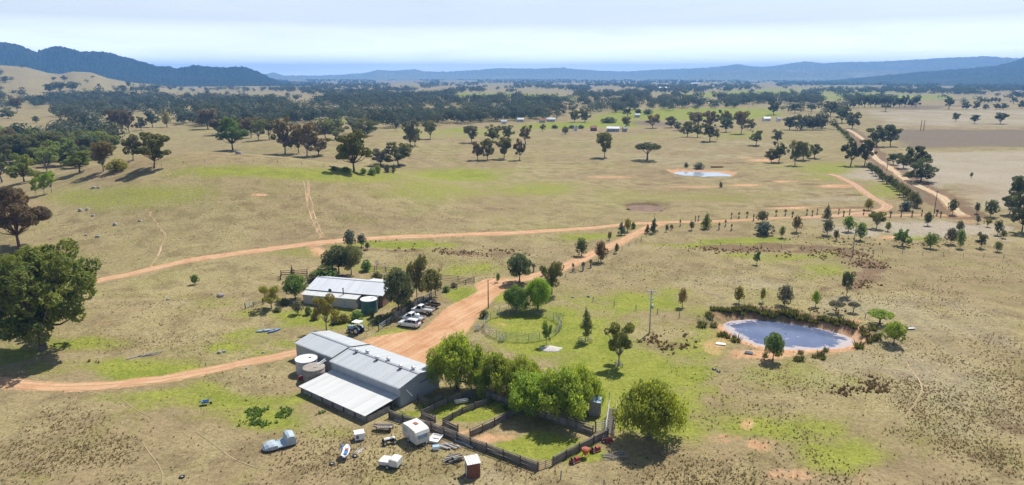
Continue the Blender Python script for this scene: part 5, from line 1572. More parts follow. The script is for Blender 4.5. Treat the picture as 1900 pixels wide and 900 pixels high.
wall(P2(U1 + .02, 0), P2(U1 + .02, V1), 0, E1 - .08, 'end_wall', gable=(U1 + .02, -RV, R1 - .06))
MB().bar(L(-.06, -.25, E1 - .12), L(U1 + .1, -.25, E1 - .12), .14, .12).build('gutter', M['steel'], shed)
MB().bar((-.23, o_ + .05, E1 - .02), (-.23, -RV, R1 + .06), .06, .16).bar((-.23, -RV, R1 + .06), (-.23, -V1 - o_, E1 - .02), .06, .16).build('barge_board', M['steel'], shed)
MB().bar((U1 + .25, .2, E1 + .02), (U1 + .25, -RV, R1 + .08), .08, .2).bar((U1 + .25, -RV, R1 + .08), (U1 + .25, -V1 - .2, E1 + .02), .08, .2).build('barge_board', M['steel_dark'], shed)
MB().tube([(-.05, -1.0, 2.55), (-2.2, -.4, 2.35)], .05, 6).build('pipe', M['timber_grey'], shed)
door = MB().box((-.09, -5.6, 1.25), (.07, 2.6, 2.5)).build('sliding_door', M['wall_zinc'], shed)
MB().bar((-.14, -3.9, 2.56), (-.14, -7.4, 2.56), .06, .08).build('door_track', M['steel_dark'], door)
# rear wing
r3 = sheet(L(U1 + .3, VA - o_, E2 - .03), L(U2 + o_, VA - o_, E2 - .03), L(U2 + o_, RV2, R2), L(U1 + .3, RV2, R2)).build('wing_roof', M['roof_zinc'], shed)
sheet(L(U1 + .3, RV2, R2), L(U2 + o_, RV2, R2), L(U2 + o_, VB + o_, E2 - .03), L(U1 + .3, VB + o_, E2 - .03)).build('wing_roof', M['roof_zinc'], shed)
MB().add([L(U1 + .3, RV2 - .28, R2 + .01), L(U2 + o_, RV2 - .28, R2 + .01), L(U2 + o_, RV2, R2 + .09), L(U1 + .3, RV2, R2 + .09), L(U2 + o_, RV2 + .28, R2 + .01), L(U1 + .3, RV2 + .28, R2 + .01)], [(0, 1, 2, 3), (3, 2, 4, 5)]).build('ridge_cap', M['steel'], r3)
wall(P2(U1 + .08, VA), P2(U2, VA), 0, E2 - .08, 'wing_wall')
wall(P2(U2, VA), P2(U2, VB), 0, E2 - .08, 'wing_wall', gable=(U2, -RV2, R2 - .06))
wall(P2(U2, VB), P2(U1 + .08, VB), 0, E2 - .08, 'wing_wall')
MB().bar(L(U1 + .3, VA - .24, E2 - .12), L(U2 + .1, VA - .24, E2 - .12), .13, .11).build('gutter', M['steel'], shed)
# lean-to
LU0, LU1, LV, LZ0, LZ1 = .3, 15.7, -6.15, 1.72, 1.25
lr = sheet(L(LU0 - .1, -.06, LZ0), L(LU1 + .1, -.06, LZ0), L(LU1 + .1, LV - .45, LZ1), L(LU0 - .1, LV - .45, LZ1), .04, .76).build('lean_to_roof', M['roof_white'], shed)
for i in range(25):
    uu = LU0 + (LU1 - LU0) * i / 24
    MB().bar(L(uu, -.1, LZ0 - .10), L(uu, LV - .42, LZ1 - .10), .07, .12).build('rafter', M['timber_dark'], lr)
MB().bar(L(LU0, LV, LZ1 - .19), L(LU1, LV, LZ1 - .19), .10, .16).build('beam', M['timber_dark'], lr)
for k in range(4):
    z = .14 + .235 * k
    MB().box(L((LU0 + LU1) / 2, LV + .02, z), (LU1 - LU0 - .1, .04, .20)).build('wall_board', M['timber_grey'], shed)
    MB().box(L(LU0 + .03, LV / 2 - .9, z), (.04, 4.3, .20)).build('wall_board', M['timber_grey'], shed)
    MB().box(L(LU1 - .03, LV / 2, z), (.04, 6.0, .20)).build('wall_board', M['timber_grey'], shed)
for i in range(7):
    uu = LU0 + .1 + (LU1 - LU0 - .2) * i / 6
    MB().box(L(uu, LV - .06, .52), (.15, .13, 1.06)).build('post', M['timber_dark'], shed)
MB().box(L(LU0 + .1, -1.2, .75), (.14, .14, 1.5)).build('post', M['timber_dark'], shed)
MB().box(L(LU0 + .1, -3.0, .7), (.14, .14, 1.4)).build('post', M['timber_dark'], shed)

def tank(loc, rad, h, mat, rim, label, name='water_tank', scallop=True, roof='tank_zinc'):
    t = empty(name, loc, 0, label, 'tank')
    prof = []
    n = 12 if scallop else 3
    for i in range(n + 1):
        z = h * i / n; prof.append((rad, z))
        if i < n and scallop: prof.append((rad - .035, z + h / n * .5))
    MB().lathe((0, 0, -.05), prof, 36).build('shell', M[mat], t, True)
    if scallop:
        m = MB(); k = 30
        for i in range(k):
            a = 2 * math.pi * i / k
            m.box((math.cos(a) * (rad + .02), math.sin(a) * (rad + .02), h + .02), (.10, rad * .13, .16), rz=a)
        m.lathe((0, 0, h - .03), [(rad + .05, 0), (rad + .05, .06), (rad * .6, .16), (rad * .12, .22)], 30)
        lid = m.build('roof', M[rim], t)
        MB().lathe((rad * .35, .1, h + .14), [(.24, 0), (.24, .09), (.2, .1)], 12).build('hatch', M['steel_dark'], lid)
    else:
        lid = MB().lathe((0, 0, h - .05), [(rad + .04, 0), (rad + .06, .08), (rad * .97, .15), (.3, .22)], 30).build('lid', M[roof], t)
        MB().box((.4, -.3, h + .19), (.6, .6, .05)).build('hatch', M['concrete'], lid)
    return t
def sp(u, v, z=0):          # shed frame -> world
    c = shed.matrix_basis if False else None
    a = frame(SO, UX); x = SO[0] + math.cos(a) * u + math.sin(a) * v; y = SO[1] + math.sin(a) * u - math.cos(a) * v
    return (x, y, SZ + z)
tank(sp(21.4, -1.0), 1.75, 2.45, 'tank_zinc', 'white_paint', 'round galvanised water tank with scalloped white top beside the shed')
t2 = tank(sp(17.9, -2.1), 1.72, 2.3, 'concrete', 'concrete', 'brown concrete water tank with flat lid beside the lean-to', scallop=False, roof='concrete')
MB().tube([(0.3, .6, 2.5), (1.3, 2.2, 2.75)], .07, 6).tube([(.5, .3, 2.5), (1.5, 1.9, 2.62)], .06, 6).build('inlet_pipe', M['white_paint'], t2)
dr = empty('fuel_drum', (*flat(558, 706), gz(*flat(558, 706))), .4, 'small red fuel drum beside the concrete tank', 'drum')
MB().box((0, 0, .42), (.62, .5, .55)).build('body', M['red'], dr, bevel=.06)
MB().box((-.2, 0, .07), (.1, .46, .16)).box((.2, 0, .07), (.1, .46, .16)).build('stand', M['steel_dark'], dr)
MB().lathe((.12, .05, .69), [(.09, 0), (.09, .06), (.05, .08)], 10).build('cap', M['white_paint'], dr)

# ---------------------------------------------------------------- the house
HO = flat(662, 576.5); HX = (-0.965, 0.262); HZ = gz(*HO) - .03
house = empty('farmhouse', (HO[0], HO[1], HZ), frame(HO, HX), 'pale metal-roofed farmhouse with a low front skillion', 'house')
SKU, SKV = 12.5, 2.0
HU0, HU1, HV0, HVR, HVB = -5.0, 12.6, 1.95, 6.6, 11.0
rf = sheet(L(HU0 - .3, HV0 - .1, 2.86), L(HU1 + .3, HV0 - .1, 2.86), L(HU1 + .3, HVR, 4.2), L(HU0 - .3, HVR, 4.2)).build('roof', M['roof_house'], house)
sheet(L(HU0 - .3, HVR, 4.2), L(HU1 + .3, HVR, 4.2), L(HU1 + .3, HVB + .3, 2.9), L(HU0 - .3, HVB + .3, 2.9)).build('roof', M['roof_house'], house)
MB().add([L(HU0 - .3, HVR - .25, 4.17), L(HU1 + .3, HVR - .25, 4.17), L(HU1 + .3, HVR, 4.27), L(HU0 - .3, HVR, 4.27), L(HU1 + .3, HVR + .25, 4.17), L(HU0 - .3, HVR + .25, 4.17)], [(0, 1, 2, 3), (3, 2, 4, 5)]).build('ridge_cap', M['steel'], rf)
sheet(L(-3.5, HVB + .2, 2.8), L(3.0, HVB + .2, 2.8), L(3.0, HVB + 3.2, 2.35), L(-3.5, HVB + 3.2, 2.35)).build('veranda_roof', M['roof_white'], house)
for i in range(4):
    MB().box(L(-3.3 + 2.05 * i, HVB + 3.0, 1.15), (.11, .11, 2.3)).build('veranda_post', M['white_paint'], house)
MB().bar(L(HU0 - .3, HV0 - .18, 2.80), L(HU1 + .3, HV0 - .18, 2.80), .13, .12).build('gutter', M['white_paint'], house)
sk = sheet(L(-.35, SKV - .1, 2.62), L(SKU + .35, SKV - .1, 2.62), L(SKU + .35, -.35, 2.33), L(-.35, -.35, 2.33)).build('skillion_roof', M['roof_white'], house)
MB().bar(L(-.37, -.40, 2.27), L(SKU + .37, -.40, 2.27), .11, .11).build('gutter', M['white_paint'], sk)
wall(P2(0, 0), P2(SKU, 0), 0, 2.28, 'skillion_wall', 'wall_beige', .25, house)
wall(P2(0, SKV), P2(0, 0), 0, 2.3, 'skillion_wall', 'wall_beige', .25, house)
wall(P2(SKU, 0), P2(SKU, SKV), 0, 2.3, 'skillion_wall', 'wall_beige', .25, house)
MB().box(L((HU0 + HU1) / 2, (HV0 + .35 + HVB) / 2, 1.4), (HU1 - HU0 - .3, HVB - HV0 - .5, 2.8)).build('wall', M['brick'], house)
gm_ = MB()
for uu in (HU0 + .16, HU1 - .16):
    gm_.add([L(uu, HV0 + .3, 2.81), L(uu, HVB - .1, 2.81), L(uu, HVR, 4.12)], [(0, 1, 2)])
gm_.build('gable', M['white_paint'], house)
for uu, w_, z0, z1 in ((2.6, .75, .25, 2.05), (6.4, 1.5, .95, 2.0), (10.0, 1.2, .95, 2.0)):
    w1 = MB().box(L(uu, -.07, (z0 + z1) / 2), (w_, .05, z1 - z0)).build('window', M['white_paint'], house)
    for sx in (-.25, .25):
        MB().box(L(uu + sx * w_, -.105, (z0 + z1) / 2), (w_ * .40, .03, (z1 - z0) * .86)).build('pane', M['glass_blue'], w1)
for uu in (-1.4, -3.4):
    w1 = MB().box(L(uu, HV0 + .26, 1.5), (1.1, .06, 1.1)).build('window', M['white_paint'], house)
    MB().box(L(uu, HV0 + .21, 1.5), (.95, .03, .95)).build('pane', M['glass_dark'], w1)
fl_ = MB().tube([L(3.6, 1.2, 2.4), L(3.6, 1.2, 3.75)], .12, 10).build('flue', M['steel_dark'], house)
MB().lathe(L(3.6, 1.2, 3.75), [(.1, 0), (.1, .1), (.2, .12), (.05, .28)], 12).build('cowl', M['steel_dark'], fl_)
ds = MB().tube([L(6.6, 1.0, 2.45), L(6.6, 1.0, 3.1)], .035, 6).build('dish_mast', M['steel_dark'], house)
dm = MB(); rr_ = []
for k in range(4):
    rad_ = [.05, .22, .36, .44][k]; rr_.append([Vector(L(6.6 + rad_ * math.cos(t) * .95, 1.0 - .1 + rad_ ** 2 * .5 * 1.0, 3.2 + rad_ * math.sin(t))) for t in [2 * math.pi * j / 14 for j in range(14)]])
dm.loft(rr_).build('satellite_dish', M['steel_dark'], ds)
t3 = tank((HO[0] + 3.0, HO[1] - 1.6, HZ), 1.68, 2.75, 'tank_green', 'white_paint', 'dark green round water tank with white scalloped top beside the house')
MB().tube([(.2, 0, 2.9), (1.9, .9, 3.0)], .06, 6).tube([(1.55, .5, 2.9), (1.75, -.1, 0)], .06, 6).build('downpipe', M['white_paint'], t3)

# ---------------------------------------------------------------- fences
def px(u, v, z=0.0):
    x, y = flat(u, v, z); return Vector((float(x), float(y), gz(x, y)))
BOARD_ME = {}
def unit_box(name, mat):
    if (name, mat) not in BOARD_ME:
        me = MB().box((.5, 0, 0), (1, 1, 1)).mesh(name); me.materials.append(M[mat]); BOARD_ME[(name, mat)] = me
    return BOARD_ME[(name, mat)]
def beam(name, p, q, w, h, mat, parent):
    """a shared unit box stretched from p to q (parent-local coordinates)"""
    p = Vector(p); q = Vector(q); d = q - p
    o = bpy.data.objects.new(name, unit_box(name, mat)); COL.objects.link(o); o.parent = parent
    rx = d.to_track_quat('X', 'Z'); o.rotation_mode = 'QUATERNION'; o.rotation_quaternion = rx
    o.location = p; o.scale = (max(d.length, .01), w, h)
    return o
def fence(pts, label, name='board_fence', h=1.15, bay=2.5, boards=((.14, .26), (.42, .26), (.70, .26), (.94, .16)), rail=None, mat='timber', postmat='timber_dark', post=(.15, .15), group=None, bw=.045, posth=None):
    pts = [px(*p) if len(p) == 2 else Vector(p) for p in pts]
    root = empty(name, pts[0], 0, label, 'fence', group)
    o0 = pts[0]
    for a, b in zip(pts[:-1], pts[1:]):
        Ld = (b - a).length; n = max(1, round(Ld / bay)); d = (b - a) / n
        side = Vector((-d.y, d.x, 0)).normalized() * (post[0] / 2 + bw / 2)
        for i in range(n + 1):
            if i == n and b is not pts[-1]: continue
            p = a + d * i - o0; hh = (posth or h + .12) * rnd.uniform(.96, 1.05)
            beam('post', p + Vector((0, 0, -.15)), p + Vector((rnd.uniform(-.02, .02), 0, hh)), post[0], post[1], postmat, root)
        for i in range(n):
            p = a + d * i - o0; q = a + d * (i + 1) - o0
            for z, hh in boards:
                e = rnd.uniform(-.02, .02); f = rnd.uniform(-.02, .02)
                beam('board', p + side + Vector((0, 0, z + e)), q + side + Vector((0, 0, z + f)), bw, hh * rnd.uniform(.94, 1.0), mat, root)
            if rail:
                beam('rail', p + Vector((0, 0, rail + rnd.uniform(-.01, .02))), q + Vector((0, 0, rail + rnd.uniform(-.01, .02))), .09, .09, mat, root)
    return root
fence([(722,776),(800,799),(873,828),(998,874)], 'long weathered board fence along the front of the pens', rail=1.24, h=1.25, posth=1.35, bay=2.35)
fence([(1026,864),(1075,838),(1128,811)], 'weathered board fence at the right front of the big pen', rail=1.24, h=1.25, posth=1.35, bay=2.4)
fence([(1100,806),(1035,783),(965,758),(898,735)], 'board fence along the back of the pens under the pepper trees', rail=1.24, h=1.25, posth=1.35, bay=2.5)
fence([(872,812),(918,791),(963,765)], 'board fence between the small green pen and the big pen', rail=1.22, h=1.0, posth=1.3, bay=2.6, boards=((.16, .28), (.47, .28), (.76, .26)))
fence([(850,801),(822,788),(858,768),(905,750)], 'board fence between the two small green pens', h=1.0, bay=2.4, boards=((.16, .28), (.47, .28), (.78, .28)))
fence([(808,784),(782,773),(831,749),(884,731)], 'board fence around the pen nearest the shed', h=1.0, bay=2.4, boards=((.16, .28), (.47, .28), (.78, .28)))
fence([(775,746),(797,754),(822,744)], 'short dark rail fence against the end wall of the shed', h=1.1, bay=2.2, boards=((.3, .2), (.7, .2), (1.0, .14)))
RAILS = ((.35, .09), (.72, .09), (1.08, .09))
fence([(703,616),(745,588),(786,563),(808,552)], 'grey rail fence between the garden and the parked cars', 'rail_fence', h=1.2, bay=2.6, boards=((.45, .15), (.85, .15), (1.15, .12)), mat='steel', postmat='timber_dark')
fence([(808,552),(848,539),(880,525)], 'dark wire and post fence along the lawn right of the parked trailer', 'wire_fence', h=1.15, bay=3.0, boards=((.3, .03), (.6, .03), (.9, .03), (1.12, .09)), mat='timber_dark')
fence([(880,528),(850,524),(818,521)], 'dark timber rail fence behind the leafless red tree', 'rail_fence', h=1.2, bay=3.0, boards=RAILS, mat='timber_dark')
fence([(676,510),(716,511),(740,512)], 'dark timber rail fence behind the house roof', 'rail_fence', h=1.2, bay=3.0, boards=RAILS, mat='timber_dark')
fence([(522,531),(523,524),(547,522),(571,520),(571,529)], 'small timber-railed pen behind the left trees', 'rail_fence', h=1.3, bay=2.2, boards=((.3, .2), (.75, .16), (1.2, .1)), mat='timber_dark')
fence([(471,577),(489,572),(512,561)], 'low pale timber rail fence left of the house', 'rail_fence', h=.9, bay=2.4, boards=((.4, .14), (.8, .14)), mat='timber_grey')
def gate(u0, v0, u1, v1, h, label, mat='steel', rails=5, name='gate'):
    a, b = px(u0, v0), px(u1, v1); root = empty(name, a, 0, label, 'gate'); d = b - a
    for k in range(rails):
        z = .15 + (h - .2) * k / (rails - 1); beam('rail', Vector((0, 0, z)), d + Vector((0, 0, z)), .05, .05, mat, root)
    for f in (0, .5, 1):
        beam('upright', d * f + Vector((0, 0, .02)), d * f + Vector((0, 0, h)), .06 if f != .5 else .04, .06, mat, root)
    beam('post', Vector((-.12, 0, -.1)), Vector((-.12, 0, h + .15)), .13, .13, 'timber_dark', root)
    return root
gate(457, 582, 471, 574, 1.2, 'tubular metal gate at the left end of the house garden')
gate(1106, 801, 1128, 797, 1.5, 'tubular steel gate beside the loading ramp', 'steel', 5)
gate(676, 617, 692, 613, 1.1, 'small wire gate behind the tractor', 'steel_dark', 4)
gate(1000, 872, 1024, 864, 1.0, 'thin wire gate across the gap at the near corner of the pen', 'steel_dark', 4)
# loading ramp: steep railed race
a = px(1131, 806); b = px(1137, 770)
ramp = empty('loading_ramp', a, 0, 'grey-railed stock loading ramp beside the lone pepper tree', 'ramp')
d = b - a; sd_ = Vector((-d.y, d.x, 0)).normalized() * .55
MB().add([sd_ + Vector((0, 0, .1)), -sd_ + Vector((0, 0, .1)), d - sd_ + Vector((0, 0, 1.0)), d + sd_ + Vector((0, 0, 1.0)), sd_, -sd_, d - sd_, d + sd_], [(0, 1, 2, 3), (0, 3, 7, 4), (1, 5, 6, 2), (2, 6, 7, 3)]).build('floor', M['timber_dark'], ramp)
for s in (1, -1):
    for k in range(5):
        z = .35 + .28 * k
        beam('rail', sd_ * s + Vector((0, 0, z)), d + sd_ * s + Vector((0, 0, z + .95)), .035, .045, 'rail_grey', ramp)
    for f in (0, .33, .66, 1):
        beam('post', d * f + sd_ * s * 1.1 + Vector((0, 0, -.05)), d * f + sd_ * s * 1.1 + Vector((0, 0, 1.6 + .95 * f + (1.1 if f == 1 and s == 1 else 0))), .06, .06, 'rail_grey', ramp)
# round yard of steel panels
RC_ = Vector((2.0, 126.0, 0)); RC_.z = gz(RC_.x, RC_.y)
ry = empty('round_yard', RC_, 0, 'round yard of grey steel rail panels on the green lawn', 'yard')
NP, RR = 22, 7.55
for i in range(NP):
    a0, a1 = 2 * math.pi * i / NP, 2 * math.pi * (i + 1) / NP
    p, q = Vector((RR * math.cos(a0), RR * math.sin(a0), 0)), Vector((RR * math.cos(a1), RR * math.sin(a1), 0))
    for k in range(6):
        z = .22 + .27 * k
        beam('rail', p.lerp(q, .02) + Vector((0, 0, z)), p.lerp(q, .98) + Vector((0, 0, z)), .035, .045, 'rail_grey', ry)
    beam('upright', p + Vector((0, 0, -.1)), p + Vector((0, 0, 1.65)), .07, .07, 'rail_grey', ry)
g1 = math.pi * .62
for s in (0, 1):
    p = Vector((RR * math.cos(g1 + s * .28), RR * math.sin(g1 + s * .28), 0)); beam('gate_post', p, p + Vector((0, 0, 2.6)), .1, .1, 'steel', ry)
beam('gate_head', Vector((RR * math.cos(g1), RR * math.sin(g1), 2.6)), Vector((RR * math.cos(g1 + .28), RR * math.sin(g1 + .28), 2.6)), .1, .1, 'steel', ry)
# ---------------------------------------------------------------- poles
def pole(u, v, vtop, label, arms=(), mat='timber_grey', rad=.16, name='power_pole', gear=False):
    p = px(u, v) if v > 300 else G(u, v)
    w = depth(p); dep = math.atan2(CAM_H - p.z, math.hypot(p.x, p.y)); h = (v - vtop) * w / F / math.cos(dep)
    root = empty(name, p, 0, label, 'pole')
    MB().tube([(0, 0, -.3), (0, 0, h * .5), (0, 0, h)], [rad, rad * .85, rad * .68], 10).build('shaft', M[mat], root, True)
    for z, L_, ang in arms:
        c, s = math.cos(ang), math.sin(ang)
        am = MB().bar((-c * L_ / 2, -s * L_ / 2, h * z), (c * L_ / 2, s * L_ / 2, h * z), .12, .14).build('crossarm', M[mat], root)
        for k in (-.45, 0, .45):
            MB().lathe((c * L_ * k, s * L_ * k, h * z + .06), [(.05, 0), (.08, .08), (.08, .16), (.03, .22)], 8).build('insulator', M['white_paint'], am)
    if gear:
        MB().lathe((.32, -.05, h * .58), [(.2, 0), (.22, .1), (.22, .6), (.18, .68)], 12).build('transformer', M['steel'], root)
        MB().bar((0, 0, h * .62), (.3, -.05, h * .62), .06).build('bracket', M['steel_dark'], root)
    return root, h
pole(1205, 618, 541, 'tall power pole with crossarm and transformer on the green lawn', ((.98, 1.7, -.35), (.80, 1.0, -.6)), 'steel', .15, gear=True)
pole(906, 573, 521, 'plain bare pole beside the driveway left of the round yard', (), 'timber_dark', .13, 'plain_pole')
pole(1582, 472, 421, 'power pole standing in brown rushes left of the green flat trees', ((.97, 1.6, .2),), 'timber_grey', .15)
pole(1734, 391, 352, 'power pole beside the hedge end and dirt road', ((.96, 1.8, .2),), 'timber_dark', .15)
pole(1645, 320, 296, 'power pole beside the pale dirt road among gums', ((.96, 1.8, .2),), 'timber_dark', .15)
pole(1708, 242, 223, 'left of two thin poles in the right-hand grey field', (), 'timber_dark', .3, 'twin_pole')
pole(1713.5, 242, 223, 'right of two thin poles in the right-hand grey field', (), 'timber_dark', .3, 'twin_pole')

# paddock fences: post and wire over the rise of the ground
def paddock_fence(pts, label, step=5.0):
    P3 = [G(*p) for p in pts]; root = empty('paddock_fence', P3[0], 0, label, 'fence'); last = None
    for a, b in zip(P3[:-1], P3[1:]):
        n = max(1, int((b - a).length / step))
        for i in range(n + (b is P3[-1])):
            p = a.lerp(b, i / n); p.z = gz(p.x, p.y); p = p - P3[0]
            beam('post', p + Vector((0, 0, -.2)), p + Vector((rnd.uniform(-.08, .08), rnd.uniform(-.08, .08), rnd.uniform(1.1, 1.35))), .12, .12, 'timber_grey', root)
            if last is not None:
                for z in (.5, .85, 1.1): beam('wire', last + Vector((0, 0, z)), p + Vector((0, 0, z)), .012, .012, 'steel_dark', root)
            last = p
paddock_fence([(300,309),(380,302),(470,301),(560,306),(640,317),(730,323)], 'post and wire fence along the crest of the grassy hill', 6)
paddock_fence([(1300,452),(1450,461),(1600,468),(1750,475),(1900,482)], 'post and wire fence below the pale flat with small trees', 5)
paddock_fence([(1050,516),(1095,492),(1140,472),(1180,452),(1208,438)], 'post and wire fence along the right side of the driveway', 4)
paddock_fence([(1100,560),(1180,576),(1260,590),(1320,600)], 'thin post and wire fence from the round yard to the pond', 4)
paddock_fence([(1040,890),(1120,905),(1180,930)], 'post and wire fence at the bottom edge below the pens', 3)
# ---------------------------------------------------------------- vehicles
def heading(A, B):
    """frame from photo points: A rear, B front -> centre, angle"""
    a, b = px(*A), px(*B); c = (a + b) / 2
    return Vector((c.x, c.y, gz(c.x, c.y))), math.atan2(b.y - a.y, b.x - a.x)
def wheels(root, xs, ys, r, w=.2, rim='aluminium'):
    for x in xs:
        for y in ys:
            wh = MB().wheel((x, y, r), r, w, 18).build('wheel', M['rubber'], root)
            MB().wheel((x, y + math.copysign(w * .12, y), r), r * .62, w * .9, 14).build('rim', M[rim], wh)
def car_shell(prof_low, prof_w, name, mat, root):
    """lofted body: sections along x of (x, z_bottom, z_top, half width bottom, half width top)"""
    rings = []
    for x, zb, zt, wb, wt in prof_low:
        m = zb + (zt - zb) * .55
        rings.append([Vector((x, -wb * .94, zb)), Vector((x, -wb, zb + .08)), Vector((x, -wb, m)), Vector((x, -wt, zt - .03)), Vector((x, -wt * .9, zt)), Vector((x, wt * .9, zt)), Vector((x, wt, zt - .03)), Vector((x, wb, m)), Vector((x, wb, zb + .08)), Vector((x, wb * .94, zb))])
    return MB().loft(rings).build(name, mat, root, False, .025)
c, a = heading((783, 610), (737, 604))
suv = empty('suv', c, a, 'white station-wagon SUV parked nearest on the lawn edge', 'car')
car_shell([(-2.2, .38, .80, .78, .74), (-2.15, .30, 1.02, .86, .82), (-1.4, .26, 1.06, .90, .86), (0, .25, 1.04, .91, .87), (.95, .25, 1.02, .91, .86), (1.6, .26, .95, .89, .82), (2.1, .32, .84, .82, .74), (2.28, .40, .70, .70, .62)], 0, 'body', M['car_white'], suv)
gl = car_shell([(-2.05, 1.0, 1.08, .80, .76), (-1.75, 1.0, 1.55, .82, .64), (-.9, 1.0, 1.60, .83, .66), (.1, 1.0, 1.57, .83, .66), (1.05, 1.0, 1.06, .82, .76)], 0, 'glasshouse', M['glass_dark'], suv)
MB().loft([[Vector((x, -w, z)), Vector((x, -w * .8, z + .05)), Vector((x, w * .8, z + .05)), Vector((x, w, z))] for x, w, z in ((-1.85, .60, 1.53), (-1.0, .665, 1.595), (.1, .66, 1.565), (.3, .62, 1.50))]).build('roof', M['car_white'], suv)
for s in (1, -1):
    MB().bar((-1.0, s * .60, 1.70), (.1, s * .60, 1.68), .04).bar((-1.0, s * .6, 1.62), (-1.0, s * .6, 1.7), .04).bar((.1, s * .6, 1.6), (.1, s * .6, 1.68), .04).build('roof_rail', M['steel_dark'], suv)
    for x0, x1 in ((-1.72, -1.95), (-.85, -.92), (.12, .05)):
        MB().bar((x0, s * .68, 1.58), (x1, s * .84, 1.02), .09, .05).build('pillar', M['car_white'], suv)
    MB().bar((.12, s * .67, 1.57), (1.05, s * .80, 1.05), .07, .05).build('pillar', M['car_white'], suv)
    MB().box((-2.12, s * .74, .98), (.12, .2, .34)).build('tail_light', M['red_lamp'], suv)
    MB().box((2.12, s * .62, .74), (.14, .3, .14)).build('headlight', M['aluminium'], suv)
    MB().box((.72, s * .99, 1.08), (.14, .18, .13)).build('mirror', M['car_white'], suv)
    for x in (-.42, .55):
        MB().box((x, s * .915, .88), (.16, .02, .035)).build('door_handle', M['steel'], suv)
MB().box((-2.21, 0, .78), (.03, .5, .13)).build('number_plate', M['white_paint'], suv)
MB().box((-2.2, 0, .42), (.14, 1.5, .16)).build('bumper', M['steel_dark'], suv)
wheels(suv, (-1.32, 1.32), (-.80, .80), .35)
def ute(A, B, label, tray_mat='aluminium', tub=False, extra=None):
    c, a = heading(A, B); root = empty('utility_truck', c, a, label, 'ute')
    car_shell([(.1, .42, 1.05, .86, .84), (.6, .42, 1.08, .88, .86), (1.5, .42, 1.06, .88, .84), (2.2, .45, .98, .86, .78), (2.55, .52, .80, .78, .68)], 0, 'body', M['car_white'], root)
    car_shell([(.12, 1.0, 1.68, .80, .68), (.3, 1.0, 1.76, .82, .68), (.9, 1.0, 1.74, .82, .68), (1.5, 1.0, 1.12, .80, .74)], 0, 'cab_glass', M['glass_dark'], root)
    MB().loft([[Vector((x, -w, z)), Vector((x, -w * .85, z + .05)), Vector((x, w * .85, z + .05)), Vector((x, w, z))] for x, w, z in ((.06, .70, 1.70), (.4, .72, 1.75), (.98, .71, 1.73))]).build('roof', M['car_white'], root)
    for s in (1, -1):
        MB().bar((.1, s * .7, 1.72), (.08, s * .84, 1.03), .12, .06).bar((.98, s * .7, 1.73), (1.52, s * .80, 1.1), .07, .05).build('pillar', M['car_white'], root)
        MB().box((2.46, s * .6, .86), (.14, .28, .14)).build('headlight', M['aluminium'], root)
        MB().box((-2.32, s * .78, .72), (.06, .16, .16)).build('tail_light', M['red_lamp'], root)
    MB().box((-1.15, 0, .62), (2.3, .8, .14)).build('chassis', M['steel_dark'], root)
    tr = MB().box((-1.15, 0, .86), (2.35, 1.78, .08)).build('tray', M[tray_mat], root)
    for s in (1, -1): MB().box((-1.15, s * .88, 1.02), (2.3, .04, .26)).build('drop_side', M[tray_mat], tr)
    MB().box((-2.31, 0, 1.02), (.04, 1.74, .26)).build('tailgate', M[tray_mat], tr)
    hb = MB()
    for y in (-.8, -.4, 0, .4, .8): hb.bar((-.05, y, .9), (-.05, y, 1.78), .05)
    hb.bar((-.05, -.82, 1.78), (-.05, .82, 1.78), .06).build('headboard', M['steel_dark'], tr)
    wheels(root, (-1.35, 1.6), (-.76, .76), .36)
    return root
ute((789, 601), (748, 594), 'white tray-back ute with a white tub, parked beside the SUV')
tb = empty('white_tub', px(773, 597) + Vector((0, 0, .9)), .2, 'rounded white tank standing on the tray of the nearer ute', 'tub')
tb.location = px(774, 598) + Vector((0, 0, .90))
MB().lathe((0, 0, 0), [(.5, 0), (.56, .1), (.56, .55), (.45, .72), (.12, .8)], 20).build('body', M['white_paint'], tb, True)
MB().lathe((0, 0, .79), [(.14, 0), (.14, .05), (.1, .07)], 10).build('lid', M['steel_dark'], tb)
ute((807, 586), (765, 580), 'pale tray-back ute parked second, behind the one with the tub')
c, a = heading((815, 575), (797, 572))
bt = empty('box_trailer', c, a, 'rusty open box trailer parked beyond the two utes', 'trailer')
MB().box((0, 0, .62), (2.3, 1.4, .06)).build('floor', M['rust'], bt)
for s in (1, -1):
    MB().box((0, s * .7, .84), (2.3, .04, .42)).build('side', M['steel_dark'], bt)
    MB().box((s * 1.15, 0, .84), (.04, 1.36, .42)).build('end', M['steel_dark'], bt)
MB().bar((1.1, .4, .55), (2.2, 0, .5), .08).bar((1.1, -.4, .55), (2.2, 0, .5), .08).build('drawbar', M['steel_dark'], bt)
wheels(bt, (0,), (-.85, .85), .33)
c, a = heading((801, 568), (788, 566))
sc_ = empty('scrap_heap', c, a, 'dark heap of farm scrap between the tall tree and the trailer', 'scrap')
q = random.Random(4); mb = MB()
for k in range(12): mb.box((q.uniform(-1, 1), q.uniform(-.6, .6), .25 + q.uniform(0, .5)), (q.uniform(.3, .9), q.uniform(.2, .5), q.uniform(.2, .4)), rz=q.uniform(0, 3), rx=q.uniform(-.4, .4))
mb.build('scrap', M['steel_dark'], sc_)
MB().box((.2, .1, .2), (2.0, 1.2, .4)).build('pallet', M['timber_dark'], sc_)
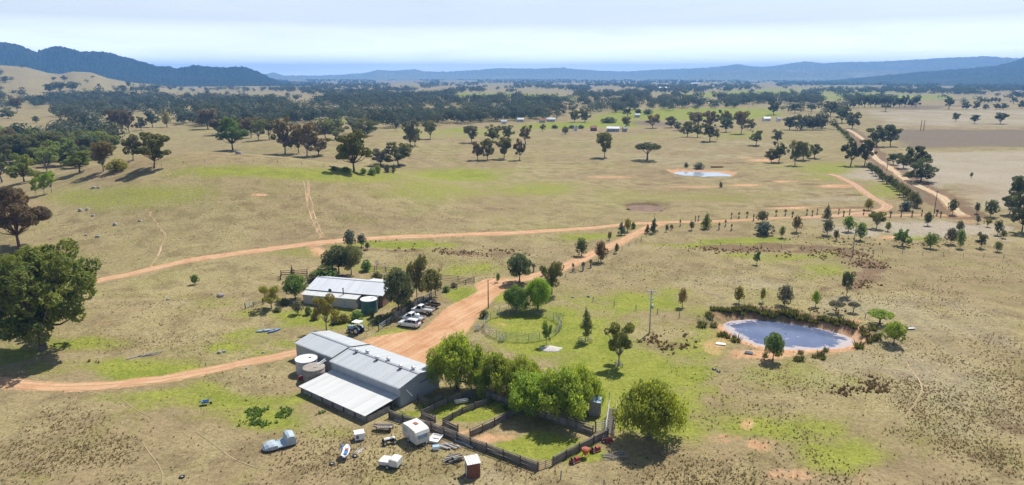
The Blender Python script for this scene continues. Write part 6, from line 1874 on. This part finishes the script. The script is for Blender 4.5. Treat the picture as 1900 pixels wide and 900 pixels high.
# tractor
c, a = heading((674, 622), (646, 617))
tr = empty('tractor', c, a, 'old tractor with a flat white canopy standing behind the shed', 'tractor')
MB().loft([[Vector((x, -w, z0)), Vector((x, -w, z1 - .1)), Vector((x, -w * .7, z1)), Vector((x, w * .7, z1)), Vector((x, w, z1 - .1)), Vector((x, w, z0))] for x, w, z0, z1 in ((.15, .34, .75, 1.42), (.8, .33, .72, 1.40), (1.5, .31, .68, 1.32), (1.62, .26, .72, 1.2))]).build('bonnet', M['blue_pale'], tr)
MB().box((1.66, 0, .98), (.05, .46, .5)).build('grille', M['black'], tr)
MB().box((.6, 0, .62), (2.0, .4, .36)).build('engine_block', M['steel_dark'], tr)
MB().box((-.55, 0, .85), (.9, .7, .5)).build('gearbox', M['black'], tr)
st = MB().box((-.65, 0, 1.2), (.5, .5, .12)).box((-.9, 0, 1.45), (.1, .5, .42)).build('seat', M['timber_dark'], tr)
MB().bar((-.15, 0, 1.1), (-.25, 0, 1.5), .05).build('steering_column', M['steel_dark'], tr)
MB().lathe((-.27, 0, 1.5), [(.18, 0), (.2, .02), (.18, .04)], 14).build('steering_wheel', M['black'], tr)
for s in (1, -1):
    MB().loft([[Vector((x, s * .42, z)), Vector((x, s * .85, z)), Vector((x, s * .85, z + .05)), Vector((x, s * .42, z + .05))] for x, z in ((-1.35, 1.05), (-1.1, 1.4), (-.7, 1.52), (-.25, 1.4), (-.05, 1.1))]).build('mudguard', M['blue_pale'], tr)
    for x in (-.1, -1.0): MB().bar((x, s * .5, 1.3), (x, s * .5, 2.35), .05).build('canopy_post', M['steel_dark'], tr)
    wh = MB().wheel((-.7, s * .72, .72), .72, .38, 22).build('rear_wheel', M['rubber'], tr)
    MB().wheel((-.7, s * .76, .72), .42, .36, 16).build('rim', M['dirty_white'], wh)
    wf = MB().wheel((1.25, s * .62, .40), .40, .22, 18).build('front_wheel', M['rubber'], tr)
    MB().wheel((1.25, s * .65, .40), .22, .2, 14).build('rim', M['dirty_white'], wf)
MB().box((-.55, 0, 2.38), (1.75, 1.5, .09)).build('canopy', M['white_paint'], tr, bevel=.03)
MB().tube([(.7, .22, 1.4), (.7, .22, 2.0)], .04, 8).build('exhaust', M['steel_dark'], tr)
# caravan
A, B, C = px(771, 830), px(747, 811), px(797, 823)
lx = (B - A).length; ly = (C - A).length
ctr = A + (B - A) / 2 + (C - A) / 2
cv = empty('caravan', (ctr.x, ctr.y, gz(ctr.x, ctr.y)), math.atan2((B - A).y, (B - A).x), 'old cream caravan with a rusty roof hatch beside the pen fence', 'caravan')
lx, ly = 3.7, 2.1
prof = [(-lx / 2, .42), (-lx / 2, 1.5), (-lx / 2 + .16, 2.12), (-lx / 2 + .45, 2.3), (0, 2.38), (lx / 2 - .4, 2.3), (lx / 2 - .05, 2.05), (lx / 2, 1.3), (lx / 2 - .2, .5), (lx / 2 - .5, .42)]
cb = MB().prism(prof, -ly / 2, ly / 2).build('body', M['caravan'], cv, bevel=.04)
MB().prism([(-lx / 2 - .01, 1.75), (-lx / 2 + .15, 2.15), (-lx / 2 + .45, 2.335), (0, 2.415), (lx / 2 - .38, 2.335), (lx / 2 - .02, 2.09), (lx / 2 - .12, 2.0), (lx / 2 - .45, 2.26), (0, 2.34), (-lx / 2 + .5, 2.26), (-lx / 2 + .22, 2.08)], -ly / 2 - .03, ly / 2 + .03).build('roof', M['dirty_white'], cv)
MB().box((.1, -.1, 2.42), (.75, .5, .09)).build('roof_hatch', M['rust_red'], cv)
for s in (1, -1):
    w1 = MB().box((.9, s * (ly / 2 + .012), 1.55), (.95, .03, .55)).build('window', M['steel'], cv); MB().box((.9, s * (ly / 2 + .032), 1.55), (.82, .02, .44)).build('pane', M['glass_blue'], w1)
w1 = MB().box((-lx / 2 - .012, 0, 1.45), (.03, 1.5, .62)).build('window', M['steel'], cv); MB().box((-lx / 2 - .032, 0, 1.45), (.02, 1.36, .5)).build('pane', M['glass_blue'], w1)
dd = MB().box((-.55, ly / 2 + .015, 1.25), (.66, .03, 1.55)).build('door', M['dirty_white'], cv); MB().box((-.3, ly / 2 + .05, 1.2), (.05, .04, .14)).build('handle', M['steel_dark'], dd)
MB().box((0, 0, .36), (lx * .9, ly * .8, .12)).build('chassis', M['steel_dark'], cv)
MB().bar((-lx / 2, .4, .4), (-lx / 2 - 1.0, 0, .42), .08).bar((-lx / 2, -.4, .4), (-lx / 2 - 1.0, 0, .42), .08).build('drawbar', M['steel_dark'], cv)
wheels(cv, (.15,), (-ly / 2 + .05, ly / 2 - .05), .32)
# sheeted hulk
c, a = heading((543, 822), (494, 836))
hk = empty('sheeted_hulk', c, a, 'low hulk under a pale blue-grey sheet, raised like a seat at one end', 'wreck')
rings = []
q = random.Random(3)
for x, w, z in ((-2.1, .75, .5), (-2.0, .95, 1.25), (-1.86, 1.0, 1.62), (-1.2, 1.0, 1.78), (-.86, .98, 1.66), (-.74, .96, .72), (-.1, .92, .52), (.38, .93, .5), (.46, .98, .86), (.9, 1.0, .96), (1.5, .92, .90), (1.95, .72, .66), (2.2, .4, .34)):
    ring = []
    for k in range(9):
        t = -1 + 2 * k / 8; zz = z * (1 - .16 * abs(t) ** 4) + q.uniform(-.035, .035)
        ring.append(Vector((x + q.uniform(-.03, .03), t * w, zz)))
    ring += [Vector((x, w * 1.02, .30)), Vector((x, 0, .18)), Vector((x, -w * 1.02, .30))]
    rings.append(ring)
MB().loft(rings).build('cover', M['tarp'], hk, False, .05)
MB().box((-.3, 0, .16), (3.4, 1.5, .22)).build('base', M['rust'], hk)
for s in (1, -1): MB().tube([(-1.9, s * .95, .95), (-.6, s * .96, .5), (.4, s * .95, .42), (1.8, s * .8, .5)], .06, 6).build('edge_roll', M['blue_pale'], hk)
# small trailer with raised box
c, a = heading((741, 868), (708, 862))
st_ = empty('small_trailer', c, a, 'small white two-level trailer in front of the caravan', 'trailer')
MB().loft([[Vector((x, -.75, .45)), Vector((x, -.75, z - .08)), Vector((x, -.62, z)), Vector((x, .62, z)), Vector((x, .75, z - .08)), Vector((x, .75, .45))] for x, z in ((-1.35, 1.25), (-1.2, 1.38), (-.35, 1.42), (-.15, 1.30))]).build('raised_box', M['dirty_white'], st_)
MB().loft([[Vector((x, -.75, .45)), Vector((x, -.75, z)), Vector((x, .75, z)), Vector((x, .75, .45))] for x, z in ((-.14, .95), (.3, .92), (1.2, .90), (1.32, .86))]).build('tray_cover', M['dirty_white'], st_)
MB().box((1.34, 0, .62), (.03, 1.3, .3)).build('tail_panel', M['black'], st_)
MB().box((0, 0, .4), (2.6, 1.2, .1)).build('chassis', M['steel_dark'], st_)
MB().bar((-1.3, 0, .42), (-2.1, 0, .4), .09).build('drawbar', M['steel_dark'], st_)
wheels(st_, (.0,), (-.78, .78), .29)
# white crate with barred opening
p = px(667, 815); kc = empty('animal_crate', p, .35, 'small white animal crate with barred opening left of the caravan', 'crate')
MB().box((0, 0, .58), (1.25, 1.1, .9)).build('body', M['white_paint'], kc, bevel=.04)
MB().box((0, 0, 1.07), (1.35, 1.2, .08)).build('lid', M['white_paint'], kc)
op = MB().box((-.3, -.56, .62), (.34, .03, .5)).build('opening', M['black'], kc)
for k in range(3): MB().box((-.4 + .1 * k, -.585, .62), (.025, .02, .5)).build('bar', M['steel'], op)
for k in range(6): MB().box((.64, -.42 + .17 * k, .58), (.03, .07, .86)).build('slat', M['dirty_white'], kc)
MB().box((0, -.4, .07), (1.2, .1, .14)).box((0, .4, .07), (1.2, .1, .14)).build('skid', M['timber_dark'], kc)
# old wire-sided cart
c, a = heading((727, 799), (694, 797))
ct = empty('wire_cart', c, a, 'rusty wire-sided old cart between the shed and the caravan', 'cart')
MB().loft([[Vector((x, -w, z)), Vector((x, -w * .6, z - .3)), Vector((x, w * .6, z - .3)), Vector((x, w, z)), Vector((x, w * .9, z)), Vector((x, w * .5, z - .22)), Vector((x, -w * .5, z - .22)), Vector((x, -w * .9, z))] for x, w, z in ((-1.35, .5, .75), (-.6, .62, .72), (.4, .6, .66), (1.3, .3, .8))]).build('tray', M['timber_grey'], ct)
for k in range(9): MB().bar((-1.2 + .26 * k, .6, .7), (-1.2 + .26 * k, .66, 1.2), .03).build('wire_upright', M['rust'], ct)
for z in (.88, 1.04, 1.2): MB().bar((-1.3, .64, z), (1.0, .64, z), .03).build('wire', M['rust'], ct)
for x in (-1.0, .8):
    for s in (1, -1): MB().bar((x, s * .4, -.05), (x, s * .35, .5), .07).build('leg', M['steel_dark'], ct)
wheels(ct, (-1.1,), (-.62, .62), .26, .12, 'rust')
# quad bike
c, a = heading((709, 825), (736, 820))
qb = empty('quad_bike', c, a, 'dark stripped quad bike left of the caravan shadow', 'quad bike')
MB().box((0, 0, .5), (1.3, .34, .3)).build('frame', M['black'], qb)
MB().loft([[Vector((x, -w, z - .1)), Vector((x, -w * .6, z)), Vector((x, w * .6, z)), Vector((x, w, z - .1))] for x, w, z in ((-.7, .28, .78), (-.2, .3, .86), (.2, .2, .82), (.5, .25, .9), (.8, .3, .78))]).build('seat_and_tank', M['dirty_white'], qb)
MB().bar((.45, 0, .8), (.35, 0, 1.08), .06).bar((.35, -.36, 1.1), (.35, .36, 1.1), .05).build('handlebar', M['steel_dark'], qb)
for x in (-.85, .85): MB().bar((x, -.35, .78), (x, .35, .78), .05).build('rack', M['steel_dark'], qb)
wheels(qb, (-.65, .68), (-.45, .45), .30, .24, 'aluminium')
# small white and blue hull stood on a frame
c, a = heading((640, 856), (646, 838))
bh = empty('small_hull', c, a, 'small white and blue hull with an upright fin among the junk', 'boat')
MB().loft([[Vector((x, -w, z)), Vector((x, -w * .5, z - h)), Vector((x, w * .5, z - h)), Vector((x, w, z)), Vector((x, w * .75, z - .03)), Vector((x, 0, z - h * .6)), Vector((x, -w * .75, z - .03))] for x, w, z, h in ((-1.3, .42, .95, .4), (-.5, .5, .92, .45), (.4, .46, .95, .42), (1.2, .15, 1.1, .2))]).build('hull', M['white_paint'], bh)
MB().loft([[Vector((x, .42, .9)), Vector((x + .1, .46, z)), Vector((x + .1, .52, z)), Vector((x, .5, .9))] for x, z in ((-.9, 1.1), (-.3, 1.7), (.2, 1.75), (.6, 1.15))]).build('fin', M['blue'], bh)
MB().box((-.6, -.05, .86), (.7, .5, .12)).build('deck', M['blue'], bh)
MB().box((.2, 0, .86), (.5, .4, .1)).build('seat', M['rust_red'], bh)
for x in (-.8, .5):
    MB().bar((x, -.45, -.03), (x, .3, .55), .07).bar((x, .45, -.03), (x, -.3, .55), .07).build('trestle', M['timber_dark'], bh)
def tyre(u, v, label, lean=0.0, r=.36):
    p = px(u, v); o = empty('tyre', p, rnd.uniform(0, 3), label, 'tyre')
    prof = []
    mb = MB(); n = 18; m = 8; vs = []; fs = []
    for i in range(n):
        t = 2 * math.pi * i / n
        for j in range(m):
            s = 2 * math.pi * j / m; R_ = r - .11 + .11 * math.cos(s)
            vs.append((R_ * math.cos(t), R_ * math.sin(t), .11 + .10 * math.sin(s)))
    for i in range(n):
        for j in range(m):
            fs.append((i * m + j, ((i + 1) % n) * m + j, ((i + 1) % n) * m + (j + 1) % m, i * m + (j + 1) % m))
    b = mb.add(vs, fs).build('tread', M['rubber'], o, True)
    MB().lathe((0, 0, .05), [(r * .5, 0), (r * .5, .08), (r * .2, .1)], 14).build('rim', M['steel'], o)
    b.rotation_euler = (lean, 0, 0)
tyre(338, 886, 'dark tyre lying in the grass at the lower left')
tyre(616, 862, 'dark tyre lying left of the small hull')
tyre(1325, 687, 'pale-rimmed tyre on the lawn below the pond, left of two')
tyre(1333, 691, 'pale-rimmed tyre on the lawn below the pond, right of two')
tyre(659, 848, 'wheel lying right of the small hull')
# timber and scrap piles: every stick its own piece
def pile(name, u, v, n, L_, sec, mats, label, cat, spread, rz, seed):
    p = px(u, v); root = empty(name, p, rz, label, cat); q = random.Random(seed)
    for k in range(n):
        l = L_ * q.uniform(.6, 1.1); t = q.uniform(-.3, .3); z = sec[1] * (.5 + (k // 5) * 1.0)
        x, y = q.uniform(-spread[0], spread[0]), q.uniform(-spread[1], spread[1])
        d = Vector((math.cos(t), math.sin(t), q.uniform(-.05, .05))) * l / 2; c = Vector((x, y, z))
        beam('plank' if cat != 'log pile' else 'log', c - d, c + d, sec[0] * q.uniform(.7, 1.2), sec[1], q.choice(mats), root)
pile('plank_pile', 834, 830, 14, 1.9, (.22, .09), ['timber_grey'], 'heap of old grey planks behind the caravan', 'timber pile', (.9, .7), -.4, 5)
pile('log_pile', 842, 854, 22, 1.7, (.16, .14), ['timber_grey', 'timber'], 'dark pile of split posts beside the rusty outhouse', 'log pile', (.7, .6), .35, 6)
pile('pipe_heap', 866, 824, 9, 2.6, (.12, .08), ['white_paint', 'steel', 'blue_pale'], 'heap of white and blue pipes and gutters against the pen fence', 'pipe heap', (.8, .35), -.45, 7)
pile('fallen_timber', 668, 836, 5, 1.3, (.1, .08), ['timber_grey', 'dirty_white'], 'few loose pale sticks beside the small hull', 'timber pile', (.5, .5), 1.2, 8)
pile('sheet_scrap', 747, 779, 7, 1.3, (.3, .04), ['dirty_white', 'steel'], 'scraps of pale sheet behind the caravan against the fence', 'scrap', (.8, .5), .5, 9)
pile('brush_heap', 1140, 848, 40, 1.2, (.05, .05), ['timber_grey', 'timber'], 'grey heap of cut brush right of the red mowers', 'brush pile', (1.5, .7), .1, 10)
pile('fence_rubble', 268, 668, 12, 2.2, (.14, .08), ['timber_grey'], 'line of fallen grey timber on the green bank', 'timber pile', (2.0, .3), .55, 12)
p = px(808, 817); wt_ = empty('broken_tub', p, -.3, 'broken white plastic tub beside the caravan', 'tub')
MB().loft([[Vector((sx * w, sy * l, z)) for sx, sy in ((-1, -1), (1, -1), (1, 1), (-1, 1))] for w, l, z in ((.62, .85, 0), (.75, 1.0, .42), (.66, .9, .44), (.54, .75, .14))]).build('shell', M['white_paint'], wt_)
MB().box((.1, .4, .30), (1.2, .5, .06), rx=.2).build('flap', M['dirty_white'], wt_)
p = px(809, 834); wb = empty('white_container', p, .2, 'small white container in front of the plank heap', 'container')
MB().box((0, 0, .26), (.85, .6, .48)).build('body', M['white_paint'], wb, bevel=.06)
MB().box((0, 0, .52), (.9, .65, .06)).build('lid', M['blue_pale'], wb)
# rusty outhouse
def outhouse(u, v, rz, s, h, label, walls, roof, lid):
    p = px(u, v); root = empty('outhouse', p, rz, label, 'outhouse')
    for k, (x, y, sx, sy) in enumerate(((0, s / 2, s, .05), (0, -s / 2, s, .05), (s / 2, 0, .05, s - .1), (-s / 2, 0, .05, s - .1))):
        w = MB().box((x, y, h / 2), (sx, sy, h))
        for j in range(6):
            f = -.42 + .168 * j
            if sx > sy: w.box((x + f * s, y + math.copysign(.035, y), h / 2), (.07, .03, h * .98))
            else: w.box((x + math.copysign(.035, x), y + f * s, h / 2), (.03, .07, h * .98))
        w.build('wall', M[walls[k % len(walls)]], root)
    r_ = sheet((-s * .58, -s * .6, h + .02), (s * .58, -s * .6, h + .02), (s * .58, s * .6, h + .22), (-s * .58, s * .6, h + .22), .04, .3, .04).build('roof', M[roof], root)
    d_ = MB().box((-s / 2 - .06, 0, h * .46), (.04, s * .55, h * .86)).build('door', M[lid], root)
    MB().box((-s / 2 - .1, s * .2, h * .5), (.04, .05, .12)).build('latch', M['steel_dark'], d_)
    return root
outhouse(877, 881, .32, 1.5, 2.0, 'rusty red-brown tin outhouse with ribbed white roof at the bottom', ('rust', 'rust'), 'dirty_white', 'steel')
outhouse(1104, 768, -.25, 1.5, 2.25, 'grey tin outhouse with pale roof at the right end of the pepper trees', ('wall_zinc', 'timber_grey'), 'blue_pale', 'timber_grey')
# mowers and red gear along the fence
def mower(u, v, rz, label, k=1.0):
    p = px(u, v); root = empty('ride_on_mower', p, rz, label, 'mower'); root.scale = (.82, .82, .82)
    MB().loft([[Vector((x, -w, .28)), Vector((x, -w, z)), Vector((x, -w * .6, z + .07)), Vector((x, w * .6, z + .07)), Vector((x, w, z)), Vector((x, w, .28))] for x, w, z in ((.1, .28, .75), (.6, .28, .72), (.95, .22, .58))]).build('bonnet', M['red'], root)
    MB().box((-.35, 0, .42), (.9, .62, .16)).build('mudguard', M['red'], root)
    MB().box((-.35, 0, .58), (.42, .42, .12)).box((-.56, 0, .8), (.1, .42, .36)).build('seat', M['black'], root)
    MB().bar((.1, 0, .75), (-.02, 0, 1.0), .05).build('steering_column', M['black'], root)
    MB().box((.1, 0, .2), (.9, .95, .14)).build('deck', M['rust_red'], root)
    wheels(root, (-.5,), (-.4, .4), .25, .2, 'dirty_white'); wheels(root, (.75,), (-.36, .36), .18, .15, 'dirty_white')
mower(1066, 858, .6, 'red ride-on mower against the front right fence, nearest the corner')
mower(1104, 838, .5, 'red ride-on mower against the front right fence, third of the red gear')
mower(1126, 820, -.2, 'dark red mower in the shade at the end of the fence')
p = px(1086, 848); orr = empty('orange_sprayer', p, .3, 'orange hopper standing between two red mowers', 'hopper')
MB().lathe((0, 0, .35), [(.18, 0), (.5, .55), (.52, .85), (.46, .9)], 14).build('hopper', M['orange'], orr)
for k in range(3):
    t = 2.1 * k; MB().bar((math.cos(t) * .5, math.sin(t) * .5, -.05), (math.cos(t) * .3, math.sin(t) * .3, .6), .06).build('leg', M['red'], orr)
MB().lathe((0, 0, 1.22), [(.4, 0), (.36, .1), (.1, .14)], 14).build('lid', M['rust_red'], orr)
# troughs and oddments
def trough(u, v, rz, size, mat, label, name='water_trough', legs=True):
    p = px(u, v); root = empty(name, p, rz, label, 'trough'); l, w, h = size
    MB().loft([[Vector((sx * a_, sy * b_, z)) for sx, sy in ((-1, -1), (1, -1), (1, 1), (-1, 1))] for a_, b_, z in ((l * .44, w * .4, .12), (l * .5, w * .5, h), (l * .46, w * .44, h + .01), (l * .4, w * .34, .2))]).build('shell', M[mat], root)
    for s in (1, -1): MB().box((s * l * .35, 0, .06), (.08, w * .8, .14)).build('foot', M['steel_dark'], root)
trough(856, 748, .35, (2.1, .8, .5), 'dirty_white', 'white bath used as a trough in the shaded pen')
trough(963, 763, .3, (1.9, .8, .5), 'green_paint', 'green trough at the corner of the big pen')
trough(1389, 660, -.35, (1.5, .5, .4), 'blue_pale', 'pale blue trough on the near side of the pond')
trough(1337, 642, -.2, (1.7, .9, .2), 'white_paint', 'low white trough left of the pond')
trough(1690, 609, .1, (1.6, .8, .3), 'dirty_white', 'pale trough lying right of the pond')
trough(1330, 311.5, 0, (7, 1.2, .7), 'rust_red', 'long rusty red trough behind the small dam')
p = px(1050, 700); wd = empty('white_dinghy', p, -.2, 'white dinghy half hidden behind the pepper tree tops', 'boat')
MB().loft([[Vector((x, -w, z)), Vector((x, -w * .6, .05)), Vector((x, w * .6, .05)), Vector((x, w, z)), Vector((x, w * .85, z)), Vector((x, 0, .2)), Vector((x, -w * .85, z))] for x, w, z in ((-1.8, .7, .6), (-.6, .85, .58), (.8, .75, .62), (1.9, .2, .75))]).build('hull', M['white_paint'], wd)
for x in (-.9, .5): MB().box((x, 0, .45), (.3, 1.3, .05)).build('thwart', M['dirty_white'], wd)
def kayak(A, B, mat, label):
    c, a = heading(A, B); root = empty('kayak', c, a, label, 'kayak')
    MB().loft([[Vector((x, w * math.cos(t), .2 + .17 * math.sin(t) * (w / .36 + .15))) for t in [2 * math.pi * k / 10 for k in range(10)]] for x, w in ((-1.5, .03), (-1.1, .22), (-.4, .36), (.4, .36), (1.1, .22), (1.5, .03))]).build('hull', M[mat], root, True)
    MB().lathe((0, 0, .35), [(.26, 0), (.27, .05), (.2, .03)], 14).build('cockpit', M['black'], root)
kayak((478, 620), (500, 617), 'blue_pale', 'pale green-white kayak lying on the slope above the shed')
kayak((500, 621), (518, 615), 'blue', 'blue kayak lying on the slope above the shed')
p = px(383, 751); wbw = empty('wheelbarrow', p, .3, 'blue wheelbarrow tipped on the grass left of the shed', 'barrow')
MB().loft([[Vector((sx * a_ - .1, sy * b_, z)) for sx, sy in ((-1, -1), (1, -1), (1, 1), (-1, 1))] for a_, b_, z in ((.3, .2, .3), (.55, .38, .62), (.5, .34, .62), (.26, .17, .34))]).build('tray', M['blue'], wbw)
for s in (1, -1): MB().bar((.6, s * .05, .2), (-1.0, s * .3, .55), .05).bar((-.45, s * .25, .42), (-.5, s * .28, -.02), .05).build('handle', M['black'], wbw)
MB().wheel((.65, 0, .18), .18, .1, 14).build('wheel', M['rubber'], wbw)
p = px(1022, 648); gmnd = MB()
rings = []
for k, (r_, z) in enumerate(((2.1, -.05), (1.75, .10), (1.2, .22), (.6, .31), (.1, .34))):
    rings.append([Vector((r_ * (1 + .16 * math.sin(3 * t + k) + .08 * math.sin(7 * t)) * math.cos(t), r_ * .75 * math.sin(t) * (1 + .1 * math.sin(5 * t)), z)) for t in [2 * math.pi * j / 20 for j in range(20)]])
go_ = gmnd.loft(rings).build('gravel_mound', M['gravel'], None, True); go_.location = p
tag(go_, 'small pale gravel mound on the lawn below the round yard', 'mound')
def tree_guard(u, v, s, h, label, mat='timber_grey', rails=2):
    p = px(u, v); root = empty('tree_guard', p, .3, label, 'guard')
    for sx, sy in ((-1, -1), (1, -1), (1, 1), (-1, 1)): beam('post', Vector((sx * s, sy * s, -.1)), Vector((sx * s, sy * s, h)), .07, .07, mat, root)
    for k in range(rails):
        z = h * (k + 1) / (rails + .15)
        for A_, B_ in (((-1, -1), (1, -1)), ((1, -1), (1, 1)), ((1, 1), (-1, 1)), ((-1, 1), (-1, -1))):
            beam('rail', Vector((A_[0] * s, A_[1] * s, z)), Vector((B_[0] * s, B_[1] * s, z)), .05, .09, mat, root)
tree_guard(1086, 634, .95, .75, 'square timber guard round the slender conifer')
tree_guard(1148, 680, .5, .7, 'small square guard round the lawn gum')
tree_guard(887, 614, .35, 1.1, 'thin wire guard left of the round yard', 'steel', 3)
tree_guard(931, 634, .35, 1.1, 'thin wire guard below the round yard', 'steel', 3)
# guarded saplings along the track
SAP = [(1262,420),(1290,412),(1296,411),(1357,406),(1371,405),(1386,404),(1398,410),(1440,401),(1457,400),(1470,404),(1497,399),(1507,401),(1516,398),(1556,398),(1565,402),(1576,399),(1602,399),(1633,404),(1652,403),(1672,402),(1692,402),(1710,400),(1738,400),(1745,403),(1334,426),(1346,420),(1357,428),(1096,497),(1063,504),(1082,502),(1009,511),(990,505)]
ST_ = MB().tube([(0, 0, -.1), (.03, 0, 1.0), (0, .02, 1.9)], [.05, .04, .015], 5).mesh('sapling_stem'); ST_.materials.append(M['bark'])
GD_ = MB().lathe((0, 0, 0), [(.19, 0), (.2, .4), (.19, .8)], 8).mesh('sapling_guard'); GD_.materials.append(M['timber_grey'])
sap_things = []
for i, (u, v) in enumerate(SAP):
    p = G(u, v); root = empty('guarded_sapling', p, rnd.uniform(0, 6), ('guarded sapling in the row along the cross track' if u > 1200 else 'guarded sapling beside the driveway'), 'sapling', 'guarded saplings along the cross track' if u > 1200 else 'guarded saplings beside the driveway')
    sap_things.append((root, u))
    for nm, me in (('stem', ST_), ('guard', GD_)):
        o = bpy.data.objects.new(nm, me); COL.objects.link(o); o.parent = root; k = rnd.uniform(.9, 1.5); o.scale = (1.2, 1.2, k)
    cm = PROTO['oval%d' % (i % 3)][0]; o = bpy.data.objects.new('leaves', cm); COL.objects.link(o); o.parent = root; s = rnd.uniform(.05, .12); o.scale = (s, s, .14); o.location = (0, 0, .9)
    o.material_slots[0].link = 'OBJECT'; o.material_slots[0].material = LEAF[rnd.choice(['olive', 'wattle', 'grey'])]
number_row(sap_things)
# rocks
def rock_me(seed):
    q = random.Random(seed); rings = []
    for k in range(5):
        z = -.2 + .2 * k; r_ = math.sqrt(max(.03, 1 - ((z - .1) / .75) ** 2)) * .6
        rings.append([Vector((r_ * math.cos(t) * q.uniform(.8, 1.2), r_ * .75 * math.sin(t) * q.uniform(.8, 1.2), z + q.uniform(-.05, .05))) for t in [2 * math.pi * j / 8 for j in range(8)]])
    me = MB().loft(rings).mesh('rock'); me.materials.append(M['rock']); return me
RK = [rock_me(i) for i in range(4)]
for i, (u, v, s, lb) in enumerate(((443,286,4.5,'largest grey boulder below the forked green gum'),(408,655,1.6,'grey rock beside the track to the shed, left of two'),(416,653,1.2,'grey rock beside the track to the shed, right of two'),(489,655,1.0,'small dark rock at the track by the shed'),(174,349,2.6,'pale rock on the upper hill slope, left of two'),(184,349,2.2,'pale rock on the upper hill slope, right of two'),(214,417,2.2,'lone pale rock half way down the hill'),(260,410,1.8,'small rock right of the lone pale rock'),(182,440,2.0,'rock low on the left hill slope'),(160,437,1.6,'small rock low on the left hill slope'),(150,391,2.6,'flat outcrop rock on the left hill slope, left'),(163,389,2.2,'flat outcrop rock on the left hill slope, right'),(173,401,1.8,'small outcrop rock below the flat ones'),(410,550,2.4,'dark stump-like rock on the slope left of the house'),(312,556,1.4,'small rock on the slope left of the dark one'),(458,684,1.0,'small rock below the track near the tanks'),(1063,552,1.2,'small dark rock in the green paddock behind the round yard'),(1092,551,1.4,'dark rock in the green paddock, right of another'),(540,820,.6,'tiny stone behind the sheeted hulk'))):
    p = G(u, v); o = bpy.data.objects.new('rock', RK[i % 4]); COL.objects.link(o); o.location = p; o.rotation_euler = (0, 0, rnd.uniform(0, 6)); o.scale = (s * .55, s * .55, s * .4)
    tag(o, lb, 'rock')
# ---------------------------------------------------------------- houses and sheds across the valley
def far_house(u, v, wpx, wall_m, roof_m, label, dfac=.55, rz=0.1, h=2.9):
    x, y = flat(u, v); p = Vector((float(x), float(y), gz(x, y))); w = wpx * depth(p) / F; d = w * dfac
    root = empty('house' if wall_m != 'wall_zinc' else 'hay_shed', p, rz, label, 'house' if wall_m != 'wall_zinc' else 'shed')
    h = max(h, w * .16)
    MB().box((0, d / 2, h / 2), (w, d, h)).build('wall', M[wall_m], root)
    rh = h * .55
    rf_ = MB().prism([(-.06 * d, h - .05), (d / 2, h + rh), (1.06 * d, h - .05), (1.06 * d, h - .25), (-.06 * d, h - .25)], -w * .53, w * .53)
    rf_.v = [(yy, xx, zz) for xx, yy, zz in rf_.v]; r_ = rf_.build('roof', M[roof_m], root)
    MB().box((w * .2, d * .62, h + rh), (w * .05 + .3, w * .05 + .3, rh * .6)).build('chimney', M['brick'], r_)
    for k in (-.3, -.08, .3):
        wn_ = MB().box((k * w, -.04, h * .52), (w * .12, .06, h * .42)).build('window', M['white_paint'], root)
        MB().box((k * w, -.09, h * .52), (w * .10, .04, h * .35)).build('pane', M['glass_dark'], wn_)
    MB().box((.1 * w, -.04, h * .38), (w * .07, .06, h * .74)).build('door', M['timber_dark'], root)
M['roof_red'] = plain('roof_red', (0.36, 0.12, 0.09), .7, var=.15)
M['roof_bright'] = plain('roof_bright', (0.56, 0.57, 0.58), .5, var=.05)
M['wall_cream'] = plain('wall_cream', (0.62, 0.58, 0.50), .8, var=.08)
for e in ((966,224,12,'wall_cream','roof_bright','white-roofed house among trees, left of the green paddock'),(1022,224,16,'wall_cream','roof_bright','white-roofed house at the edge of the bright green paddock'),(1006,226,12,'wall_cream','roof_red','red-roofed house left of the white-roofed one at the paddock'),(935,228,10,'white_paint','roof_bright','small white cottage in the trees with a yellow tree'),
          (1102,242,11,'rust','roof_red','small red-roofed shed beside the long white shed'),(1137,244,23,'wall_zinc','roof_bright','long white-roofed open shed beyond the tan field'),(1160,244,8,'wall_zinc','roof_zinc','small dark shed right of the long white shed'),(1068,243,6,'white_paint','roof_bright','tiny white shed left of the red-roofed shed'),
          (906,206,12,'wall_cream','roof_bright','pale roof amid the dark woods, left of two'),(930,204,9,'wall_cream','roof_bright','pale roof amid the dark woods, right of two'),(1183,217,9,'wall_cream','roof_bright','small bright house between two round gums'),(1088,196,18,'wall_cream','roof_bright','long pale-roofed building behind the tall timber'),
          (627,203,10,'wall_cream','roof_bright','low bright building in the valley woods, left'),(664,202,6,'wall_cream','roof_bright','small bright building in the valley woods, right'),(662,162,10,'wall_cream','roof_bright','distant white house on the rise, first from left'),(712,167,14,'wall_cream','roof_bright','distant white house on the rise, second from left'),
          (768,169,8,'wall_cream','roof_bright','distant white house on the rise, third from left'),(836,168,10,'wall_cream','roof_bright','distant white house on the rise, fourth from left'),(1232,168,26,'wall_cream','roof_bright','long distant white building right of centre'),(1322,163,16,'wall_cream','roof_bright','distant white shed beyond the fields, left of two'),
          (1346,163,10,'wall_cream','roof_bright','distant white shed beyond the fields, right of two'),(1853,169,14,'wall_cream','roof_bright','distant white farmhouse at the far right, left of two'),(1890,171,10,'wall_cream','roof_bright','distant white farmhouse at the far right, right of two'),(1424,226,14,'white_paint','roof_bright','white house behind the belt across the road end'),
          (1446,226,8,'white_paint','roof_bright','small white outbuilding behind the belt'),(1236,194,12,'wall_cream','roof_bright','pale house front in the tall timber'),(1150,159,9,'wall_cream','roof_bright','far white roof near the town, left'),(1098,161,8,'wall_cream','roof_bright','far white roof near the town, further left'),(1290,157,14,'wall_cream','roof_bright','far pale roofs below the range')):
    far_house(*e, rz=rnd.uniform(-.4, .4))
